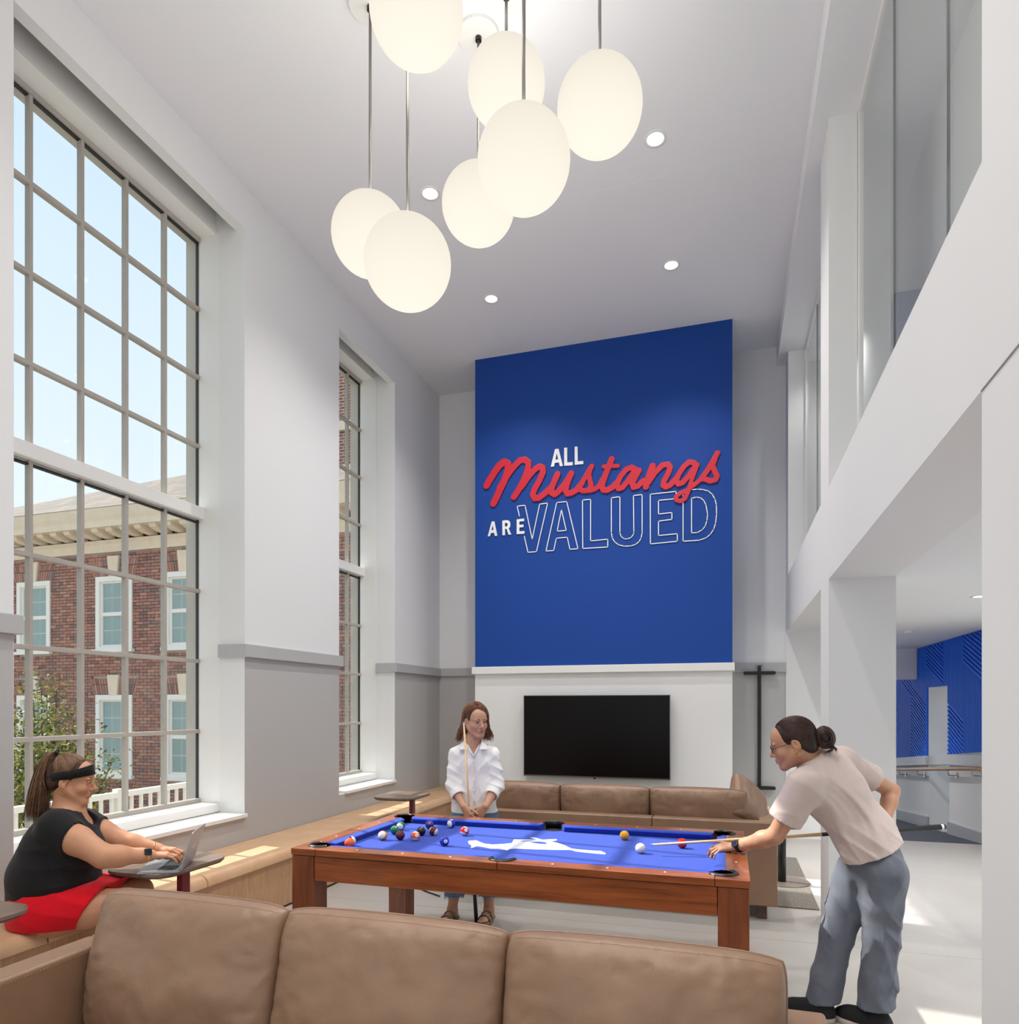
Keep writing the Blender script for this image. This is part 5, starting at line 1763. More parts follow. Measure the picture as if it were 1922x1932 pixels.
class Hand:
    """wrist position, direction of the knuckles, direction the back of the hand faces, side (+1 thumb along right of fwd x back)"""
    def __init__(self, wrist, fwd, back, thumb_side, curl=(20, 25, 15), spread=6, s=1.0, thumb=(35, 20), fcurl=None, tlift=0.0):
        self.w = Vector(wrist)
        f = Vector(fwd).normalized()
        n = Vector(back); n = (n - f * n.dot(f)).normalized()
        self.f, self.n = f, n
        self.sd = f.cross(n).normalized() * thumb_side
        self.curl, self.spread, self.s, self.th, self.fcurl, self.tlift = curl, spread, s, thumb, fcurl, tlift
        self.tips = []
    def solid(self, S):
        s, w, f, n, d = self.s, self.w, self.f, self.n, self.sd
        kn = []
        for i, (off, L) in enumerate(((0.028, 0.086), (0.009, 0.090), (-0.010, 0.086), (-0.027, 0.078))):
            kn.append(w + f * (L * s) + d * (off * s) + n * ((0.004, 0.006, 0.004, 0.0)[i] * s))
        # palm
        for i, k_ in enumerate(kn):
            S.cone(w + d * ((0.014, 0.005, -0.005, -0.013)[i] * s) + f * 0.008, k_ - f * 0.004, 0.0155 * s, 0.0125 * s, 0.012 * s)
        S.ell(w + f * 0.045 * s + d * 0.020 * s - n * 0.008 * s, (0.020 * s, 0.020 * s, 0.020 * s), None, 0.015 * s)
        lens = ((0.044, 0.026, 0.021), (0.048, 0.030, 0.022), (0.045, 0.028, 0.021), (0.035, 0.021, 0.019))
        for i in range(4):
            a = math.radians((1.4, 0.4, -0.6, -1.7)[i] * self.spread)
            dirf = (f * math.cos(a) + d * math.sin(a)).normalized()
            axis = dirf.cross(n).normalized()
            p = kn[i]
            c = (self.fcurl[i] if self.fcurl else self.curl)
            ang = 0.0
            r = (0.0092, 0.0085, 0.0078, 0.0066)
            if i == 3: r = tuple(x * 0.86 for x in r)
            for j in range(3):
                ang += c[j]
                q = Matrix.Rotation(math.radians(-ang), 3, axis)
                v = q @ dirf
                p2 = p + v * (lens[i][j] * s)
                S.cone(p, p2, r[j] * s, r[j + 1] * s, 0.004 * s if j else 0.006 * s)
                p = p2
            self.tips.append((p.copy(), (Matrix.Rotation(math.radians(-ang), 3, axis) @ n)))
        # thumb: from the side of the palm near its base
        a = math.radians(self.th[0])
        b0 = w + f * 0.022 * s + d * 0.020 * s - n * 0.004 * s
        v = (f * math.cos(a) + d * math.sin(a) - n * 0.25 + n * self.tlift).normalized()
        p1 = b0 + v * 0.042 * s
        a2 = math.radians(self.th[0] - self.th[1])
        v2 = (f * math.cos(a2) + d * math.sin(a2) - n * 0.28 + n * self.tlift).normalized()
        p2 = p1 + v2 * 0.034 * s
        p3 = p2 + (v2 * 0.7 + f * 0.3).normalized() * 0.026 * s
        S.cone(b0, p1, 0.0145 * s, 0.0110 * s, 0.012 * s).cone(p1, p2, 0.0105 * s, 0.0095 * s, 0.004).cone(p2, p3, 0.0095 * s, 0.0075 * s, 0.004)
        self.tips.append((p3, n))
        c = w + f * 0.08 * s
        self.ctr = np.array(c, np.float32)
    def box(self, m=0.135):
        return self.ctr - m * self.s, self.ctr + m * self.s

def skin_object(name, S, parent, mat, base, fine, head=None, h=0.007, extra=[]):
    """one continuous body surface, meshed finer at head and hands"""
    pieces = []
    V, F = S.mesh(name, h)
    ctr = V[F].mean(1)
    keep = np.ones(len(F), bool)
    for lo_, hi_, hf in fine:
        m = hf * 1.0
        keep &= ~np.all((ctr > lo_ + m) & (ctr < hi_ - m), axis=1)
    pieces.append((V, F[keep]))
    done = []
    for lo_, hi_, hf in fine:
        v, f = S.mesh(name, hf, lo_ - 0.004, hi_ + 0.004)
        c = v[f].mean(1)
        ok = np.all((c > lo_ - 0.001) & (c < hi_ + 0.001), axis=1)
        for l2, h2 in done:
            ok &= ~np.all((c > l2) & (c < h2), axis=1)
        done.append((lo_, hi_))
        pieces.append((v, f[ok]))
    me = mesh_from(name, pieces)
    n = len(me.vertices)
    co = np.empty(n * 3, np.float32); me.vertices.foreach_get('co', co); co = co.reshape(-1, 3)
    col = np.tile(np.array(base + (1,), np.float32), (n, 1))
    def paint(L, c, r, tone, k):
        q = np.sqrt((((L - np.array(c)) / np.array(r)) ** 2).sum(1))
        a = np.clip((1.25 - q) / 0.5, 0, 1)[:, None] * k
        col[:, :3] = col[:, :3] * (1 - a) + np.array(tone) * a
    if head is not None:
        L = head.loc(co)
        for c, r, tone, k in head.tones(base): paint(L, c, r, tone, k)
    for c, r, tone, k in extra: paint(co, c, (r, r, r), tone, k)
    at = me.color_attributes.new('tone', 'FLOAT_COLOR', 'POINT')
    at.data.foreach_set('color', col.ravel())
    return finish(name, me, mat, parent)

def solid_object(name, S, mat, parent, h=0.006, lo=None, hi=None, label=None, split=None):
    V, F = S.mesh(name, h, lo, hi)
    return finish(name, mesh_from(name, [(V, F)]), mat, parent, label=label)

M['eyew'] = plain('eye white', srgb(200, 190, 182), 0.3)
M['iris'] = plain('dark iris', srgb(52, 34, 24), 0.2)
M['gold'] = plain('gold', srgb(214, 170, 96), 0.22, metal=1.0)
def face_parts(H, root, hairm, look=(0, 0), brow=True, open_=1.0, lidm=None):
    for sd in (-1, 1):
        c = H.p(sd * 0.0315, 0.0832, 0.0035)
        e = MB().sphere(c, 0.0118 * H.s, 20, 14).build('eye', M['eyew'], root, smooth=True)
        d = H.R @ np.array((look[0], 1.0, look[1]), np.float32); d /= np.linalg.norm(d)
        ic = c + d * 0.0062 * H.s
        MB().sphere(ic, 0.0072 * H.s, 14, 10).build('iris', M['iris'], e, smooth=True)
        # upper lid with lashes, lower lid
        up, lo_ = [], []
        for i in range(9):
            t = -1 + 2 * i / 8
            x = sd * 0.0315 + t * 0.0150
            up.append(H.p(x, 0.0958 - 0.0048 * t * t, 0.0035 + (0.0018 + 0.0036 * open_) * (1 - t * t)))
            lo_.append(H.p(x, 0.0950 - 0.0045 * t * t, 0.0035 - 0.0058 * open_ * (1 - t * t)))
        MB().tube(up, [0.0008, 0.0012, 0.0016, 0.0018, 0.0019, 0.0018, 0.0016, 0.0012, 0.0008], 6).build('lashes', M['iris'], e, smooth=True)
        cl = np.array((sd * 0.0315, 0.0832, 0.0035))
        lid = MB(); vs_, fs = [], []
        for e0, e1 in ((8 + 16 * open_, 85), (-80, -16 - 8 * open_)):
            b0 = len(vs_)
            for i in range(7):
                el = math.radians(e0 + (e1 - e0) * i / 6)
                for j in range(11):
                    az = math.radians(-72 + 144 * j / 10)
                    r_ = 0.0127
                    vs_.append(tuple(H.p(*(cl + np.array((r_ * math.cos(el) * math.sin(az) * 1.12, r_ * math.cos(el) * math.cos(az), r_ * math.sin(el)))))))
            for i in range(6):
                for j in range(10):
                    fs.append((b0 + i * 11 + j, b0 + i * 11 + j + 1, b0 + (i + 1) * 11 + j + 1, b0 + (i + 1) * 11 + j))
        lid.add(vs_, fs).build('eyelids', lidm, e, smooth=True)
        b = []
        for i in range(8):
            t = i / 7
            b.append(H.p(sd * (0.0125 + 0.036 * t), 0.0985 - 0.014 * t * t, 0.0225 + 0.0075 * math.sin(t * 2.3) - 0.002 * t))
        MB().tube(b, [0.0018, 0.0026, 0.0028, 0.0027, 0.0025, 0.0020, 0.0014, 0.0006], 6, flat=1.0).build('eyebrow', hairm, root, smooth=True)

def locks(curves, seg=5, flat=0.6):
    mb = MB()
    for pts, r in curves:
        n = len(pts)
        rr = [r * (0.55 + 0.45 * math.sin(PI * min(1, (i + 0.6) / (n * 0.7)) * 0.5)) * (1 - 0.85 * max(0, (i / (n - 1) - 0.7) / 0.3)) for i in range(n)]
        mb.tube(pts, rr, seg, True, flat=flat)
    return mb

def bez(p0, p1, p2, p3, n=10):
    out = []
    p0, p1, p2, p3 = (Vector(p) for p in (p0, p1, p2, p3))
    for i in range(n):
        t = i / (n - 1)
        out.append(p0 * (1 - t) ** 3 + p1 * 3 * t * (1 - t) ** 2 + p2 * 3 * t * t * (1 - t) + p3 * t ** 3)
    return out

def mask_near(pts, r0, r1):
    A = [np.array(p, np.float32) for p in pts]
    def fn(P):
        d = np.min([np.linalg.norm(P - a, axis=1) for a in A], axis=0)
        return np.clip((r1 - d) / (r1 - r0), 0, 1)
    return fn

V3 = lambda t: Vector(t)

def on_skull(H, cen, rad, a, b, n=10, lift=1.012, t1=1.0, flare=0.0):
    """strand that hugs an ellipsoid round the head, from direction a to direction b"""
    a, b = Vector(a).normalized(), Vector(b).normalized()
    an = a.angle(b)
    out = []
    for i in range(n):
        t = t1 * i / (n - 1)
        u = (a * math.sin((1 - t) * an) + b * math.sin(t * an)) / max(1e-6, math.sin(an))
        f = (lift if i else 0.985) + flare * t * t
        out.append(Vector(H.p(cen[0] + u.x * rad[0] * f, cen[1] + u.y * rad[1] * f, cen[2] + u.z * rad[2] * f)))
    return out

# ---------------------------------------------------------------- the player leaning over the table
pl = thing('person', 'person in a pale pink-grey T-shirt and slate trousers bending over the table to shoot', 'person', (0.80, 3.72, 0.0))
skin_p = (0.52, 0.27, 0.165)
SKP = skin_mat('player skin', skin_p)
hip = V3((0.6927, 3.8568, 0.8473)); waist = V3((0.6647, 3.8480, 0.9380)); chest = V3((0.5010, 3.8278, 1.1908)); neck = V3((0.4315, 3.8269, 1.3238))
lsh = V3((0.3598, 3.6575, 1.1892)); rsh = V3((0.5883, 4.0231, 1.2903))
lel = V3((0.2313, 3.7008, 0.9426)); lwr = V3((0.0458, 3.8363, 0.8486))
rel = V3((0.8673, 4.2579, 1.1265)); rwr = V3((0.8065, 4.1338, 0.9682))
lat = (lsh - rsh).normalized(); spine = (neck - hip).normalized(); nrm = spine.cross(lat).normalized()    # out of the chest / back
HP = Head((0.3238, 3.7720, 1.4035), (-0.96, 0.10, -0.30), (-0.18, 0, 1), 1.04)
S = Solid()
HP.solid(S, 0.8)
S.cone(V3(HP.p(0, -0.022, -0.055)), neck - spine * 0.02, 0.050, 0.056, 0.03)
S.cone(neck, chest, 0.075, 0.12, 0.05, sq=(tuple(nrm), 0.7)).cone(chest, waist, 0.12, 0.12, 0.05, sq=(tuple(nrm), 0.7))
S.chain([lsh, lsh.lerp(lel, 0.5), lel, lel.lerp(lwr, 0.3), lel.lerp(lwr, 0.75), lwr], [0.052, 0.050, 0.041, 0.043, 0.032, 0.0265], 0.02)
S.cone(lsh, chest, 0.05, 0.08, 0.04).cone(rsh, chest, 0.05, 0.08, 0.04)
S.chain([rsh, rsh.lerp(rel, 0.5), rel, rel.lerp(rwr, 0.35), rwr], [0.052, 0.048, 0.040, 0.041, 0.029], 0.02)
hl = Hand(lwr, (-0.97, 0.16, -0.17), (0.0, -0.25, 1.0), 1, s=0.98, spread=9, thumb=(30, 8), tlift=0.5, fcurl=[(14, 22, 16), (22, 26, 20), (28, 30, 20), (30, 34, 20)])
hl.solid(S)
hrn = Hand(rwr, (-0.15, -0.1, -1.0), (0.9, 0.35, 0.1), 1, s=0.98, spread=2, thumb=(25, 10), fcurl=[(60, 80, 40)] * 4)
hrn.solid(S)
# ankles and lower legs inside the trousers
kA, aA = V3((0.5379, 3.8814, 0.4155)), V3((0.4651, 3.8375, 0.0756)); kB, aB = V3((0.7261, 3.7939, 0.4492)), V3((0.7012, 3.7861, 0.1092))
hA, hB = V3((0.6454, 3.9363, 0.7292)), V3((0.7339, 3.7859, 0.7786))
for a_, b_, c_ in ((hA, kA, aA), (hB, kB, aB)):
    S.chain([hip, a_, b_, c_], [0.10, 0.075, 0.05, 0.036], 0.03)
skin_object('body', S, pl, SKP, skin_p, [HP.box() + (0.0028,), hl.box(0.115) + (0.0024,)], HP, 0.0075,
            [(tuple(t + n_ * 0.004), 0.007, (0.56, 0.32, 0.25), 0.6) for t, n_ in hl.tips])
hairP = hair_mat('dark brown hair', srgb(28, 18, 15), srgb(74, 46, 36))
face_parts(HP, pl, hairP, (0.0, -0.25), open_=0.5, lidm=plain('player eyelid skin', skin_p + (1,), 0.5))
# T-shirt
S = Solid()
hem = V3((0.6927, 3.8568, 0.8633))
hemn = (hem - chest).normalized()
S.cone(chest + spine * 0.03, waist, 0.168, 0.160, 0.06, sq=(tuple(nrm), 0.72)).cone(waist, hem - spine * 0.10, 0.165, 0.178, 0.06, sq=(tuple(nrm), 0.80))
S.cone(lsh - lat * 0.02, rsh + lat * 0.02, 0.088, 0.084, 0.05)
S.cone(neck - spine * 0.045, chest, 0.085, 0.15, 0.05, sq=(tuple(nrm), 0.75))
S.ell(chest - spine * 0.06 + nrm * -0.0, (0.15, 0.15, 0.15), None, 0.06)
lsl, rsl = lsh.lerp(lel, 0.66), rsh.lerp(rel, 0.56)
u1 = (lel - lsh).normalized(); u2 = (rel - rsh).normalized()
def cyl_cut(P0, u, rad, length):
    """remove everything inside a flat-ended cylinder that starts at P0"""
    p0, uu = np.array(P0, np.float32), np.array(u, np.float32)
    def fn(P):
        q = P - p0
        t = q @ uu
        rd = np.linalg.norm(q - t[:, None] * uu, axis=1)
        inside = np.maximum(np.maximum(rd - rad, -t), t - length)
        return inside
    return fn
class Cyl(Solid):
    def __init__(self, P0, u, rad, length):
        super().__init__(); self.fn = cyl_cut(P0, u, rad, length)
        self.a = np.array(P0); self.b = np.array(P0) + np.array(u) * length; self.m = rad
    def field(self, lo, shape, h):
        d = np.full(shape, 0.5, np.float32)
        bl = np.minimum(self.a, self.b) - self.m - 0.02; bh = np.maximum(self.a, self.b) + self.m + 0.02
        i0 = [int(max(0, math.floor((bl[i] - lo[i]) / h))) for i in range(3)]; i1 = [int(min(shape[i], math.ceil((bh[i] - lo[i]) / h) + 1)) for i in range(3)]
        if any(a >= b for a, b in zip(i0, i1)): return d
        g = np.stack(np.meshgrid(*[np.float32(lo[i]) + np.arange(i0[i], i1[i]) * h for i in range(3)], indexing='ij'), -1).reshape(-1, 3)
        d[i0[0]:i1[0], i0[1]:i1[1], i0[2]:i1[2]] = self.fn(g).reshape(tuple(b - a for a, b in zip(i0, i1)))
        return d
S.disp(folds((0.62, 0.1, 0.78), 0.080, 0.019, 1.2, 0.8, mask_near([tuple(waist), tuple(chest - spine * 0.14 + lat * 0.10), tuple(waist + lat * 0.12)], 0.10, 0.26)))
S.disp(folds((0.75, -0.3, 0.55), 0.11, 0.012, 4.4, 0.9))
S.hollow(Cyl(hem + V3((0.03, 0.0, 0.012)), tuple((hemn + V3((-0.05, 0, -0.35))).normalized()), 0.4, 0.4))
for sh_, sl_, u_, r0, r1 in ((lsh, lsl, u1, 0.082, 0.086), (rsh, rsl, u2, 0.076, 0.078)):
    T_ = Solid().cone(sh_ - u_ * 0.02, sl_ + u_ * 0.06, r0, r1, 0.0)
    T_.disp(folds((0.3, 0.5, 0.8), 0.09, 0.008, 3.3, 1.0))
    T_.clip(tuple(u_), sl_)
    S.join(T_, 0.045)
for sh_, sl_, u_, r1 in ((lsh, lsl, u1, 0.074), (rsh, rsl, u2, 0.067)):
    S.hollow(Solid().cone(sl_ - u_ * 0.05, sl_ + u_ * 0.06, r1 - 0.006, r1, 0))
S.hollow(Solid().cone(neck - spine * 0.005, V3(HP.p(0, -0.02, -0.03)), 0.063, 0.07, 0))
TEE = fabric('pale dusty pink jersey', srgb(198, 181, 174))
solid_object('t_shirt', S, TEE, pl, 0.006)
# trousers
S = Solid()
S.cone(hip + spine * 0.03, hip - spine * 0.02, 0.142, 0.148, 0.05, sq=(tuple(nrm), 0.84))
S.ell(hip - nrm * 0.045 - V3((0, 0, 0.06)) + V3((0.050, 0, 0)), (0.112, 0.128, 0.115), None, 0.06)
S.chain([hA, hA.lerp(kA, 0.5), kA, kA.lerp(aA, 0.6), aA + V3((0, 0, -0.02))], [0.108, 0.092, 0.079, 0.076, 0.082], 0.025)
S.chain([hB, hB.lerp(kB, 0.5), kB, kB.lerp(aB, 0.6), aB + V3((0, 0, -0.02))], [0.110, 0.094, 0.082, 0.080, 0.087], 0.025)
S.disp(folds((0.75, -0.2, 0.55), 0.10, 0.010, 2.0, 1.5)).disp(folds((0.9, 0.5, -0.15), 0.075, 0.008, 7.0, 1.0))
S.clip((0.1, 0, -1), (aA.x, aA.y, aA.z + 0.012)).clip(tuple(spine + V3((0.1, 0, 0.6))), hip + spine * 0.065)
S.hollow(Solid().cone(aA + V3((0, 0, 0.03)), aA - V3((0, 0, 0.1)), 0.050, 0.064, 0)).hollow(Solid().cone(aB + V3((0, 0, 0.03)), aB - V3((0, 0, 0.1)), 0.052, 0.066, 0))
TRO = fabric('slate cotton trousers', srgb(104, 108, 120), var=0.10)
tro = solid_object('trousers', S, TRO, pl, 0.0065)
# shoes
def shoe(name, heel, toe, parent, width=0.043, sole=srgb(206, 190, 180), upper=srgb(24, 24, 26)):
    h_, t_ = V3(heel), V3(toe)
    d = (t_ - h_).normalized(); L = (t_ - h_).length
    s = V3((-d.y, d.x, 0))
    U = Solid()
    up = V3((0, 0, 1))
    U.cone(h_ + d * 0.04 + up * 0.050, h_ + d * 0.055 + up * 0.088, 0.038, 0.036, 0.02)
    U.chain([h_ + d * 0.04 + up * 0.045, h_ + d * (L * 0.5) + up * 0.046, h_ + d * (L * 0.72) + up * 0.038, t_ - d * 0.042 + up * 0.034], [0.037, 0.038, 0.040, 0.030], 0.03)
    U.cone(h_ + d * 0.07 + up * 0.078, h_ + d * (L * 0.62) + up * 0.052, 0.030, 0.026, 0.03)
    U.hollow(Solid().cone(h_ + d * 0.058 + up * 0.085, h_ + d * 0.062 + up * 0.15, 0.027, 0.034, 0))
    U.clip((0, 0, -1), (0, 0, 0.022))
    o = solid_object('shoe', U, plain('black knit shoe', upper, 0.85, bump=0.3, bscale=500) if 'knit' not in M else M['knit'], parent, 0.0045)
    B = Solid().chain([h_ + d * 0.036 + up * 0.015, h_ + d * (L * 0.45) + up * 0.013, h_ + d * (L * 0.72) + up * 0.013, t_ - d * 0.040 + up * 0.020], [0.039, 0.036, 0.045, 0.038], 0.02)
    B.clip((0, 0, 1), (0, 0, 0.027)).clip((0, 0, -1), (0, 0, 0.0))
    solid_object('sole', B, plain('shoe sole', sole, 0.7) if 'sole' not in M else M['sole'], o, 0.0045)
    lc = MB()
    for i in range(5):
        c = h_ + d * (0.105 + 0.022 * i) + up * (0.098 - 0.008 * i)
        lc.tube([c - s * 0.022 - up * 0.012, c, c + s * 0.022 - up * 0.012], 0.0022, 5)
    lc.build('laces', M['black'], o, smooth=True)
    return o
M['knit'] = plain('black knit shoe', srgb(26, 26, 28), 0.85, bump=0.3, bscale=500)
M['sole'] = plain('shoe sole', srgb(206, 190, 180), 0.7)
shoe('shoe', (aA.x + 0.055, aA.y - 0.035, 0), (aA.x - 0.215, aA.y + 0.02, 0), pl)
shoe('shoe', (aB.x + 0.06, aB.y - 0.05, 0), (aB.x - 0.185, aB.y + 0.085, 0), pl)
# hair: drawn back into a low bun
S = Solid()
E_ = lambda c, r, k=0.02, sub=False: S.ell(HP.p(*c), np.array(r) * HP.s, HP.R, k, sub)
E_((0, -0.016, 0.040), (0.081, 0.101, 0.092), 0.0)
E_((0, -0.062, -0.010), (0.062, 0.052, 0.062), 0.03)
E_((0, 0.128, -0.004), (0.086, 0.080, 0.092), 0.012, True)
E_((0, 0.072, -0.085), (0.12, 0.098, 0.085), 0.012, True)
for sd in (-1, 1): E_((sd * 0.085, -0.006, -0.006), (0.022, 0.022, 0.032), 0.01, True)
E_((0, -0.142, -0.006), (0.040, 0.040, 0.046), 0.012)
hcap = solid_object('hair', S, hair_mat('dark brown hair cap', srgb(28, 18, 15), srgb(74, 46, 36), 0.0), pl, 0.0028)
rs = random.Random(11)
cv = []
for i in range(760):                      # strands swept from hairline to bun
    sd = rs.choice((-1, 1)); u = rs.random() ** 0.8
    th = u * 1.95
    ny = (0.064 - 0.066 * u + rs.uniform(-0.075, 0.0) * (rs.random() < 0.35) + 0.016) / 0.101
    k_ = math.sqrt(1 - ny * ny)
    cv.append((on_skull(HP, (0, -0.016, 0.040), (0.081, 0.101, 0.092), (sd * k_ * math.sin(th), ny, k_ * math.cos(th)), (sd * 0.06, -0.96, -0.22 + rs.uniform(-0.1, 0.12)), 11, rs.uniform(1.004, 1.022)), rs.uniform(0.0014, 0.0022)))
bunc = HP.p(0, -0.142, -0.004)
for i in range(150):
    a = rs.uniform(0, 6.28); b = rs.uniform(-1, 1); r = 0.045 * math.sqrt(1 - 0.85 * b * b)
    pts = []
    for j in range(9):
        t = a + j * 0.34
        pts.append(tuple(bunc + HP.R @ np.array((b * 0.043, r * math.cos(t) * 1.05, r * math.sin(t) * 1.25 - 0.008 + 0.004 * rs.random()), np.float32)))
    cv.append((pts, 0.0040))
for i in range(34):                       # loose ends under the bun
    x = rs.uniform(-0.03, 0.03)
    p0 = HP.p(x, -0.150 + rs.uniform(-0.015, 0.012), -0.03); p3 = HP.p(x * 1.3, -0.155 + rs.uniform(-0.03, 0.05), -0.088 + rs.uniform(-0.012, 0.02))
    cv.append((bez(tuple(p0), tuple(HP.p(x, -0.175, -0.05)), tuple(HP.p(x * 1.2, -0.165, -0.08)), tuple(p3), 8), 0.0030))
locks(cv).build('hair_strands', hairP, hcap, smooth=True)
MB().tube([tuple(HP.p(0.024 * math.cos(t), -0.112, 0.012 + 0.024 * math.sin(t))) for t in [i * 2 * PI / 14 for i in range(15)]], 0.009, 8, cap=False).build('hair_tie', M['black'], hcap, smooth=True)
# glasses and earring
gl = MB()
for sd in (-1, 1):
    gl.tube([tuple(HP.p(sd * 0.033 + 0.022 * math.cos(t), 0.108 - 0.006 * abs(math.cos(t)), 0.000 + 0.017 * math.sin(t))) for t in [i * 2 * PI / 18 for i in range(19)]], 0.0014, 6, cap=False)
    gl.tube([tuple(HP.p(sd * 0.055, 0.103, 0.004)), tuple(HP.p(sd * 0.074, 0.070, 0.006)), tuple(HP.p(sd * 0.079, 0.005, 0.010))], 0.0013, 6)
gl.tube([tuple(HP.p(-0.011, 0.109, 0.004)), tuple(HP.p(0, 0.112, 0.006)), tuple(HP.p(0.011, 0.109, 0.004))], 0.0013, 6)
gl.build('glasses', plain('dark wire glasses', srgb(60, 48, 44), 0.3, metal=0.6), pl, smooth=True)
def hoop(H, sd, r, root):
    MB().tube([tuple(H.p(sd * 0.079, -0.004 + r * math.cos(t), -0.036 - r + r * math.sin(t))) for t in [i * 2 * PI / 16 for i in range(17)]], 0.0018, 6, cap=False).build('earring', M['gold'], root, smooth=True)
hoop(HP, 1, 0.010, pl); hoop(HP, -1, 0.010, pl)
def watch(at, axis, back, root, strap, r=0.031, w_=0.020):
    """wristwatch round a forearm"""
    a = V3(axis).normalized(); b = V3(back); b = (b - a * b.dot(a)).normalized(); c = a.cross(b)
    mb = MB(); vs_, fs = [], []
    N = 24
    for i in range(N):
        t = 2 * PI * i / N
        for rr, hh in ((r, -w_ / 2), (r + 0.003, -w_ / 2), (r + 0.003, w_ / 2), (r, w_ / 2)):
            vs_.append(V3(at) + (b * math.cos(t) + c * math.sin(t)) * rr + a * hh)
    for i in range(N):
        j = (i + 1) % N
        for k in range(4): fs.append((i * 4 + k, i * 4 + (k + 1) % 4, j * 4 + (k + 1) % 4, j * 4 + k))
    o = mb.add(vs_, fs).build('watch_strap', strap, root, smooth=False)
    p = V3(at) + b * (r + 0.006)
    vv = []
    for z in (-0.006, 0.005):
        for q in rrect(-0.017, 0.017, -0.019, 0.019, 0.006, 4): vv.append(p + a * q[1] + c * q[0] + b * z)
    n = len(vv) // 2
    MB().add(vv, [tuple(range(n)), tuple(range(2 * n - 1, n - 1, -1))] + [(i, n + i, n + (i + 1) % n, (i + 1) % n) for i in range(n)]).build('watch_case', M['black'], o)
    vv = [p + a * q[1] + c * q[0] + b * 0.0056 for q in rrect(-0.014, 0.014, -0.016, 0.016, 0.004, 4)]
    MB().add(vv, [tuple(range(len(vv)))]).build('watch_face', plain('dark watch glass', srgb(24, 26, 44), 0.05) if 'wface' not in M else M['wface'], o)
M['wface'] = plain('dark watch glass', srgb(24, 26, 44), 0.05)
watch(lwr.lerp(lel, 0.10), lel - lwr, (0.0, -0.85, 0.6), pl, M['black'])

# cue of the player
def cue(label, tip, butt, split, group):
    tip, butt = V3(tip), V3(butt)
    q = thing('pool_cue', label, 'pool cue', tuple(butt), group=group)
    P = lambda t: tip.lerp(butt, t)
    MB().tube([P(0), P(0.005)], 0.0058, 12).build('tip', plain('blue chalked tip', srgb(120, 150, 190), 0.8) if 'ctip' not in M else M['ctip'], q)
    MB().tube([P(0.005), P(0.02)], [0.0060, 0.0062], 12).build('ferrule', M['sight'], q)
    MB().tube([P(0.02), P(split)], [0.0062, 0.0105], 14).build('shaft', M['cuewood'], q, smooth=True)
    MB().tube([P(split), P(0.985)], [0.0105, 0.0150], 16).build('butt_wrap', plain('black cue wrap', srgb(24, 24, 26), 0.4) if 'wrap' not in M else M['wrap'], q, smooth=True)
    MB().tube([P(0.985), P(0.992)], [0.0152, 0.0152], 16).build('ring', M['sight'], q)
    MB().tube([P(0.992), P(1.0)], [0.0150, 0.0115], 16).build('bumper', M['rubber'], q)
    return q
M['ctip'] = plain('blue chalked tip', srgb(120, 150, 190), 0.8)
M['wrap'] = plain('black cue wrap', srgb(24, 24, 26), 0.4)
M['cuewood'] = plain('maple shaft', srgb(226, 190, 142), 0.3, var=0.05, vscale=30)
ct, cb_ = V3((-0.3938, 3.8151, 0.8370)), V3((1.1066, 4.1865, 0.9525))
cue('pool cue aimed at the white ball by the bending player', ct, cb_, 0.585, 'pool cues in the players hands')

# ---------------------------------------------------------------- the woman standing behind the table
sw = thing('person', 'person in a loose white shirt and jeans standing behind the table with an upright cue', 'person', (-1.82, 4.80, 0.0))
skin_s = (0.60, 0.335, 0.225)
SKS = skin_mat('standing skin', skin_s)
HS = Head((-1.7731, 4.7885, 1.4823), (0.74, -0.69, -0.14), (0.06, 0, 1), 1.0, math.radians(5), 0.96)
neck = V3((-1.7985, 4.8119, 1.3238)); chest = V3((-1.8020, 4.8213, 1.1651)); waist = V3((-1.7983, 4.8224, 0.9674)); hip = V3((-1.7945, 4.8236, 0.8409))
rsh = V3((-1.9190, 4.7739, 1.2291)); lsh = V3((-1.6766, 4.8818, 1.2269))
rel = V3((-1.9226, 4.7203, 1.0060)); lel = V3((-1.6298, 4.8546, 1.0014))
rwr = V3((-1.8063, 4.6260, 0.8720)); lwr = V3((-1.6536, 4.6741, 0.8720))
S = Solid()
HS.solid(S, 1.0)
S.cone(V3(HS.p(0, -0.018, -0.06)), neck, 0.044, 0.050, 0.03)
S.cone(neck, chest, 0.055, 0.10, 0.05, sq=((-0.355, 0.935, 0), 0.75)).cone(chest, waist, 0.11, 0.105, 0.05, sq=((-0.355, 0.935, 0), 0.75)).cone(waist, hip, 0.105, 0.13, 0.05, sq=((-0.355, 0.935, 0), 0.8))
S.cone(neck, rsh, 0.042, 0.045, 0.03).cone(neck, lsh, 0.042, 0.045, 0.03)
S.chain([rsh, rel, rel.lerp(rwr, 0.35), rwr], [0.043, 0.036, 0.036, 0.0235], 0.02).chain([lsh, lel, lel.lerp(lwr, 0.35), lwr], [0.043, 0.036, 0.036, 0.0235], 0.02)
h1 = Hand(rwr, (0.55, -0.05, -0.85), (-0.25, -0.9, -0.15), -1, s=0.92, spread=3, thumb=(32, 8), fcurl=[(28, 40, 25), (26, 38, 25), (24, 36, 22), (22, 34, 20)])
h1.solid(S)
h2 = Hand(lwr, (-0.60, -0.08, -0.80), (0.25, -0.9, -0.15), 1, s=0.92, spread=3, thumb=(32, 8), fcurl=[(22, 34, 22), (22, 32, 22), (20, 30, 20), (18, 28, 18)])
h2.solid(S)
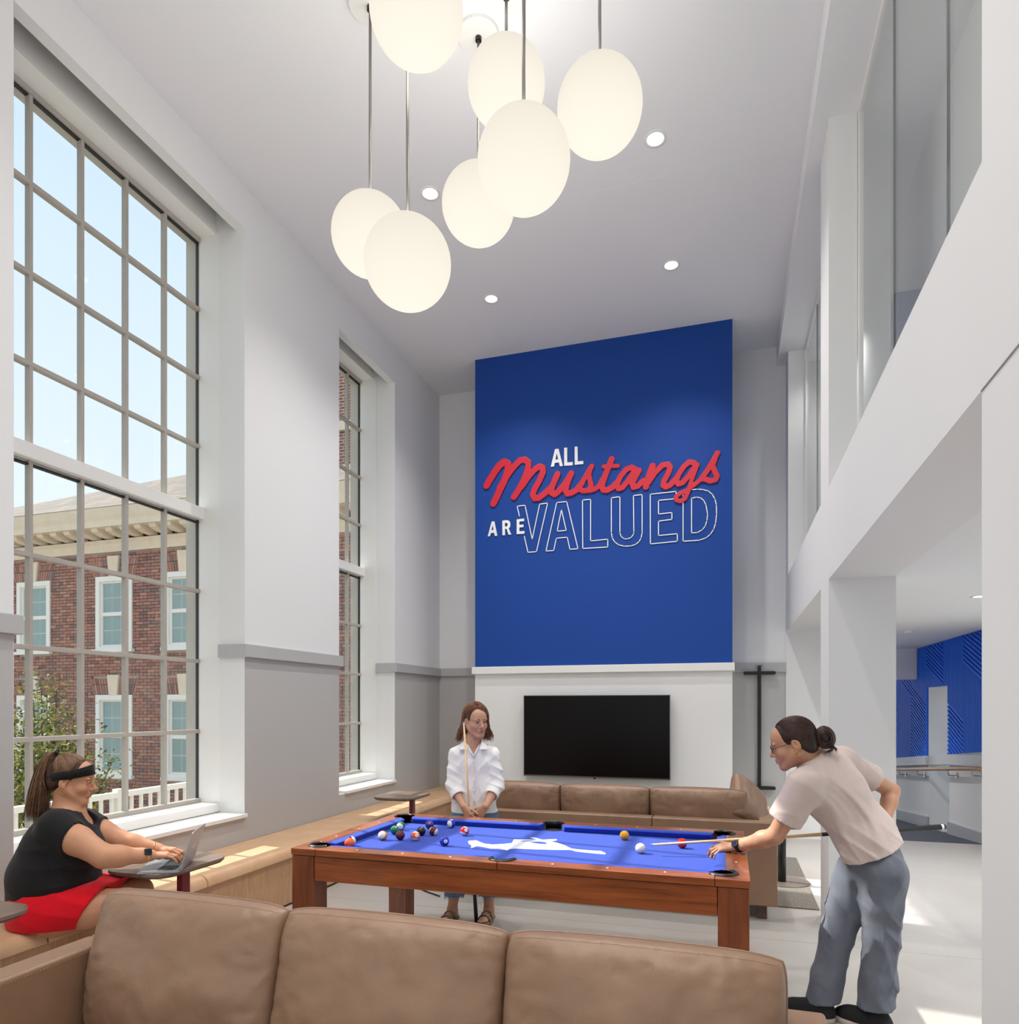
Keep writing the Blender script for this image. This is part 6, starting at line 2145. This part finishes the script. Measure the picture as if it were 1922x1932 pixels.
fA = V3(((-1.9453, 4.7551, 0.0049)[0], (-1.9453, 4.7551, 0.0049)[1], 0.085)); fB = V3(((-1.6894, 4.8463, 0.0097)[0], (-1.6894, 4.8463, 0.0097)[1], 0.085))
kA, kB = V3((-1.9002, 4.7798, 0.4477)), V3((-1.6965, 4.8545, 0.4455))
gA, gB = V3((-1.8662, 4.8010, 0.7499)), V3((-1.7224, 4.8568, 0.7483))
for g_, k_, f_, dx in ((gA, kA, fA, -0.02), (gB, kB, fB, 0.03)):
    S.chain([g_, k_, k_.lerp(f_, 0.35), f_], [0.075, 0.052, 0.052, 0.034], 0.03)
    # bare foot
    d = V3((dx, -1, 0)).normalized()
    b = V3((f_.x, f_.y, 0))
    S.cone(f_, b + V3((0, 0.035, 0.042)), 0.034, 0.030, 0.02).cone(f_ - V3((0, 0, 0.02)), b + d * 0.10 + V3((0, 0, 0.040)), 0.032, 0.026, 0.03)
    S.cone(b + V3((0, 0.03, 0.040)), b + d * 0.12 + V3((0, 0, 0.036)), 0.026, 0.034, 0.02, sq=((0, 0, 1), 0.6))
    for i in range(5):
        sx_ = (i - 2) * 0.0155 + 0.0
        ln = (0.165, 0.175, 0.170, 0.162, 0.152)[i if dx > 0 else 4 - i]
        r = 0.0085
        S.cone(b + d * 0.12 + V3((sx_, 0, 0.036)), b + d * ln + V3((sx_, 0, 0.032)), r + 0.001, r - 0.001, 0.004)
skin_object('body', S, sw, SKS, skin_s, [HS.box(0.15) + (0.003,), h1.box(0.10) + (0.0026,), h2.box(0.10) + (0.0026,)], HS, 0.0075)
hairS = hair_mat('brown wavy hair', srgb(54, 33, 25), srgb(138, 92, 64))
face_parts(HS, sw, hairS, (0.15, -0.2), open_=0.6, lidm=plain('standing eyelid skin', skin_s + (1,), 0.5))
# sandals
M['suede'] = plain('taupe suede', srgb(150, 128, 106), 0.9, bump=0.2, bscale=300)
for f_, dx in ((fA, -0.02), (fB, 0.03)):
    d = V3((dx, -1, 0)).normalized(); b = V3((f_.x, f_.y, 0))
    s = V3((-d.y, d.x, 0))
    U = Solid().chain([b - d * 0.045 + V3((0, 0, 0.012)), b + d * 0.05 + V3((0, 0, 0.012)), b + d * 0.135 + V3((0, 0, 0.012))], [0.036, 0.036, 0.048], 0.02)
    U.clip((0, 0, 1), (0, 0, 0.024)).clip((0, 0, -1), (0, 0, 0))
    o = solid_object('sandal', U, M['suede'], sw, 0.005)
    for t, hgt in ((0.045, 0.085), (0.100, 0.070)):
        st_ = []
        for i in range(9):
            a = PI * i / 8
            st_.append(b + d * t + s * (0.047 * math.cos(a)) + V3((0, 0, 0.018 + (hgt - 0.018) * math.sin(a))))
        mb = MB(); vs_, fs = [], []
        for i, p in enumerate(st_):
            for e in (-0.018, 0.018): 
                nn = (p - (b + d * t + V3((0, 0, 0.02)))).normalized()
                vs_ += [p + d * e + nn * 0.004, p + d * e]
        for i in range(8):
            k = i * 4
            fs += [(k, k + 2, k + 6, k + 4), (k + 1, k + 5, k + 7, k + 3), (k, k + 4, k + 5, k + 1), (k + 2, k + 3, k + 7, k + 6)]
        mb.add(vs_, fs).build('strap', M['suede'], o, smooth=False)
        bk_ = b + d * t + s * 0.030 + V3((0, 0, 0.02 + (hgt - 0.02) * 0.80))
        MB().tube([bk_ + d * 0.009 + s * 0.006, bk_ + d * 0.009 - s * 0.008 + V3((0, 0, 0.006)), bk_ - d * 0.009 - s * 0.008 + V3((0, 0, 0.006)), bk_ - d * 0.009 + s * 0.006, bk_ + d * 0.009 + s * 0.006], 0.0016, 5).build('buckle', M['gold'], o)
# jeans, frayed at the hem
S = Solid()
S.cone(hip + V3((0, 0, 0.06)), hip - V3((0, 0, 0.03)), 0.135, 0.165, 0.05, sq=((-0.355, 0.935, 0), 0.72))
hemA, hemB = V3((kA.lerp(fA, 0.72))), V3((kB.lerp(fB, 0.66)))
for g_, k_, e_ in ((gA, kA, hemA), (gB, kB, hemB)):
    S.chain([g_, k_, e_ - V3((0, 0, 0.02))], [0.092, 0.080, 0.078], 0.05)
S.disp(folds((0.1, 0.3, 1), 0.12, 0.006, 3.0))
S.clip((0, 0, -1), (0, 0, hemA.z))
S.hollow(Solid().cone(hemA + V3((0, 0, 0.06)), hemA - V3((0, 0, 0.1)), 0.062, 0.07, 0)).hollow(Solid().cone(hemB + V3((0, 0, 0.06)), hemB - V3((0, 0, 0.1)), 0.062, 0.07, 0))
DEN = fabric('blue denim', srgb(96, 122, 156), var=0.15)
jn = solid_object('jeans', S, DEN, sw, 0.007)
rs = random.Random(5)
fr = MB()
for e_ in (hemA, hemB):
    for i in range(80):
        a = rs.uniform(0, 6.28); c = V3((e_.x + 0.072 * math.cos(a), e_.y + 0.072 * math.sin(a), hemA.z + 0.006))
        fr.tube([c, c + V3((rs.gauss(0, 0.006), rs.gauss(0, 0.006), -rs.uniform(0.012, 0.028)))], [0.002, 0.0006], 4)
fr.build('frayed_hem', plain('denim threads', srgb(128, 146, 170), 0.9), jn, kind='stuff')
# white shirt, open collar, rolled sleeves
S = Solid()
S.cone(neck - V3((0, 0, 0.035)), chest, 0.065, 0.138, 0.05, sq=((-0.355, 0.935, 0), 0.72)).cone(chest, waist, 0.142, 0.152, 0.05, sq=((-0.355, 0.935, 0), 0.74)).cone(waist, hip - V3((0, 0, 0.10)), 0.152, 0.180, 0.05, sq=((-0.355, 0.935, 0), 0.76))
for sh_ in (rsh, lsh):
    S.cone(neck.lerp(chest, 0.30), sh_, 0.052, 0.052, 0.05)
S.disp(folds((0.9, 0.2, 0.35), 0.085, 0.008, 0.7, 0.8)).disp(folds((-0.8, 0.2, 0.5), 0.07, 0.007, 5.1, 0.8))
hz = hip.z - 0.035
S.clip((0, 0, -1), (0, 0, hz))
for sh_, el_, wr_ in ((rsh, rel, rwr), (lsh, lel, lwr)):
    cf = el_.lerp(wr_, 0.40); u = (wr_ - el_).normalized()
    T_ = Solid().chain([sh_, sh_.lerp(el_, 0.5), el_, cf + u * 0.04], [0.055, 0.052, 0.052, 0.046], 0.03)
    T_.disp(folds((0.4, 0.3, 0.85), 0.065, 0.009, 2.2, 0.9))
    T_.clip(tuple(u), cf + u * 0.02)
    R_ = Solid().cone(cf - u * 0.012, cf + u * 0.030, 0.051, 0.050, 0.0).clip(tuple(u), cf + u * 0.024).clip(tuple(-u), cf - u * 0.02)
    T_.join(R_, 0.004)
    T_.hollow(Solid().cone(cf - u * 0.03, cf + u * 0.08, 0.038, 0.044, 0))
    S.join(T_, 0.03)
# neck hole and V opening at the front
S.hollow(Solid().cone(neck - V3((0, 0, 0.01)), neck + V3((0, 0, 0.12)), 0.058, 0.075, 0))
vb = V3((-1.7423, 4.6723, 1.2322))
class Wedge(Solid):
    def __init__(self, b, top, half, yback):
        super().__init__(); self.q = (b, top, half, yback)
    def field(self, lo, shape, h):
        b, top, half, yback = self.q
        X, Y, Z = [np.float32(lo[i]) + np.arange(shape[i], dtype=np.float32) * h for i in range(3)]
        w = (Z - b.z) / (top - b.z) * half
        c_ = self.axis
        sx_ = np.abs((X[:, None] - c_.x) * 0.935 + (Y[None, :] - c_.y) * 0.355)          # across the chest
        fy = (X[:, None] - c_.x) * 0.355 - (Y[None, :] - c_.y) * 0.935                    # out of the chest
        dx = np.maximum(sx_[:, :, None] - w[None, None, :], (b.z - Z)[None, None, :])
        return np.maximum(dx, (yback - fy)[:, :, None]).astype(np.float32)
_w = Wedge(vb, neck.z + 0.02, 0.066, 0.005); _w.axis = neck
S.hollow(_w)
SHI = fabric('white linen shirt', srgb(238, 236, 234), weave=900, var=0.02)
sho = solid_object('shirt', S, SHI, sw, 0.0058)
Q = lambda x, y, z: neck + V3((0.935, 0.355, 0)) * x + V3((-0.355, 0.935, 0)) * y + V3((0, 0, z))     # across, back, up from the neck
vz = vb.z - neck.z
for sd in (-1, 1):                       # collar points
    vv = [Q(sd * 0.050, 0.030, 0.024), Q(sd * 0.058, -0.045, 0.016), Q(sd * 0.046, -0.098, -0.050), Q(sd * 0.098, -0.082, -0.052), Q(sd * 0.092, 0.015, -0.012)]
    off = V3((sd * 0.003, 0, 0.004)) + V3((0.355, -0.935, 0)) * 0.004
    v2 = [p + off for p in vv]
    n = 5
    MB().add(vv + v2, [tuple(range(n)), tuple(range(2 * n - 1, n - 1, -1))] + [(i, (i + 1) % n, n + (i + 1) % n, n + i) for i in range(n)]).build('collar', SHI, sho, bevel=0.002)
fd = 0.118                                # how far the shirt front stands before the neck
for i in range(5):
    z = vz - 0.040 - i * 0.072
    MB().sphere(tuple(Q(0.004, -fd - (0.000, 0.002, 0.004, 0.006, 0.010)[i], z)), 0.0055, 10, 8).build('button', M['sight'], sho)
cb2 = []
for i in range(15):
    t = math.radians(-120 + 240 * i / 14)          # round the back of the neck, then down both edges of the opening
    cb2.append(Q(0.061 * math.sin(t), 0.008 + 0.062 * math.cos(t), 0.012 - 0.010 * (1 - math.cos(t))))
R0, L0 = cb2[0], cb2[-1]
lowp = Q(0, -fd + 0.004, vz - 0.01)
cb2 = [lowp, lowp.lerp(R0, 0.5) + V3((0.355, -0.935, 0)) * 0.016] + cb2 + [lowp.lerp(L0, 0.5) + V3((0.355, -0.935, 0)) * 0.016, lowp]
MB().tube(cb2, 0.0075, 8).build('collar_band', SHI, sho, smooth=True)
# hair: wavy, to the shoulders
S = Solid()
E2 = lambda c, r, k=0.02, sub=False: S.ell(HS.p(*c), np.array(r) * HS.s, HS.R, k, sub)
E2((0, -0.016, 0.042), (0.084, 0.102, 0.094), 0.0)
E2((0, -0.050, -0.040), (0.082, 0.062, 0.085), 0.03)
E2((0, 0.118, -0.010), (0.077, 0.080, 0.082), 0.012, True)
E2((0, 0.075, -0.085), (0.075, 0.10, 0.085), 0.012, True)
E2((0.088, 0.004, -0.008), (0.022, 0.026, 0.034), 0.01, True)
hc = solid_object('hair', S, hair_mat('brown wavy hair cap', srgb(46, 28, 22), srgb(116, 74, 52), 0.0), sw, 0.0032)
cv = []
rs = random.Random(21)
for i in range(640):
    side = 1 if rs.random() < 0.6 else -1
    u = rs.uniform(0, 1)
    y0 = 0.055 - 0.15 * u                       # where along the parting the lock starts
    zt = 0.133 - 1.1 * (y0 + 0.016) ** 2 * 8 * 0.9
    root_ = (0.015 + rs.uniform(-0.008, 0.008), y0, zt)
    bulge = 0.094 + 0.020 * rs.random()
    mid = (-side * bulge, y0 * 0.6 - 0.012, 0.02 + rs.uniform(-0.02, 0.02))
    if side < 0 and y0 > -0.02: mid = (-side * bulge * 0.93, -0.038 - 0.02 * rs.random(), 0.03)      # tucked behind the ear on this side
    if side > 0 and y0 > 0.0: mid = (-side * (bulge - 0.006), y0 * 0.75 + 0.006, 0.02)
    ln = rs.uniform(-0.02, 0.035)
    out = rs.uniform(-0.01, 0.055) if side > 0 else rs.uniform(-0.02, 0.02)
    end = (-side * (bulge + out), (y0 * 0.6 - 0.02 if side > 0 else -0.06 + rs.uniform(-0.03, 0.01)), -0.150 + ln)
    c_ = Vector(HS.p(*end))
    ny = (y0 + 0.016) / 0.102
    nx = root_[0] / 0.084
    ad = (nx, ny, math.sqrt(max(0.02, 1 - nx * nx - ny * ny)))
    bd_ = (mid[0] / 0.084, (mid[1] + 0.016) / 0.102, (mid[2] - 0.042) / 0.094 - 0.15)
    lift = rs.uniform(1.01, 1.10 if side > 0 else 1.06)
    p1_ = on_skull(HS, (0, -0.016, 0.042), (0.084, 0.102, 0.094), ad, bd_, 9, lift, flare=rs.uniform(0.02, 0.22 if side > 0 else 0.12))
    b_ = p1_[-1]
    tg = (p1_[-1] - p1_[-2]).normalized() * (b_ - c_).length * 0.35
    pts = p1_[:-1] + bez(b_, b_ + tg, c_ + (b_ - c_) * 0.3, c_, 11)
    ph = rs.uniform(0, 6.28); am = rs.uniform(0.006, 0.015)
    n_ = len(pts)
    pts = [p + Vector(HS.R @ np.array((math.cos(ph + j * 1.05), math.sin(ph + j * 1.05), 0), np.float32)) * am * max(0, (j - 6) / (n_ - 6)) for j, p in enumerate(pts)]
    cv.append((pts, rs.uniform(0.0024, 0.0042)))
locks(cv).build('hair_locks', hairS, hc, smooth=True)
hoop(HS, 1, 0.007, sw)
cue('pool cue held upright by the standing woman', V3((-1.7808, 4.5658, 1.4796)), V3(((-1.7344, 4.7063, 0.0007)[0], (-1.7344, 4.7063, 0.0007)[1], 0.0)), 0.70, 'pool cues in the players hands')

# ---------------------------------------------------------------- the woman seated on the bench
se = thing('person', 'person in a black T-shirt and red skirt sitting on the bench typing on a laptop', 'person', (-3.40, 2.74, 0.0))
skin_t = (0.58, 0.29, 0.17)
SKT = skin_mat('seated skin', skin_t)
HT = Head((-3.3238, 2.7896, 1.2002), (0.80, 0.58, -0.16), (0.10, 0.05, 1), 1.05, 0, 1.02)
hip = V3((-3.4071, 2.7424, 0.5304)); waist = V3((-3.3991, 2.7449, 0.6984)); chest = V3((-3.3404, 2.7634, 0.8776)); neck = V3((-3.3373, 2.7854, 1.0200))
rsh = V3((-3.2757, 2.6685, 0.9700)); lsh = V3((-3.3546, 2.8953, 0.9446))
rel = V3((-3.0340, 2.7342, 0.8256)); lel = V3((-3.1750, 2.9833, 0.8458))
rwr = V3((-2.9343, 2.9334, 0.7961)); lwr = V3((-2.9854, 3.0431, 0.8049))
fwd = V3((0.87, 0.49, 0.0)); lf = V3((-0.49, 0.87, 0.0))
S = Solid()
HT.solid(S, 0.0)
S.cone(V3(HT.p(0, -0.02, -0.05)), neck, 0.053, 0.060, 0.03)
S.cone(neck, chest, 0.065, 0.135, 0.06).cone(chest, waist, 0.14, 0.15, 0.06).cone(waist, hip, 0.15, 0.17, 0.06)
S.cone(neck, rsh, 0.055, 0.06, 0.04).cone(neck, lsh, 0.055, 0.06, 0.04)
S.chain([rsh, rsh.lerp(rel, 0.45), rel, rel.lerp(rwr, 0.3), rel.lerp(rwr, 0.8), rwr], [0.072, 0.072, 0.057, 0.055, 0.036, 0.031], 0.025)
S.chain([lsh, lsh.lerp(lel, 0.45), lel, lel.lerp(lwr, 0.3), lwr], [0.070, 0.066, 0.052, 0.050, 0.030], 0.025)
g1 = Hand(rwr, fwd * 0.95 + lf * 0.32 + V3((0, 0, -0.10)), (0, 0, 1), -1, s=0.94, spread=5, thumb=(28, 10), curl=(16, 26, 16), fcurl=[(18, 30, 18), (14, 28, 18), (12, 28, 16), (14, 26, 14)])
g1.solid(S)
g2 = Hand(lwr, fwd * 0.98 - lf * 0.10 + V3((0, 0, -0.10)), (0, 0, 1), 1, s=0.94, spread=5, thumb=(28, 10), fcurl=[(20, 30, 18), (16, 28, 18), (14, 28, 16), (16, 26, 14)])
g2.solid(S)
kR = V3((-2.9920, 2.8313, 0.5698)); kL = V3((-3.1402, 3.0572, 0.5608))
hR, hL = hip + fwd * 0.02 - lf * 0.10, hip + fwd * 0.02 + lf * 0.10
for h_, k_ in ((hR, kR), (hL, kL)):
    f_ = V3((k_.x + 0.02, k_.y + 0.02, 0.075))
    S.chain([h_, h_.lerp(k_, 0.5), k_], [0.115, 0.098, 0.070], 0.05)
    S.chain([k_, k_.lerp(f_, 0.35), f_], [0.066, 0.064, 0.038], 0.03)
    S.cone(f_ - V3((0, 0, 0.02)), V3((f_.x + 0.15, f_.y + 0.06, 0.03)), 0.036, 0.026, 0.03)
skin_object('body', S, se, SKT, skin_t, [HT.box() + (0.0028,), g1.box(0.105) + (0.0025,), g2.box(0.105) + (0.0025,)], HT, 0.0075,
            [(tuple(t + n_ * 0.004), 0.0075, (0.70, 0.30, 0.28), 0.8) for t, n_ in g1.tips + g2.tips])
hairT = hair_mat('long brown hair', srgb(44, 28, 22), srgb(134, 98, 72))
face_parts(HT, se, hairT, (0.0, -0.45), open_=0.25, lidm=plain('seated eyelid skin', skin_t + (1,), 0.5))
# T-shirt
S = Solid()
S.cone(neck - V3((0, 0, 0.06)), chest, 0.10, 0.165, 0.07).cone(chest, waist, 0.168, 0.185, 0.07).cone(waist, hip - V3((0, 0, 0.0)), 0.188, 0.192, 0.07)
S.ell(chest + fwd * 0.09 - V3((0, 0, 0.045)) - lf * 0.07, (0.09, 0.09, 0.085), None, 0.05).ell(chest + fwd * 0.09 - V3((0, 0, 0.045)) + lf * 0.07, (0.09, 0.09, 0.085), None, 0.05)
S.ell(waist + fwd * 0.07 - V3((0, 0, 0.03)), (0.16, 0.16, 0.11), None, 0.06)
S.cone(neck.lerp(chest, 0.4), rsh, 0.085, 0.082, 0.05).cone(neck.lerp(chest, 0.4), lsh, 0.085, 0.080, 0.05)
S.disp(folds((0.1, 0.1, 1.0), 0.080, 0.016, 2.7, 1.0, mask_near([tuple(waist), tuple(hip), tuple(waist - lf * 0.15)], 0.16, 0.30))).disp(folds((0.6, -0.2, 0.7), 0.10, 0.006, 8.0, 1.0))
for sh_, el_, f, tl in ((rsh, rel, 0.36, 0.25), (lsh, lel, 0.40, 0.1)):
    u = (el_ - sh_).normalized(); cu_ = (u + V3((0, 0, tl))).normalized()
    T_ = Solid().cone(sh_, sh_.lerp(el_, f + 0.25), 0.084, 0.085, 0.0).clip(tuple(cu_), sh_.lerp(el_, f))
    T_.hollow(Solid().cone(sh_.lerp(el_, f - 0.05), sh_.lerp(el_, f + 0.3), 0.0755, 0.079, 0))
    S.join(T_, 0.03)
S.hollow(Solid().cone(neck - V3((0, 0, 0.01)) + fwd * 0.02, V3(HT.p(0, 0, -0.03)), 0.075, 0.09, 0)).hollow(Solid().cone(neck + fwd * 0.07 - V3((0, 0, 0.045)), neck + fwd * 0.14 + V3((0, 0, 0.01)), 0.052, 0.06, 0))
S.clip((0.12, 0.06, -1), tuple(hip - V3((0, 0, -0.055))))
BLK = fabric('black jersey', srgb(30, 29, 30), var=0.1)
solid_object('t_shirt', S, BLK, se, 0.0062)
# red skirt
S = Solid()
S.cone(hip + V3((0, 0, 0.04)), hip - V3((0, 0, 0.02)), 0.186, 0.190, 0.06)
for h_, k_ in ((hR, kR), (hL, kL)):
    S.chain([h_, h_.lerp(k_, 1.0)], [0.138, 0.106], 0.08)
S.cone(hip, hip.lerp((kR + kL) / 2, 0.95), 0.15, 0.095, 0.08)
S.disp(folds((0.5, 0.3, 0.8), 0.10, 0.007, 1.0, 1.2))
kd = ((kR + kL) / 2 - hip).normalized()
S.clip((0.84, 0.265, -0.47), (-3.1308, 2.8085, 0.5697))
S.clip((0, 0, -1), (0, 0, 0.462))
S.hollow(Solid().cone(hR.lerp(kR, 0.45), kR, 0.104, 0.085, 0)).hollow(Solid().cone(hL.lerp(kL, 0.45), kL, 0.104, 0.085, 0))
RED = fabric('bright red fabric', srgb(214, 16, 34), var=0.06)
solid_object('skirt', S, RED, se, 0.0062)
for k_ in (kR, kL):
    f_ = V3((k_.x + 0.02, k_.y + 0.02, 0))
    shoe('shoe', (f_.x - 0.055, f_.y - 0.025, 0), (f_.x + 0.19, f_.y + 0.085, 0), se)
# hair: pulled up into a high ponytail, wide black headband
S = Solid()
E3 = lambda c, r, k=0.02, sub=False: S.ell(HT.p(*c), np.array(r) * HT.s, HT.R, k, sub)
E3((0, -0.018, 0.040), (0.080, 0.100, 0.092), 0.0)
E3((0, -0.060, -0.010), (0.062, 0.045, 0.058), 0.03)
E3((0, 0.125, 0.012), (0.092, 0.080, 0.098), 0.010, True)
E3((0, 0.070, -0.075), (0.12, 0.10, 0.085), 0.012, True)
for sd in (-1, 1): E3((sd * 0.085, -0.006, -0.008), (0.022, 0.024, 0.034), 0.01, True)
hc = solid_object('hair', S, hair_mat('long brown hair cap', srgb(40, 26, 20), srgb(110, 78, 58), 0.0), se, 0.003)
cv = []
rs = random.Random(31)
tie = (0.0, -0.068, 0.128)
for i in range(640):
    th = rs.uniform(-1.9, 1.9)
    ny = (0.060 - 0.030 * abs(th) - 0.06 * rs.random() * (rs.random() < 0.4) + 0.018) / 0.100
    k_ = math.sqrt(1 - ny * ny)
    cv.append((on_skull(HT, (0, -0.018, 0.040), (0.080, 0.100, 0.092), (k_ * math.sin(th), ny, k_ * math.cos(th)), (0.05 * math.sin(th), -0.46, 0.89), 9, rs.uniform(1.006, 1.024)), rs.uniform(0.0015, 0.0023)))
for i in range(70):                        # nape strands up to the tie
    x = rs.uniform(-0.06, 0.06)
    cv.append((bez(*(tuple(HT.p(*q)) for q in ((x, -0.085, -0.05), (x * 1.1, -0.118, 0.0), (x * 0.7, -0.115, 0.08), tie)), 8), 0.0028))
for i in range(520):                       # the tail
    a = rs.uniform(0, 6.28); r = math.sqrt(rs.random())
    ex, ey = 0.040 * r * math.cos(a), 0.034 * r * math.sin(a)
    L = rs.uniform(0.80, 1.0)
    p0 = tie
    p1 = (ex * 0.7, -0.125 + ey * 0.5, 0.168)
    p2 = (ex * 1.35 - 0.004, -0.138 + ey * 1.2, 0.03)
    p3 = (ex * 1.3 - 0.004, -0.118 + ey * 1.7, 0.0 - 0.235 * L)
    pts = bez(*(tuple(HT.p(*q)) for q in (p0, p1, p2, p3)), 14)
    ph = rs.uniform(0, 6.28)
    pts = [p + Vector(HT.R @ np.array((math.cos(ph + j * 0.5), math.sin(ph + j * 0.5), 0), np.float32)) * 0.003 * (j / 13) for j, p in enumerate(pts)]
    cv.append((pts, rs.uniform(0.0018, 0.0030)))
locks(cv).build('hair_strands', hairT, hc, smooth=True)
MB().tube([tuple(HT.p(0.017 * math.cos(t), -0.080, 0.131 + 0.017 * math.sin(t))) for t in [i * 2 * PI / 12 for i in range(13)]], 0.006, 8, cap=False).build('hair_tie', M['black'], hc, smooth=True)
# headband: a wide strip round the head
mb = MB(); vs_, fs = [], []
N = 48
for i in range(N):
    t = 2 * PI * i / N
    x, y = 0.0795 * math.sin(t), 0.093 * math.cos(t) - 0.004
    zc_ = 0.070 + 0.40 * (y - 0.09)          # high on the forehead, low at the nape
    w_ = 0.021 + 0.004 * math.cos(t)
    for dz in (-1, 1):
        zz = zc_ + dz * w_
        # lie on the skull
        k0 = math.sqrt(max(0.05, 1 - ((zz - 0.040) / 0.105) ** 2))
        for e in (1.08, 1.125):
            vs_.append(tuple(HT.p(x * k0 * e, (y * k0) * e + (0.004 if math.cos(t) > 0 else -0.008), zz)))
for i in range(N):
    j = (i + 1) % N
    a, b = i * 4, j * 4
    fs += [(a, b, b + 1, a + 1), (a + 2, a + 3, b + 3, b + 2), (a + 1, b + 1, b + 3, a + 3), (a, a + 2, b + 2, b)]
mb.add(vs_, fs).build('headband', fabric('black headband', srgb(24, 26, 26)), se, smooth=True)
hoop(HT, 1, 0.013, se); hoop(HT, -1, 0.013, se)
watch(rwr.lerp(rel, 0.12), rel - rwr, (0.55, -0.75, 0.65), se, M['gold'], 0.0355, 0.022)
MB().tube([lwr.lerp(lel, 0.10) + (V3((0, 0, 1)) * math.sin(t) + lf * math.cos(t)) * 0.034 for t in [i * 2 * PI / 20 for i in range(21)]], 0.0022, 6, cap=False).build('bracelet', M['gold'], se, smooth=True)
MB().tube([tuple(neck + fwd * (0.066 + 0.012 * math.cos(t)) + lf * (0.052 * math.sin(t)) + V3((0, 0, 0.0 - 0.03 * math.cos(t)))) for t in [-1.4 + i * 0.28 for i in range(11)]], 0.0012, 5).build('necklace', M['gold'], se, smooth=True)

# ---- laptop
LT = 0.70
alu = plain('silver laptop shell', srgb(176, 178, 184), 0.35, metal=0.7)
lc = V3((-2.9675, 3.0697, 0.7478))
u = V3((0.87, 0.49, 0)); v = V3((-0.49, 0.87, 0))
c0 = V3((lc.x, lc.y, LT))
lp = thing('laptop', 'open silver laptop on the side table', 'laptop', tuple(c0))
def slab(pts2, z0, z1): 
    return MB().prism([(q[0], q[1]) for q in pts2], lambda q: tuple(c0 + u * q[0] + v * q[1] + V3((0, 0, z0))), lambda q: tuple(c0 + u * q[0] + v * q[1] + V3((0, 0, z1))))
slab(rrect(-0.11, 0.11, -0.152, 0.152, 0.012, 4), 0.002, 0.014).build('base', alu, lp)
slab(rrect(-0.01, 0.085, -0.135, 0.135, 0.004, 3), 0.0141, 0.0146).build('keyboard_bed', plain('dark keyboard', srgb(60, 62, 66), 0.5), lp)
km = plain('keys', srgb(34, 35, 38), 0.5)
ky = MB()
for i in range(5):
    for j in range(13):
        x0, y0 = -0.006 + i * 0.018, -0.132 + j * 0.0204
        for q in (slab([(x0, y0), (x0 + 0.0155, y0), (x0 + 0.0155, y0 + 0.0175), (x0, y0 + 0.0175)], 0.0146, 0.0158),):
            ky.add(q.v, q.f)
ky.build('keys', km, lp, kind='stuff')
slab(rrect(-0.095, -0.025, -0.055, 0.055, 0.004, 3), 0.0141, 0.0144).build('trackpad', plain('trackpad', srgb(160, 162, 168), 0.3, metal=0.5), lp)
ang = math.radians(18)
scr = lambda s, t, w: tuple(c0 + u * (0.108 + t * math.sin(ang) + w * math.cos(ang)) + v * s + V3((0, 0, 0.014 + t * math.cos(ang) - w * math.sin(ang))))
lid = MB().prism(rrect(-0.152, 0.152, 0.0, 0.212, 0.010, 4), lambda q: scr(q[0], q[1], 0.0), lambda q: scr(q[0], q[1], 0.006)).build('lid', alu, lp)
MB().prism(rrect(-0.146, 0.146, 0.006, 0.206, 0.006, 3), lambda q: scr(q[0], q[1], -0.0006), lambda q: scr(q[0], q[1], 0.0)).build('screen', plain('laptop screen', srgb(18, 20, 26), 0.12), lid)
MB().prism([(0.014 * math.cos(t), 0.106 + 0.016 * math.sin(t)) for t in [i * 2 * PI / 16 for i in range(16)]], lambda q: scr(q[0], q[1], 0.006), lambda q: scr(q[0], q[1], 0.0066)).build('emblem', M['trim'], lid)
